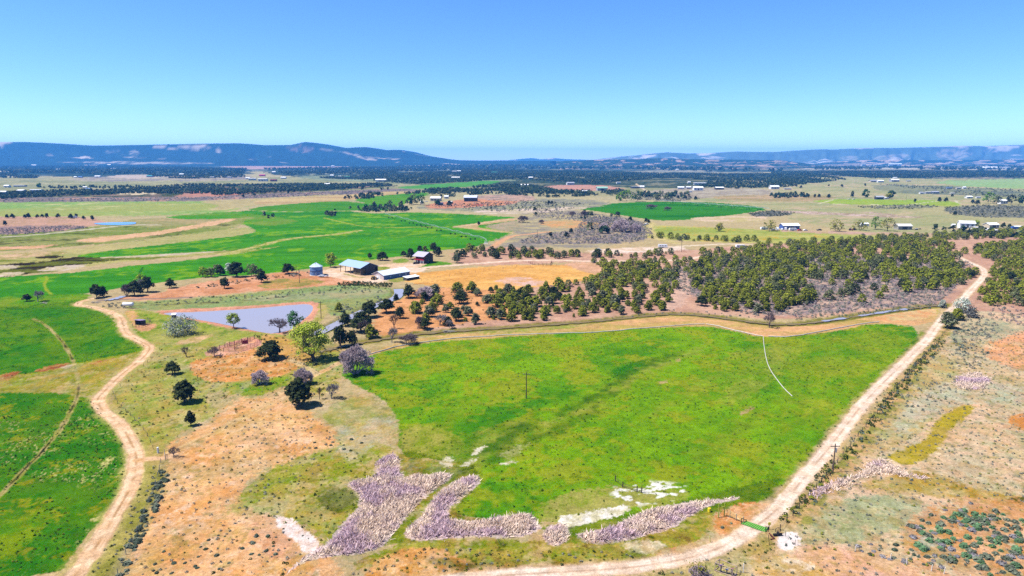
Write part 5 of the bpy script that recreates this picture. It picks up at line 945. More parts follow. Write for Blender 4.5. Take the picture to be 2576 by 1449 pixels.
# tufts standing up in the pasture and the lower left field
tl = []
for q_, (pl, sp_, kp) in enumerate([(bf, 1.9, .5), ([(0,1000),(230,1005),(316,1130),(308,1220),(140,1449),(0,1449)], 1.0, .5), ([(0,768),(235,742),(368,874),(180,918),(0,960)], 2.2, .5)]):
    X, Y = scatter(pl, sp_, 1500 + q_, 1.3, kp); cl_ = fbm(X / 9, Y / 9, 640 + q_, 3) + .3 * np.random.default_rng(q_).random(len(X)) > .62; X, Y = X[cl_], Y[cl_]; i_ = vertex_i(X, Y); ok = ID[i_] != 0
    tl += [(x, y, z - .03, rs.uniform(.14, .38), rs.choice(('g1', 'g1', 'g2'))) for x, y, z in zip(X[ok], Y[ok], WZ[i_][ok])]
TC['g1'] = ((58, 108, 14), (42, 86, 10)); TC['g2'] = ((134, 146, 34), (110, 124, 24))
mass('grass', tl, 6, .8, 'darker grass tufts standing in the green fields', 'grass', wide=.9, cols=TC)
# the round shrub at the bottom edge by the valve pen
def bottom_shrub():
    x, y, _ = at(1757, 1462); s = mpp(1450); root = empty('shrub', (x, y, ground_z(x, y)), 0, 'round shrub with purple twigs and green tips at the bottom edge', 'shrub')
    br = link('branches', PURPLE, root); br.scale = (62 * s / 5.4, 62 * s / 5.4, 42 * s / 5)
    lb = blobs(48 * s, 66 * s, 12, 9, .35); link('crown', crown_mesh('crown', lb, 220, .26, (165, 160, 60), (125, 130, 40), shell=.85), root)
bottom_shrub()
# ------------------------------------------------------------------ buildings
_mc = {}
def paint(c, rough=.6, metal=0.0, **kw):
    k = (c, rough, metal, str(kw))
    if k not in _mc: _mc[k] = mat('paint', tuple(np.minimum(sr(c) * 1.45, .8)), rough, metal, **kw)
    return _mc[k]
GLASS = mat('window_glass', (.03, .04, .05), .1, spec=.6)
_hc = {}
def house_meshes(kind, wc, rc):
    """unit house: 1 wide (x), 1 deep (y), eaves at 1, front at y=0"""
    k = (kind, wc, rc)
    if k in _hc: return _hc[k]
    r = {'house': .45, 'barn': .5, 'flat': .12, 'shed': .3}[kind]; W = MB()
    W.prism([(-.5, -.05), (.5, -.05), (.5, 1), (-.5, 1)], 0, 1)
    W.add([(-.5, 0, 1), (-.5, 1, 1), (-.5, .5, 1 + r)], [(0, 1, 2)]); W.add([(.5, 0, 1), (.5, 1, 1), (.5, .5, 1 + r)], [(0, 2, 1)])
    Rf = MB(); t = .07
    for s in (0, 1):
        ye = -.06 if s == 0 else 1.06; ze = 1 - .12 * r
        Rf.add([(-.54, ye, ze), (.54, ye, ze), (.54, .5, 1 + r), (-.54, .5, 1 + r), (-.54, ye, ze + t), (.54, ye, ze + t), (.54, .5, 1 + r + t), (-.54, .5, 1 + r + t)],
               [(0, 3, 2, 1), (4, 5, 6, 7), (0, 1, 5, 4), (1, 2, 6, 5), (3, 0, 4, 7)])
    D = MB(); D.box(-.06, .06, -.02, .02, 0, .75); Wn = [MB().box(x - .06, x + .06, -.02, .02, .38, .75) for x in (-.32, .3)]
    if kind == 'barn': D = MB(); D.box(-.2, .15, -.02, .02, 0, .8); Wn = [MB().box(.3, .4, -.02, .02, .4, .7)]
    _hc[k] = [('wall', W.mesh('wall', paint(wc))), ('roof', Rf.mesh('roof', paint(rc, .45))), ('door', D.mesh('door', paint((90, 85, 80)) if kind != 'barn' else paint((60, 60, 62))))] + [('window', m.mesh('window', GLASS)) for m in Wn]
    return _hc[k]
def building(px, py, wpx, hpx, wc, rc, label, kind='house', rot=0.0, name=None, cat=None, depth=.62, group=None, parts=5):
    s = mpp(py); wd = wpx * s * .94; ht = hpx * s * (.62 if kind != 'flat' else .8); x, y, _ = at(px, py); i = int(vertex_i(np.array([x]), np.array([y]))[0])
    dp = min(max(wd * depth, 3.0), 14)
    o = empty(name or {'house': 'farm_house', 'barn': 'barn', 'flat': 'mobile_home', 'shed': 'shed'}[kind], (x, y, float(WZ[i]) - .05), R(rot), label, cat or {'house': 'house', 'barn': 'barn', 'flat': 'mobile home', 'shed': 'shed'}[kind], group, (wd, dp, ht))
    for nm, me in house_meshes(kind, wc, rc)[:parts]: link(nm, me, o)
    return o
WH, OFF, GREY, BEI, BLU, GRN, MAR, TEAL, DRK, MAG = (245,245,245), (225,222,215), (170,170,175), (205,190,165), (90,130,190), (60,120,95), (110,40,40), (60,150,150), (60,58,60), (190,40,110)
B = building
far_b = [(57,415,10,4,OFF,WH,'tiny white house in the trees at the foot of the left mesa','house'),(85,418,14,5,OFF,WH,'white house right of the tiny one at the foot of the left mesa','house'),(146,427,12,4,BEI,OFF,'small house in the trees left of the pale strip','house'),(274,418,12,5,OFF,WH,'white house right of centre under the left mesa','house'),(284,427,16,5,OFF,WH,'long white house below the pale strip under the mesa','flat'),
 (189,447,9,5,OFF,WH,'white gabled house on the left plain beside the blue roof','house'),(201,447,12,5,GREY,BLU,'blue roofed house on the left plain','house'),(244,446,17,6,OFF,WH,'long white shed on the left plain','barn'),(375,447,18,6,GREY,TEAL,'teal roofed house among trees on the left plain','house'),(456,442,14,6,OFF,WH,'white house in the trees of the left plain','house'),(533,449,13,5,BEI,GREY,'tan house right of the trees on the left plain','house'),(576,449,14,5,GREY,GREY,'grey house on the left plain right of the tan one','house'),(623,451,12,6,OFF,WH,'upper white house of the far hamlet','house'),(634,454,22,7,OFF,WH,'long white building of the far hamlet','flat'),
 (15,472,18,8,OFF,WH,'white shed at the left frame edge','barn'),(47,470,34,5,GREY,OFF,'long low grey shed right of the white one at the left frame edge','flat'),(50,483,24,8,OFF,WH,'white house left of the bright green tree','house'),(88,483,32,8,OFF,WH,'wide white house right of the bright green tree','flat'),(6,488,20,10,OFF,WH,'white house cut by the left frame edge','house'),(213,474,12,6,OFF,WH,'white house in front of the left forest','house'),(222,478,16,6,GREY,BLU,'blue grey house in front of the left forest','house'),
 (659,444,17,6,MAG,MAG,'magenta barn on the far plain','barn'),(660,456,28,9,OFF,WH,'long white house below the magenta barn','flat'),(687,456,19,7,MAR,MAR,'maroon barn right of the long white house','barn'),(689,437,10,6,OFF,WH,'white gabled house above the magenta barn','house'),(712,449,16,6,OFF,WH,'white house right of the maroon barn','house'),(835,445,10,7,OFF,WH,'white gabled house at the edge of the central forest','house'),(854,445,9,4,OFF,WH,'small white shed at the edge of the central forest','shed'),(873,447,17,6,GREY,GRN,'green roofed house in front of the central forest','house'),(958,456,32,9,OFF,WH,'long white barn in front of the central forest','barn'),(823,466,16,8,TEAL,WH,'pale green house in front of the left forest','house'),
 (1143,436,16,6,GREY,GREY,'grey house in the central forest','house'),(1155,434,11,5,OFF,WH,'white house beside the grey one in the central forest','house'),(1244,438,18,7,GREY,GRN,'green roofed house in the central forest','house'),(1146,452,26,8,BEI,OFF,'tan house at the lower edge of the central forest','house'),(700,416,10,5,OFF,WH,'white shed above the pink field','shed'),(837,420,10,5,OFF,WH,'white shed at the right end of the pink field','shed'),(907,406,9,5,OFF,WH,'white house on the slope of the left mesa','house'),
 (1335,452,14,7,OFF,WH,'white house in a gap of the central forest','house'),(1320,469,24,8,MAG,WH,'magenta walled barn left of the red earth field','barn'),(1436,464,24,9,OFF,GREY,'grey and white house above the red earth field','house'),(1516,480,34,13,GREY,(150,190,165),'large pale green roofed barn on the ridge behind the cottonwoods','barn'),(1473,486,19,9,OFF,WH,'white barn on the ridge left of the green roofed barn','barn'),(1557,462,14,5,OFF,WH,'white sheds at the right end of the red earth field','flat'),(1600,474,26,6,DRK,GREY,'dark long shed right of the red earth field','flat'),(1615,474,14,9,OFF,WH,'white gabled barn beside the dark long shed','house'),
 (1761,466,38,7,OFF,WH,'long white roofed shed among trees right of centre','flat'),(1734,463,9,6,OFF,WH,'small white house left of the long white roofed shed','house'),(1713,476,20,9,OFF,WH,'white house left of the large white house right of centre','house'),(1733,475,16,8,GREY,WH,'grey house between white ones right of centre','house'),(1757,479,30,13,WH,WH,'large white house with a broad gable right of centre','house'),(1735,484,17,5,OFF,WH,'white trailer in front of the large white house','flat'),(1811,477,26,9,DRK,WH,'dark walled white roofed house right of the large white house','house'),(1704,429,8,5,OFF,WH,'white house on the dark wooded hill','house'),
 (1950,476,28,12,OFF,WH,'white house with a dark tree on the right plain','house'),(1982,477,22,5,BEI,OFF,'low tan shed right of the white house on the right plain','flat'),(2201,458,28,7,BEI,GREY,'tan house in the group on the far right plain','house'),(2216,459,18,8,OFF,WH,'white gabled house in the group on the far right plain','house'),(2253,457,27,9,GREY,WH,'white roofed barn in the group on the far right plain','barn'),(2287,456,12,4,GREY,GREY,'grey shed right of the white roofed barn','shed'),(2253,449,12,4,OFF,WH,'small white house behind the white roofed barn','house'),
 (2389,475,16,5,(120,140,170),(150,170,200),'blue shed at the end of the pale lane','flat'),(2427,475,11,7,OFF,WH,'white gabled house right of the blue shed','house'),(2412,476,14,5,BEI,OFF,'cream trailer between the blue shed and the gabled house','flat'),(2319,488,12,7,OFF,GREY,'left house of the row at the bottom of the pale lane','house'),(2337,487,20,6,GREY,OFF,'middle trailer of the row at the bottom of the pale lane','flat'),(2355,487,24,8,GREY,GREY,'right house of the row at the bottom of the pale lane','house'),(2397,488,14,4,BEI,OFF,'cream shed alone right of the pale lane','shed'),(2440,499,20,8,OFF,WH,'white house below the blue shed at the far right','house'),(2462,499,14,6,OFF,GREY,'grey roofed house right of it at the far right','house'),
 (2214,502,24,12,DRK,GREY,'dark house in the trees on the green field','house'),(2230,501,14,8,OFF,WH,'white shed right of the dark house on the green field','shed'),(2526,513,24,15,WH,WH,'white gabled house between pale and dark trees at the far right','house'),
 (2173,418,14,7,OFF,WH,'white tanks house of the far plant at its left end','flat'),(2208,418,26,5,OFF,WH,'low white hall of the far plant','flat'),(2252,418,44,9,WH,WH,'largest white hall of the far plant','barn'),(2338,425,40,6,(200,170,150),(200,180,165),'brown hangar at the left end of the far hangar row','barn'),(2375,425,20,5,OFF,WH,'short white hangar second in the far hangar row','barn'),(2410,425,30,5,OFF,WH,'white hangar third in the far hangar row','flat'),(2450,425,38,5,(190,170,160),GREY,'grey brown hangar fourth in the far hangar row','barn'),(2490,426,42,8,WH,WH,'big white hangar at the right of the far hangar row','barn'),(2525,426,38,7,WH,WH,'big white hangar at the right end of the far hangar row','flat')]
for (px, py, wpx, hpx, wc, rc, lab, kd) in far_b: B(px, py, wpx * .82, hpx * .82, wc, rc, lab, kd, rot=rs.uniform(-12, 12), group='houses and barns on the far plain')
B(1095,506,27,12,BEI,WH,'far ranch house with tan walls and white roof below the junipers','house',rot=-8); B(1183,507,34,16,DRK,(205,210,225),'far ranch barn with a pale metal roof and dark open front','barn',rot=-6); B(1132,513,13,8,DRK,WH,'little shed with a white roof left of the ranch barn','shed'); B(1108,517,14,9,DRK,(70,80,110),'dark blue ranch shed in front of the ranch house','shed'); B(1061,513,8,9,WH,WH,'narrow white shed half hidden by the ranch trees','shed'); B(1123,500,11,9,OFF,WH,'small white cabin behind the ranch house','house')
B(1991,577,44,15,(70,100,170),WH,'blue walled shop with a white roof behind the parked vehicles','barn',rot=3); B(2277,578,37,15,(165,160,150),(215,212,205),'long grey barn right of the broad yellow cottonwood','barn',rot=0); B(2176,569,20,10,WH,WH,'white shed behind the yellow bush and orange machines','shed')
B(2434,573,36,18,WH,WH,'white house with a broad white roof at the right','house',rot=-14); B(2400,570,9,8,OFF,WH,'small cream shed left of the white house at the right','shed'); B(2501,574,33,14,BEI,WH,'white roofed garage with a tan gable at the right','barn',rot=16); B(2466,577,30,6,OFF,(225,215,212),'pale open carport in front of the white house','flat'); B(2481,586,28,12,OFF,WH,'low white house above the treetops at the right','house'); B(2456,588,11,9,OFF,WH,'white trailer left of the low white house','flat'); B(2504,587,12,10,OFF,WH,'white camper right of the low white house','flat',name='camper',cat='camper'); B(2565,576,24,9,BLU,WH,'blue shed cut by the right frame edge','shed')
def P3(px, py): return np.array(at(px, py))
def frame_ob(name, p0, pa, label, cat):
    d = P3(*pa) - P3(*p0); L_ = np.hypot(d[0], d[1]); return empty(name, tuple(P3(*p0) + np.array([0, 0, ground_z(*P3(*p0)[:2])])), math.atan2(d[1], d[0]), label, cat), L_
METAL = paint((168, 192, 225), .4, .2, wave=('X', 3.0)); POSTM = paint((120, 95, 80), .9)
# open hay shed: local x along the front eave from its near right corner to the left, y away from the viewer
def hay_shed():
    o, a = frame_ob('hay_shed', (857, 683.5), (907.7, 693.5), 'open hay shed with a pale blue metal gable roof on posts', 'shed'); b = 13.5; h = 5.2; rr = 2.6
    rf = MB(); ov = .9; t = .14; me = b / 2
    for (y0, y1) in ((-ov, me), (b + ov, me)):
        rf.add([(-ov, y0, h - .4), (a + ov, y0, h - .4), (a + ov, y1, h + rr), (-ov, y1, h + rr), (-ov, y0, h - .4 + t), (a + ov, y0, h - .4 + t), (a + ov, y1, h + rr + t), (-ov, y1, h + rr + t)], [(0, 3, 2, 1), (4, 5, 6, 7), (0, 1, 5, 4), (1, 2, 6, 5), (3, 0, 4, 7)])
    rf.build('roof', METAL, o)
    for x in np.linspace(0, a, 5):
        for y in (0, b): MB().box(x - .14, x + .14, y - .14, y + .14, -.3, h - .25).build('post', POSTM, o)
    g = MB(); g.prism([(0, h - .6), (b, h - .6), (b, h), (b / 2, h + rr - .1), (0, h)], 0, .12); gm = g.build('gable_panel', paint((52, 56, 66)), o); gm.rotation_euler[2] = R(90); gm.location = (a + .3, 0, 0)
    w2 = MB(); w2.box(a * .55, a * .57, b * .35, b, 0, h - .6); w2.box(a * .55, a, b - .12, b + .02, 0, h - .6); w2.box(a * .98, a + .05, b * .3, b * .86, 0, h - .6); w2.build('wall', paint((74, 66, 60), .9), o)
    beam = MB(); beam.box(-.5, a + .5, -.1, .1, h - .5, h - .2); beam.box(-.5, a + .5, b - .1, b + .1, h - .5, h - .2); beam.build('beam', POSTM, o)
    st = MB(); n_ = 0
    for i in range(3):
        for j in range(4):
            for k in range(4):
                x0 = a * .6 + i * a * .125; y0 = .6 + j * 2.5; st.box(x0 + .03, x0 + a * .125 - .03, y0 + .04, y0 + 2.42, k * 1.05 + .02, k * 1.05 + 1.03)
    hb = MB(); hb = st; ho = hb.build('hay_stack', mat('hay', (.10, .075, .035), .95, noise=.5, nscale=4)); ho.matrix_world = o.matrix_world; ho.location = o.location; ho.rotation_euler = o.rotation_euler; tag(ho, 'dark stack of hay bales under the open hay shed roof', 'hay stack')
hay_shed()
def long_shed():
    o, a = frame_ob('long_shed', (965.7, 704), (1030.8, 692.8), 'long low shed with a white roof and blue grey siding', 'shed'); d = P3(945.7, 692.8) - P3(965.7, 704); b = min(11.0, np.hypot(d[0], d[1])); h = 2.9; rr = 2.1
    W = MB(); W.box(0, a, 0, b, -.4, h); W.build('wall', paint((105, 135, 175), .6, wave=('X', 2.0)), o)
    G = MB(); G.prism([(0, -.2), (b, -.2), (b, h), (b / 2, h + rr), (0, h)], 0, .06)
    for xx in (-.02, a + .08): g = link('gable', G.mesh('gable', paint((215, 195, 190), .8)), o); g.rotation_euler[2] = R(90); g.location = (xx, 0, 0)
    rf = MB(); t = .12
    for (y0, y1) in ((-.5, b / 2), (b + .5, b / 2)): rf.add([(-.6, y0, h - .2), (a + .6, y0, h - .2), (a + .6, y1, h + rr), (-.6, y1, h + rr), (-.6, y0, h - .2 + t), (a + .6, y0, h - .2 + t), (a + .6, y1, h + rr + t), (-.6, y1, h + rr + t)], [(0, 3, 2, 1), (4, 5, 6, 7), (0, 1, 5, 4), (1, 2, 6, 5), (3, 0, 4, 7)])
    rf.build('roof', paint((222, 232, 245), .4, wave=('X', 2.5)), o)
    for x in (a * .25, a * .6, a * .85): MB().box(x - .6, x + .6, -.06, .02, 1.1, 1.8).build('window', paint((225, 230, 235)), o)
    D = MB().box(-.13, -.04, b * .3, b * .62, 0, 2.3); D.build('door', paint((235, 232, 230)), o)
long_shed()
def calf_shed():
    o, a = frame_ob('calf_shelter', (1024, 706), (1055, 701), 'low calf shelter with a white lean to roof and open dark front', 'shelter'); b = 4
    W = MB(); W.box(0, a, b - .1, b, -.2, 1.6); W.box(0, .1, 0, b, -.2, 1.6); W.box(a - .1, a, 0, b, -.2, 1.6); W.build('wall', paint((80, 75, 72)), o)
    rf = MB(); rf.add([(-.3, -.5, 1.75), (a + .3, -.5, 1.75), (a + .3, b + .3, 2.3), (-.3, b + .3, 2.3), (-.3, -.5, 1.86), (a + .3, -.5, 1.86), (a + .3, b + .3, 2.41), (-.3, b + .3, 2.41)], [(0, 3, 2, 1), (4, 5, 6, 7), (0, 1, 5, 4), (1, 2, 6, 5), (2, 3, 7, 6), (3, 0, 4, 7)]); rf.build('roof', paint((245, 248, 250), .4), o)
    for x in (.2, a / 2, a - .2): MB().box(x - .08, x + .08, -.1, .06, -.2, 1.75).build('post', POSTM, o)
calf_shed()
def red_house():
    o, a = frame_ob('farm_house', (1042, 661.5), (1069, 662.8), 'dark farm house with a grey metal roof and a red balcony front', 'house'); a = 8.6; b = 11.5; h = 5.6; rr = 2.4; o.rotation_euler[2] -= R(14)
    W = MB(); W.box(0, a, 1.8, b, -.3, h); W.build('wall', paint((92, 74, 66), .8), o)
    G = MB(); G.prism([(0, h - .02), (b, h - .02), (b / 2, h + rr)], 0, .1)
    for xx in (.1, a + .02): g = link('gable', G.mesh('gable', paint((88, 76, 74), .8)), o); g.rotation_euler[2] = R(90); g.location = (xx, 0, 0)
    rf = MB(); t = .14
    for (y0, y1) in ((-.9, b / 2), (b + .9, b / 2)): rf.add([(-1.1, y0, h - .4), (a + 1.1, y0, h - .4), (a + 1.1, y1, h + rr), (-1.1, y1, h + rr), (-1.1, y0, h - .4 + t), (a + 1.1, y0, h - .4 + t), (a + 1.1, y1, h + rr + t), (-1.1, y1, h + rr + t)], [(0, 3, 2, 1), (4, 5, 6, 7), (0, 1, 5, 4), (1, 2, 6, 5), (3, 0, 4, 7)])
    rf.build('roof', paint((188, 182, 205), .4, wave=('X', 2.5)), o)
    bal = MB(); bal.box(-.2, a + .2, -.1, 1.8, 2.5, 2.75); bal.box(-.2, a + .2, -.15, -.03, 2.75, 3.7); bal.build('balcony', paint((205, 40, 55), .6), o)
    up = MB().box(.02, a - .02, 1.72, 1.78, 2.75, h); up.build('front_wall', paint((150, 38, 40), .7), o)
    for x in (.1, a * .33, a * .66, a - .1): MB().box(x - .12, x + .12, -.05, .2, -.3, 2.5).build('post', paint((240, 240, 240)), o)
    for x in (a * .3, a * .7): MB().box(x - .7, x + .7, 1.66, 1.71, 3.2, 4.7).build('window', GLASS, o)
    MB().box(a * .55, a * .9, 1.72, 1.79, 0, 2.2).build('door', paint((235, 235, 235)), o); MB().box(a * .08, a * .42, 1.72, 1.79, 0, 2.3).build('garage_door', paint((90, 70, 66)), o)
    MB().box(a + .02, a + .06, b * .45, b * .6, 1.2, 2.4).build('window', GLASS, o); MB().tube((a * .5, b * .55, h + rr - .4), (a * .5, b * .55, h + rr + .9), .2).build('chimney', paint((150, 150, 155)), o)
red_house()
def grain_bin():
    x, y, _ = at(792, 694); r = 4.05; y += r; o = empty('grain_bin', (x, y, ground_z(x, y)), 0, 'round corrugated steel grain bin with a conical roof', 'grain bin'); h = 5.7
    base = MB().lathe([(r + .35, -.3), (r + .35, .18), (0, .18)], 40); base.build('foundation', paint((225, 215, 200), .9), o)
    prof = []; nrib = 26
    for i in range(nrib * 2 + 1): prof.append((r + (.035 if i % 2 else -.035), .2 + (h - .2) * i / (nrib * 2)))
    m = mat('galvanised_steel', (.11, .22, .42), .4, .25); MB().lathe(prof, 48).build('shell', m, o, True)
    MB().lathe([(r + .03, 2.4), (r + .07, 2.45), (r + .07, 3.5), (r + .03, 3.55)], 48).build('band', paint((95, 125, 175), .45, .4), o, True)
    rf = MB(); n = 36; pr = [(r + .22, h - .08), (r + .22, h + .02), (r * .5, h + 1.25), (.55, h + 2.2), (.5, h + 2.4), (0, h + 2.5)]; rf.lathe(pr, n); rf.build('roof', paint((215, 232, 245), .35, .2), o)
    rb = MB()
    for k in range(n):
        a = 2 * math.pi * k / n; rb.tube((math.cos(a) * (r + .18), math.sin(a) * (r + .18), h + .06), (math.cos(a) * .6, math.sin(a) * .6, h + 2.2), .035, n=4)
    rb.build('roof_ribs', paint((200, 218, 235), .35, .2), o)
    ld = MB()
    for s in (-.22, .22): ld.tube((-r * .5 + s, -r * .88, .2), (-r * .5 + s, -r * .88, h), .04, n=4)
    for z in np.arange(.5, h, .4): ld.tube((-r * .5 - .22, -r * .88, z), (-r * .5 + .22, -r * .88, z), .03, n=4)
    ld.build('ladder', paint((190, 200, 210), .4, .4), o); MB().box(.3, 1.2, -r - .09, -r + .1, .4, 2.1).build('door', paint((150, 175, 205), .45, .3), o)
grain_bin()
# ------------------------------------------------------------------ vehicles and machines
_vc = {}
def vehicle(px, py, kind, col, label, rot=0, cat=None, lenpx=None):
    """car, pickup, van, trailer: body with hood and cabin, glass, wheels"""
    x, y, _ = at(px, py); k = (kind, col)
    if k not in _vc:
        pb = paint(col, .3); wh = []; parts_ = []
        Lg = {'car': 4.6, 'pickup': 5.6, 'van': 6.5, 'camper': 8.0, 'flatbed': 7.0, 'tractor': 4.2}[kind]
        bd = MB(); gl = MB()
        if kind == 'car': bd.prism([(-2.3, .35), (2.3, .35), (2.3, .8), (1.2, .95), (.7, 1.5), (-1.2, 1.5), (-2.0, .98), (-2.3, .9)], -.88, .88); gl.prism([(1.05, .98), (.66, 1.44), (-1.15, 1.44), (-1.8, 1.0)], -.89, .89)
        if kind == 'pickup': bd.prism([(-2.8, .5), (2.8, .5), (2.8, 1.05), (1.6, 1.15), (1.1, 1.85), (-.5, 1.85), (-.6, 1.15), (-2.8, 1.15)], -.95, .95); gl.prism([(1.5, 1.2), (1.05, 1.76), (-.45, 1.76), (-.5, 1.2)], -.96, .96)
        if kind == 'van': bd.prism([(-3.2, .5), (3.2, .5), (3.2, 1.2), (2.7, 2.0), (2.1, 2.1), (2.1, 3.0), (-3.2, 3.0)], -1.1, 1.1); gl.prism([(3.12, 1.28), (2.72, 1.92), (2.2, 1.95), (2.2, 1.3)], -1.11, 1.11)
        if kind == 'camper': bd.prism([(-3.9, .55), (3.9, .55), (4.0, 1.4), (3.6, 2.9), (-3.7, 2.9), (-4.0, 1.5)], -1.2, 1.2); [gl.box(a, a + .9, -1.22, 1.22, 1.6, 2.2) for a in (-2.6, -.6, 1.7)]
        if kind == 'flatbed': bd.box(-3.5, 3.5, -1.2, 1.2, .75, .95); bd.box(3.4, 3.5, -1.2, 1.2, .95, 1.6); bd.box(-3.5, 3.5, -1.2, -1.12, .95, 1.2); bd.tube((3.5, 0, .8), (5, 0, .6), .08); gl.box(-1.8, .8, -.7, .7, .98, 1.5)
        if kind == 'tractor': bd.prism([(-.4, .8), (2.1, .8), (2.1, 1.5), (.5, 1.65), (.4, 1.2), (-1.4, 1.2), (-1.4, .9)], -.4, .4); bd.box(-1.5, .3, -.8, .8, 2.4, 2.55); gl.prism([(.25, 1.3), (.2, 2.38), (-1.4, 2.38), (-1.4, 1.3)], -.7, .7)
        parts_.append(('body', bd.mesh('body', pb))); parts_.append(('windows' if kind not in ('flatbed',) else 'load', gl.mesh('windows', GLASS if kind != 'flatbed' else paint((215, 215, 220)))))
        wx = {'car': (-1.45, 1.45), 'pickup': (-1.8, 1.8), 'van': (-2.1, 2.1), 'camper': (-.6, .5), 'flatbed': (-1.2, -.2), 'tractor': (-1.0, 1.5)}[kind]
        for j, xx in enumerate(wx):
            for s in (-1, 1):
                r = .36 if kind in ('car', 'pickup') else .42
                if kind == 'tractor': r = .85 if j == 0 else .5
                wy = {'car': .84, 'pickup': .9, 'van': 1.0, 'camper': 1.1, 'flatbed': 1.1, 'tractor': .85}[kind]; parts_.append(('wheel', MB().tube((xx, s * (wy - .12), r), (xx, s * (wy + .14), r), r, n=14).mesh('wheel', paint((30, 30, 30), .9))))
        _vc[k] = parts_
    o = empty({'car': 'parked_car', 'pickup': 'pickup_truck', 'van': 'box_truck', 'camper': 'camper_trailer', 'flatbed': 'flatbed_trailer', 'tractor': 'tractor'}[kind], (x, y, ground_z(x, y)), R(rot), label, cat or {'car': 'car', 'pickup': 'pickup truck', 'van': 'truck', 'camper': 'camper', 'flatbed': 'trailer', 'tractor': 'tractor'}[kind])
    for nm, me in _vc[k]: link(nm, me, o)
    return o
vehicle(1047, 664, 'car', (25, 25, 35), 'black car parked in front of the red balcony house', 12); vehicle(812, 697, 'flatbed', (225, 228, 235), 'white flatbed trailer loaded beside the grain bin', -14); vehicle(941, 703.5, 'tractor', (225, 180, 30), 'yellow tractor at the end of the long low shed', 60); vehicle(952, 700, 'pickup', (240, 240, 245), 'white pickup by the door of the long low shed', 75)
for px, py, kd, c, lab, rt in [(1955,579,'camper',(245,245,248),'white camper beside the yellow green cottonwood',75),(1967,578.5,'pickup',(235,238,245),'pale pickup in front of the blue walled shop',60),(1976,579,'van',(250,250,252),'white box truck left of centre at the blue walled shop',70),(1994,580.5,'camper',(248,248,250),'long white camper in front of the blue walled shop',4),(2012,580.5,'car',(215,40,40),'red car right of the long white camper',4),(2026,580.5,'car',(250,250,252),'white car right of the red car',8),(1922,578,'camper',(245,245,245),'white trailer left of the yellow green cottonwood',10),(2061,580,'pickup',(40,40,42),'black pickup alone at the right end of the vehicles',5),(1945,580,'pickup',(220,222,228),'silver pickup under the yellow green cottonwood',20),
    (1073,508,'pickup',(245,245,248),'white pickup in front of the far ranch house',10),(1117,517,'pickup',(240,240,245),'white truck right of the dark blue ranch shed',10),(1230,504,'car',(250,250,252),'white car on the red earth right of the ranch barn',5),(1243,504,'car',(190,90,60),'rusty car right of the white car at the ranch',5),(2148,502,'car',(245,245,248),'white car left of the dark house on the green field',0),(2136,502,'pickup',(230,230,232),'pale pickup left of the white car on the green field',0),(185,549,'camper',(245,245,245),'white trailer alone on the edge of the pale field far left',5),(2414,575,'pickup',(245,245,245),'white pickup before the white house at the right',15),(2450,577,'car',(240,240,244),'white car before the white house at the right',15),(2150,579,'tractor',(225,120,30),'orange tractor beside the bushy yellow tree',20),(2140,580,'tractor',(215,90,30),'darker orange tractor left of the orange one',-10),(2552,577,'camper',(70,110,190),'blue trailer by the blue shed at the right frame edge',5),(2307,578,'flatbed',(50,45,45),'dark flatbed trailer right of the long grey barn',5),(1626,565,'pickup',(245,245,248),'white pickup parked left of the purple trees in the flat',10),(1866-4,624,'camper',(240,240,242),'white trailer on the pale yard beyond the woodland',5),(1667,623,'camper',(245,245,245),'white box trailer beside the sandy yard in the woodland',-5),(1505,640-10,'pickup',(235,235,238),'white pickup at the left end of the sandy yard',0)]: vehicle(px, py, kd, c, lab, rt)
# white fuel tank on a stand, pump box, loafing shed with its pen
def fuel_tank():
    x, y, _ = at(505, 791) if False else at(323, 775); s = mpp(775); o = empty('water_tank', (x, y, ground_z(x, y)), R(-6), 'white cylindrical tank on thin legs beside the left road', 'tank'); r = .95; hl = 2.5; z = 2.1
    t = MB(); n = 18; pr = [(-hl - .5, .05), (-hl - .25, r * .7), (-hl, r), (hl, r), (hl + .25, r * .7), (hl + .5, .05)]; vs = [(px_, rr_ * math.cos(2 * math.pi * k / n), z + rr_ * math.sin(2 * math.pi * k / n)) for px_, rr_ in pr for k in range(n)]
    t.add(vs, [(i * n + k, i * n + (k + 1) % n, (i + 1) * n + (k + 1) % n, (i + 1) * n + k) for i in range(len(pr) - 1) for k in range(n)]); t.build('tank_shell', paint((250, 250, 255), .4), o, True)
    for sx in (-1.2, 1.2):
        for sy in (-.6, .6): MB().tube((sx, sy, -.2), (sx * .9, sy * .6, z - r * .7), .07).build('leg', paint((110, 105, 100)), o)
fuel_tank()
def pump_box():
    x, y, _ = at(438, 800); o = empty('pump_house', (x, y, ground_z(x, y)), R(10), 'tiny dark pump house with a white lid on the pond edge', 'pump house'); MB().box(-.9, .9, -.7, .7, -.6, 1.7).build('wall', paint((60, 40, 50)), o); MB().add([(-1.05, -.9, 1.7), (1.05, -.9, 1.7), (1.05, .9, 2.2), (-1.05, .9, 2.2), (-1.05, -.9, 1.8), (1.05, -.9, 1.8), (1.05, .9, 2.3), (-1.05, .9, 2.3)], [(0, 3, 2, 1), (4, 5, 6, 7), (0, 1, 5, 4), (1, 2, 6, 5), (2, 3, 7, 6), (3, 0, 4, 7)]).build('lid', paint((245, 240, 250)), o); MB().tube((.9, 0, .5), (3.0, 1.2, -.4), .12).build('pipe', paint((180, 180, 185)), o)
pump_box()
WOOD = mat('weathered_wood', (.14, .09, .06), .95, noise=.4, nscale=2); DWOOD = mat('dark_wood', (.045, .03, .024), .95, noise=.4, nscale=2); RUST = paint((150, 50, 70), .8); GREYW = mat('grey_wood', (.2, .18, .15), .95, noise=.3, nscale=3)
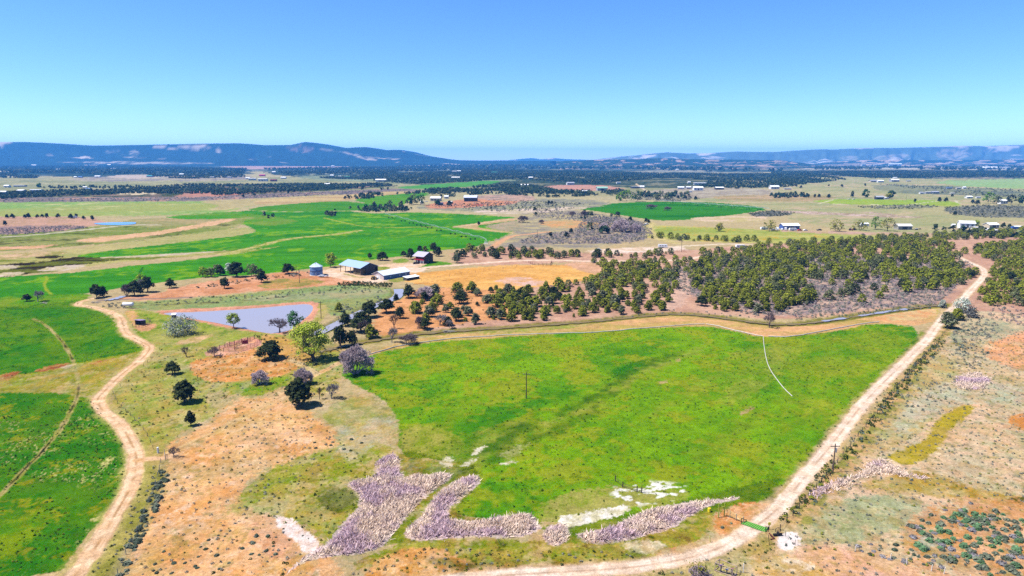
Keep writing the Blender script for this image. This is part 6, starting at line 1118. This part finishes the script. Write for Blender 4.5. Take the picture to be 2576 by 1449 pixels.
def loaf_shed():
    o, a = frame_ob('loafing_shed', (340.5, 817), (357, 819), 'small dark open shed with a purple grey roof inside a broken pen', 'shed'); a = 3.6; b = 2.6
    W = MB(); W.box(0, a, b - .1, b, -.2, 2.0); W.box(-.05, .05, 0, b, -.2, 2.1); W.box(a - .05, a + .05, 0, b, -.2, 2.1); W.build('wall', DWOOD, o); MB().add([(-.4, -.5, 2.35), (a + .4, -.5, 2.35), (a + .4, b + .2, 2.0), (-.4, b + .2, 2.0), (-.4, -.5, 2.45), (a + .4, -.5, 2.45), (a + .4, b + .2, 2.1), (-.4, b + .2, 2.1)], [(0, 3, 2, 1), (4, 5, 6, 7), (0, 1, 5, 4), (1, 2, 6, 5), (2, 3, 7, 6), (3, 0, 4, 7)]).build('roof', paint((150, 130, 165)), o)
loaf_shed()
# ------------------------------------------------------------------ fences, gates, corral
_post = {}
def post_mesh(h, r, m):
    k = (h, r, m.name)
    if k not in _post: _post[k] = MB().tube((0, 0, -.3), (0, 0, h), r, r * .9, 7).mesh('post', m)
    return _post[k]
def fence(name, pix, step, h, r, m, label, rails=(), railm=None, rr=.025, cat='fence', world_h=None):
    pts = [P3(*p) for p in pix]; o = empty(name, tuple(pts[0]), 0, label, cat); org = np.array(o.location); pos = []
    for p, q in zip(pts[:-1], pts[1:]):
        L_ = np.linalg.norm(q - p); n = max(1, round(L_ / step)); pos += [p + (q - p) * k / n for k in range(n)]
    pos.append(pts[-1]); zs = [ground_z(p[0], p[1]) for p in pos]
    for p, z in zip(pos[:100], zs): c = link('post', post_mesh(h, r, m), o); c.location = (p[0] - org[0] + rs.uniform(-.05, .05), p[1] - org[1], z); c.rotation_euler = (rs.uniform(-.05, .05), rs.uniform(-.05, .05), 0)
    for z_ in rails:
        b = MB()
        for (p, za), (q, zb) in zip(zip(pos[:-1], zs[:-1]), zip(pos[1:], zs[1:])): b.tube(p - org + (0, 0, za + z_), q - org + (0, 0, zb + z_), rr, n=4)
        b.build('rail' if rr > .02 else 'wire', railm or m, o)
    return o
WIRE = paint((120, 120, 120), .5, .6)
fence('wire_fence', [(2390,822),(2363,855),(2310,915),(2256,977),(2206,1040),(2148,1112),(2120,1149),(2079,1198),(2040,1242),(1995,1299),(1962,1335)], 4.2, 1.35, .09, DWOOD, 'post and wire fence along the right side of the straight road', (.5, .85, 1.2), WIRE, .012)
fence('wire_fence', [(2152,1387),(2240,1408),(2281,1421),(2343,1437),(2374,1444),(2440,1462)], 4.6, 1.3, .09, paint((225, 218, 205), .9), 'fence of pale posts through the sagebrush at the lower right', (.6, 1.1), WIRE, .012)
fence('wire_fence', [(2160,1387),(2080,1378),(2000,1372)], 5, 1.2, .05, DWOOD, 'thin wire fence running to the white sand by the cattle guard', (.6, 1.0), WIRE, .012)
fence('wire_fence', [(405,1165),(398,1200),(385,1240),(365,1290),(345,1340),(318,1395),(296,1445)], 4.5, 1.25, .07, GREYW, 'old fence choked with weeds beside the left road', (.6, 1.1), WIRE, .012)
fence('wire_fence', [(415,870),(388,893),(362,922),(332,950),(303,972),(285,992),(296,1016),(328,1046),(350,1068),(371,1097),(386,1130)], 5.5, 1.2, .06, DWOOD, 'wire fence on the grassy side of the left road', (.6, 1.1), WIRE, .012)
fence('wire_fence', [(1060,706),(1100,700),(1160,690),(1230,680),(1300,671),(1400,668)], 11, 1.4, .09, WOOD, 'widely spaced posts along the golden field', (1.1,), WIRE, .012)
fence('pole_fence', [(1548,1240-29),(1566,1226),(1602,1238),(1614,1240)], 2.6, 1.5, .13, DWOOD, 'short dark pole fence standing alone in the pasture', (.5, 1.05), DWOOD, .05)
def corral():
    fence('corral_fence', [(523,888),(553,878),(590,866),(640,852)], 3.0, 1.7, .13, WOOD, 'old wooden fence along the back of the corral', (.4, .8, 1.25), WOOD, .05); fence('corral_fence', [(523,888),(540,886),(562,884)], 2.6, 1.5, .1, WOOD, 'short wooden fence at the near left end of the corral', (.5, 1.1), WOOD, .05)
    fence('pipe_corral', [(562,884),(590,884),(612,882),(640,872),(652,861),(652,852)], 2.4, 1.6, .05, RUST, 'red pipe panels along the near side of the corral', (.3, .65, 1.0, 1.35, 1.6), RUST, .035)
    fence('pipe_corral', [(572,874),(590,872),(608,864),(630,857)], 1.8, 1.7, .06, RUST, 'red pipe alley through the middle of the corral', (.3, .65, 1.0, 1.35, 1.7), RUST, .045); fence('pipe_corral', [(590,880),(590,872)], 1.5, 1.7, .06, RUST, 'red pipe cross panel in the corral', (.3, .7, 1.1, 1.6), RUST, .045)
    x, y, _ = at(610, 866); o = empty('cattle_chute', (x, y, ground_z(x, y)), R(20), 'dark red cattle chute standing in the corral alley', 'cattle chute'); [MB().tube((i * .7, j, -.1), (i * .7, j, 2.3), .07).build('post', RUST, o) for i in range(4) for j in (0, .8)]; MB().box(0, 2.1, -.04, .04, .2, 1.5).build('side_panel', RUST, o); MB().box(0, 2.1, .76, .84, .2, 1.5).build('side_panel', RUST, o)
corral()
fence('pole_fence', [(334,822),(350,824),(366,821),(380,812),(372,806)], 2.2, 1.5, .09, WOOD, 'broken wooden pen around the small dark shed', (.5, 1.1), WOOD, .05); fence('pole_fence', [(2042,668),(2085,664),(2132,664)], 1, 1, .1, WOOD, 'x', ()) if False else None
fence('pipe_corral', [(1330,662),(1345,667),(1385,668),(1388,660)], 3.2, 1.7, .1, paint((120, 60, 55), .9), 'dark red pen at the back edge of the golden field', (.5, 1.0, 1.6), paint((120, 60, 55), .9), .06)
fence('pipe_corral', [(1186,518),(1200,517),(1216,518)], 3, 2.2, .2, paint((160, 25, 40), .8), 'red gates of the pens in front of the far ranch barn', (.5, 1.1, 1.8), paint((170, 25, 40), .8), .22)
fence('wire_fence', [(1660,835-5),(1652,826)], 2, 1.2, .1, WOOD, 'x', ()) if False else None
# cattle guard with its wings and gates
def cattle_guard():
    c = [P3(1864.6, 1318), P3(1877, 1312.4), P3(1932.4, 1330.6), P3(1925.5, 1339.8)]; o = empty('cattle_guard', tuple(c[0]), 0, 'bright green cattle guard laid across the dirt road', 'cattle guard'); org = np.array(o.location)
    q = [p - org for p in c]; z = .16; gm = paint((104, 165, 62), .7, noise=.15, nscale=2); d = MB()
    for k in range(12):
        t0, t1 = k / 12 + .012, (k + 1) / 12 - .012
        e = [q[0] + (q[3] - q[0]) * t0, q[0] + (q[3] - q[0]) * t1, q[1] + (q[2] - q[1]) * t1, q[1] + (q[2] - q[1]) * t0]
        d.add([tuple(v + (0, 0, z - .1)) for v in e] + [tuple(v + (0, 0, z + .05)) for v in e], [(0, 3, 2, 1), (4, 5, 6, 7), (0, 1, 5, 4), (1, 2, 6, 5), (2, 3, 7, 6), (3, 0, 4, 7)])
    d.build('deck', gm, o); f = MB()
    for a, b in ((0, 3), (3, 2), (2, 1), (1, 0)): f.tube(q[a] + (0, 0, z - .05), q[b] + (0, 0, z - .05), .09, n=6)
    f.build('frame', paint((75, 130, 50), .6), o)
    w_ = MB(); w_.tube(q[3] + (0, 0, 0), q[3] + (0, 0, 1.3), .08); w_.tube(q[2] + (0, 0, 0), q[2] + (0, 0, .5), .08); w_.tube(q[3] + (0, 0, 1.3), q[2] + (0, 0, .4), .07); w_.tube(q[3] + (0, 0, .5), q[2] + (0, 0, .3), .07); w_.build('wing', paint((45, 70, 45), .7), o)
    w_ = MB(); w_.tube(q[0], q[0] + (0, 0, 1.3), .08); w_.tube(q[1], q[1] + (0, 0, .5), .08); w_.tube(q[0] + (0, 0, 1.3), q[1] + (0, 0, .4), .07); w_.build('wing', paint((45, 70, 45), .7), o)
cattle_guard()
fence('pole_fence', [(1822,1297),(1836,1302),(1852,1308),(1869.5,1315)], 2.2, 1.5, .09, GREYW, 'tan wooden rail fence running up to the cattle guard', (.4, .75, 1.1, 1.4), paint((190, 170, 110), .9), .055)
def h_brace():
    a, b = P3(1807, 1301), P3(1821.5, 1300); o = empty('fence_brace', tuple(a), 0, 'yellow green pipe brace of two posts and a crossbar', 'fence brace'); d = b - a; pm = paint((165, 175, 70), .5)
    for v in (d * 0, d): MB().tube(v + (0, 0, -.2), v + (0, 0, 3.2), .11, n=8).build('post', pm, o)
    MB().tube(d * 0 + (0, 0, 2.6), d + (0, 0, 2.3), .09, n=8).build('crossbar', pm, o); MB().tube(d * 0 + (0, 0, .3), d + (0, 0, 2.2), .03, n=5).build('brace_wire', pm, o)
h_brace()
def small_post(px, py, h, r, c, label, lean=(0, 0), name='marker_post', cat='post', cap=None):
    x, y, _ = at(px, py); o = empty(name, (x, y, ground_z(x, y)), 0, label, cat); MB().tube((0, 0, -.2), (lean[0], lean[1], h), r, n=7).build('post', paint(c, .7), o)
    if cap: MB().box(lean[0] - cap[0] / 2, lean[0] + cap[0] / 2, lean[1] - .12, lean[1] - .06, h - cap[1], h).build('sign_plate', paint(cap[2], .5), o)
    return o
small_post(1934, 1334, 1.7, .07, (40, 40, 38), 'dark post with a small yellow marker at the right end of the cattle guard', cap=(.55, .6, (245, 225, 60)), name='marker_sign', cat='sign'); small_post(1976, 1350, 1.2, .05, (60, 60, 60), 'thin dark stake on the white sand'); small_post(1936, 1371, 2.2, .06, (70, 65, 60), 'leaning grey stake below the cattle guard', (-.35, .1)); small_post(1787, 1364, 1.3, .08, (215, 205, 90), 'yellow stake in the verge above the road', (-.2, 0)); small_post(1869.5, 1442, 1.9, .07, (240, 235, 225), 'white post at the corner of the pipe pen'); small_post(1704, 1284, 1.2, .1, (50, 60, 30), 'dark stake at the edge of the reed bed'); small_post(497, 965-13, 1.2, .1, (120, 90, 70), 'lone brown post on the orange sand'); small_post(398, 1140, 1.6, .25, (235, 235, 235), 'white irrigation riser by the side track gate', name='irrigation_riser', cat='riser')
fence('metal_gate', [(414,1143),(416,1158)], 6, 1.4, .07, paint((150, 150, 150), .5, .5), 'grey metal gate at the side track beside the left road', (.3, .6, .9, 1.2), paint((165, 165, 165), .5, .5), .03, cat='gate')
def drum():
    x, y, _ = at(1784, 1287); o = empty('drum', (x, y, ground_z(x, y)), 0, 'small yellow drum in the green weeds left of the pipe brace', 'drum'); MB().lathe([(0, 0), (.33, 0), (.35, .3), (.33, .31), (.33, .6), (.35, .61), (.33, .9), (.28, .92), (0, .9)], 16).build('shell', paint((240, 215, 40), .5), o); MB().lathe([(.2, .9), (.2, .95), (0, .95)], 12).build('lid', paint((200, 175, 40), .5), o)
drum()
def valve():
    x, y, _ = at(1956, 1350); o = empty('irrigation_valve', (x, y, ground_z(x, y)), 0, 'black irrigation valve wheel on the edge of the white sand', 'valve'); dm = paint((35, 33, 38), .6); MB().tube((0, 0, -.2), (0, 0, 1.0), .16, n=10).build('stem', dm, o); MB().tube((-.9, 0, .35), (.9, .2, .35), .22, n=10).build('pipe', dm, o)
    wv = MB(); n = 16
    for k in range(n): a, b = 2 * math.pi * k / n, 2 * math.pi * (k + 1) / n; wv.tube((.55 * math.cos(a), 0, 1.3 + .55 * math.sin(a)), (.55 * math.cos(b), 0, 1.3 + .55 * math.sin(b)), .06, n=5)
    for k in range(4): a = math.pi / 2 * k; wv.tube((0, 0, 1.3), (.55 * math.cos(a), 0, 1.3 + .55 * math.sin(a)), .04, n=4)
    wv.build('hand_wheel', dm, o)
    a, b = P3(1934, 1349), P3(1948, 1357); p = empty('steel_pipe', tuple(a), 0, 'dark red steel pipe bent on the sand below the cattle guard', 'pipe'); MB().tube((0, 0, .7), b - a + (0, 0, .25), .12, n=8).tube(b - a + (0, 0, .25), P3(1938, 1359) - a + (0, 0, .2), .1, n=8).build('pipe_run', paint((95, 35, 30), .8), p)
valve()
def pipe_pen():
    pts = [P3(1798, 1436), P3(1809, 1426.5), P3(1853, 1446), P3(1842, 1453)]; o = empty('pipe_pen', tuple(pts[0]), 0, 'pipe rail pen around three valve risers at the bottom edge', 'pen'); org = np.array(o.location); pm = paint((175, 150, 140), .6)
    for p in pts: MB().tube(p - org + (0, 0, -.2), p - org + (0, 0, 1.7), .07, n=8).build('post', pm, o)
    for z in (.15, 1.7):
        r_ = MB()
        for a, b in zip(pts, pts[1:] + pts[:1]): r_.tube(a - org + (0, 0, z), b - org + (0, 0, z), .055, n=6)
        r_.build('rail', pm, o)
    for (px, py, h, c, lab) in [(1813, 1441, 1.5, (110, 60, 150), 'valve riser with a purple top in the pipe pen'), (1828, 1444, .9, (120, 130, 170), 'short grey valve riser in the middle of the pipe pen'), (1841, 1448, 1.4, (140, 60, 80), 'valve riser with a red top in the pipe pen')]:
        x, y, _ = at(px, py); v = empty('valve_riser', (x, y, ground_z(x, y)), 0, lab, 'valve'); MB().tube((0, 0, -.1), (0, 0, h), .12, n=9).build('riser_pipe', paint((95, 90, 100), .6), v); MB().tube((-.25, 0, h), (.25, 0, h), .13, n=8).build('valve_head', paint(c, .5), v); MB().tube((0, 0, .2), (.7, -.1, .2), .1, n=8).build('elbow', paint((95, 90, 100), .6), v)
pipe_pen()
# ------------------------------------------------------------------ utility poles
def pole(px, py, top, label, arms=1):
    x, y, _ = at(px, py); D = y; b = (724.5 - top) / FPX; h = CAM_H + D * (-SP + b * CP) / (CP + b * SP); o = empty('utility_pole', (x, y, ground_z(x, y)), R(rs.uniform(-20, 20)), label, 'utility pole')
    m = mat('pole_wood', (.07, .048, .036), .95, noise=.3, nscale=1.5) if 'pole_wood' not in bpy.data.materials else bpy.data.materials['pole_wood']; MB().tube((0, 0, -.5), (0, 0, h), .17, .12, 10).build('shaft', m, o)
    if arms:
        MB().box(-1.15, 1.15, -.07, .07, h - .75, h - .6).build('crossarm', m, o)
        for s in (-1, 0, 1): MB().lathe([(.06, h - .6), (.08, h - .5), (.04, h - .42), (0, h - .4)], 8, s * 1.0 if s else .0, 0 if s else -.0).build('insulator', paint((200, 195, 190), .3), o)
    if arms > 1: MB().tube((.3, 0, h - 2.2), (.3, 0, h - 1.2), .22, n=12).build('transformer', paint((170, 172, 175), .4), o)
pole(1324, 1003, 937, 'tall dark utility pole alone in the middle of the pasture'); pole(2095, 1189, 1117, 'utility pole with a transformer beside the straight road', 2); pole(808, 801, 757, 'utility pole on the bank right of the pond'); pole(753.5, 712, 677, 'utility pole left of the grain bin with a leaning crossarm', 2); pole(746, 695, 668, 'thin utility pole behind the one left of the grain bin', 1); pole(858, 878, 842, 'utility pole at the canal in front of the junipers', 0); pole(1714, 634, 605, 'utility pole on the sandy yard beyond the woodland'); pole(1352, 598, 578, 'utility pole in the sagebrush flat left of the track', 0); pole(2280, 502, 486, 'far utility pole right of the house on the green field', 0); pole(1148, 656, 640, 'short pole by the farm drive right of the red house', 0)
# ------------------------------------------------------------------ irrigation: gated pipes and centre pivots
def gated_pipe(pix, r, label, step=9.0):
    pts = [np.array(p + (0,)) for p in catmull([at(*p)[:2] for p in pix], 6)]; o = empty('irrigation_pipe', tuple(pts[0]), 0, label, 'irrigation pipe'); org = pts[0]; pm = paint((205, 200, 190), .5); cm = paint((200, 200, 205), .4, .5)
    seg = MB(); acc = 0
    for a, b in zip(pts[:-1], pts[1:]):
        za, zb = ground_z(a[0], a[1]) + r + .03, ground_z(b[0], b[1]) + r + .03; seg.tube(a - org + (0, 0, za), b - org + (0, 0, zb), r, n=8); acc += np.linalg.norm(b - a)
        if acc > step: acc = 0; d = (b - a) / np.linalg.norm(b - a); MB().tube(b - org - d * .15 + (0, 0, zb), b - org + d * .15 + (0, 0, zb), r * 1.25, n=8).build('coupling', cm, o)
    seg.build('pipe_run', pm, o)
gated_pipe([(930,891),(965,882),(1000,872),(1060,862.5),(1120,854),(1180,849),(1260,844),(1290,843),(1415,839),(1478,837),(1541,833),(1603,828),(1666,822),(1728,817),(1773,815.5)], .17, 'white gated pipe along the upper edge of the pasture up to its bend'); gated_pipe([(1776,815.5),(1804,820.5),(1856,833),(1901,843),(1919,846)], .17, 'white gated pipe sloping down from the bend to the loose end')
gated_pipe([(1920,847),(1922,870),(1927,900),(1935,925),(1950,950),(1970,975),(1993,997)], .12, 'loose white pipe curving down into the pasture'); gated_pipe([(1933,846),(1976,847.5),(2013,844),(2051,837),(2111,825.5),(2166,815.5),(2211,810)], .18, 'white gated pipe along the upper right edge of the pasture')
def pivot(p0, p1, towers, label, endgun=True, pipe_px=7, k=1.0):
    a, b = P3(*p0), P3(*p1); o = empty('centre_pivot', tuple(a), 0, label, 'irrigation pivot'); org = a; d = b - a; d /= np.linalg.norm(d); nrm = np.array((-d[1], d[0], 0)); zp = 4.0; gal = paint((160, 178, 165), .5, .2); tyre = paint((35, 40, 38), .9)
    T = [P3(*t) for t in towers]; T = [a + d * float(np.dot(t - a, d)) for t in T]; nodes = [a] + T + [b]; rp = .16 * k
    for p, q in zip(nodes[:-1], nodes[1:]):
        L_ = np.linalg.norm(q - p); n = 8; sp = MB(); arch = lambda t: zp + 1.0 * math.sin(math.pi * t); P_ = [p - org + (q - p) * i / n + np.array((0, 0, arch(i / n))) for i in range(n + 1)]
        for u, v in zip(P_[:-1], P_[1:]): sp.tube(u, v, rp, n=6)
        for s in (-1, 1):
            Q_ = [P_[i] * 1 + nrm * s * .8 - np.array((0, 0, 1.1 * math.sin(math.pi * i / n) + .1)) for i in range(n + 1)]
            for u, v in zip(Q_[:-1], Q_[1:]): sp.tube(u, v, .05 * k, n=4, cap=False)
            for i in range(1, n): sp.tube(P_[i], Q_[i], .045 * k, n=4, cap=False)
        sp.build('span', gal, o)
        dr = MB()
        for i in range(1, n * 2): u = p - org + (q - p) * i / (n * 2); zt = arch(i / n / 2); dr.tube(u + (0, 0, zt), u + (0, 0, zt - 1.6), .03, n=3, cap=False)
        dr.build('drop_hoses', paint((120, 130, 125), .7), o)
    for t in T:
        tw = MB(); c = t - org; axis = np.array((1.0, 0.25, 0)); axis -= d * np.dot(axis, d) * .2; axis /= np.linalg.norm(axis); hw = 2.3
        for s in (-1, 1): tw.tube(c + (0, 0, zp), c + axis * s * hw + (0, 0, .75), .07 * k, n=5)
        tw.tube(c - axis * hw + (0, 0, .75), c + axis * hw + (0, 0, .75), .09 * k, n=5); tb = tw.build('tower', paint((70, 95, 80), .6), o); dn = np.array((-axis[1], axis[0], 0))
        for s in (-1, 1): w0 = c + axis * s * hw + (0, 0, .72); MB().tube(w0 - dn * .2, w0 + dn * .2, .75, n=16).build('wheel', tyre, tb)
pivot((968,545),(1222,611.5),[(975,549),(993,558),(1011,563.5),(1029.6,568.5),(1049,571.5),(1071.6,575),(1097,581),(1126,590.5),(1156,597.5),(1188.6,603)],'long wheeled centre pivot sprinkler crossing the bright green field', k=1.15)
def pivot_base():
    x, y, _ = at(1222.4, 612.5); o = empty('pivot_point', (x, y, ground_z(x, y)), 0, 'white pyramid base at the near end of the centre pivot', 'pivot base'); m = paint((240, 238, 235), .5)
    for sx in (-1, 1):
        for sy in (-1, 1): MB().tube((sx * 1.5, sy * 1.5, -.1), (sx * .25, sy * .25, 4.0), .12, n=6).build('leg', m, o)
    MB().box(-1.7, 1.7, -1.7, 1.7, -.1, .3).build('slab', paint((225, 215, 205)), o); MB().box(-.5, .5, -.5, .1, .8, 1.9).build('control_box', m, o)
pivot_base()
pivot((1661,510),(1935,531),[(1690,512.2),(1720,514.5),(1750,517),(1780,519),(1810,521.5),(1845,524),(1880,527),(1910,529)],'far centre pivot sprinkler crossing the dark green round field', k=1.7)
# junk beside the track and by the bin
def logs(px, py, n, ln, label, name='log_pile', cat='log pile'):
    x, y, _ = at(px, py); o = empty(name, (x, y, ground_z(x, y)), 0, label, cat)
    for k in range(n): a = rs.uniform(-.5, .5); l_ = ln * rs.uniform(.6, 1.1); c = np.array((rs.uniform(-1.5, 1.5), rs.uniform(-1, 1), .2 + .25 * (k % 3))); dd = np.array((math.cos(a), math.sin(a), rs.uniform(-.08, .12))) * l_ / 2; MB().tube(c - dd, c + dd, rs.uniform(.1, .2), rs.uniform(.06, .14), 7).build('log', GREYW, o)
logs(1131, 834, 9, 5.5, 'pile of bleached logs on the canal bank above the pasture'); logs(742, 692, 6, 4, 'heap of rusty pipes and poles left of the grain bin', 'scrap_heap', 'scrap heap'); logs(113, 763, 4, 4, 'grey driftwood lying beside the bleached tree in the field', 'fallen_branches', 'branches'); logs(245, 763, 4, 4, 'dark fallen branches in the grass by the road bend', 'fallen_branches', 'branches')
# ------------------------------------------------------------------ air
def haze():
    m = bpy.data.materials.new('haze_air'); m.use_nodes = True; nt = m.node_tree; nt.nodes.clear(); pv = nt.nodes.new('ShaderNodeVolumePrincipled'); o_ = nt.nodes.new('ShaderNodeOutputMaterial'); pv.inputs['Color'].default_value = HAZE_COL; pv.inputs['Density'].default_value = HAZE_D; pv.inputs['Anisotropy'].default_value = 0.0
    nt.links.new(pv.outputs[0], o_.inputs['Volume']); b = MB().box(-18500, 18500, -18500, 18500, -45, 345); o = b.build('haze', m); o['kind'] = 'stuff'; o['label'] = 'thin blue air over the whole valley'
HAZE_COL = (0.08, 0.40, 1.0, 1); HAZE_D = 7.0e-5
haze()
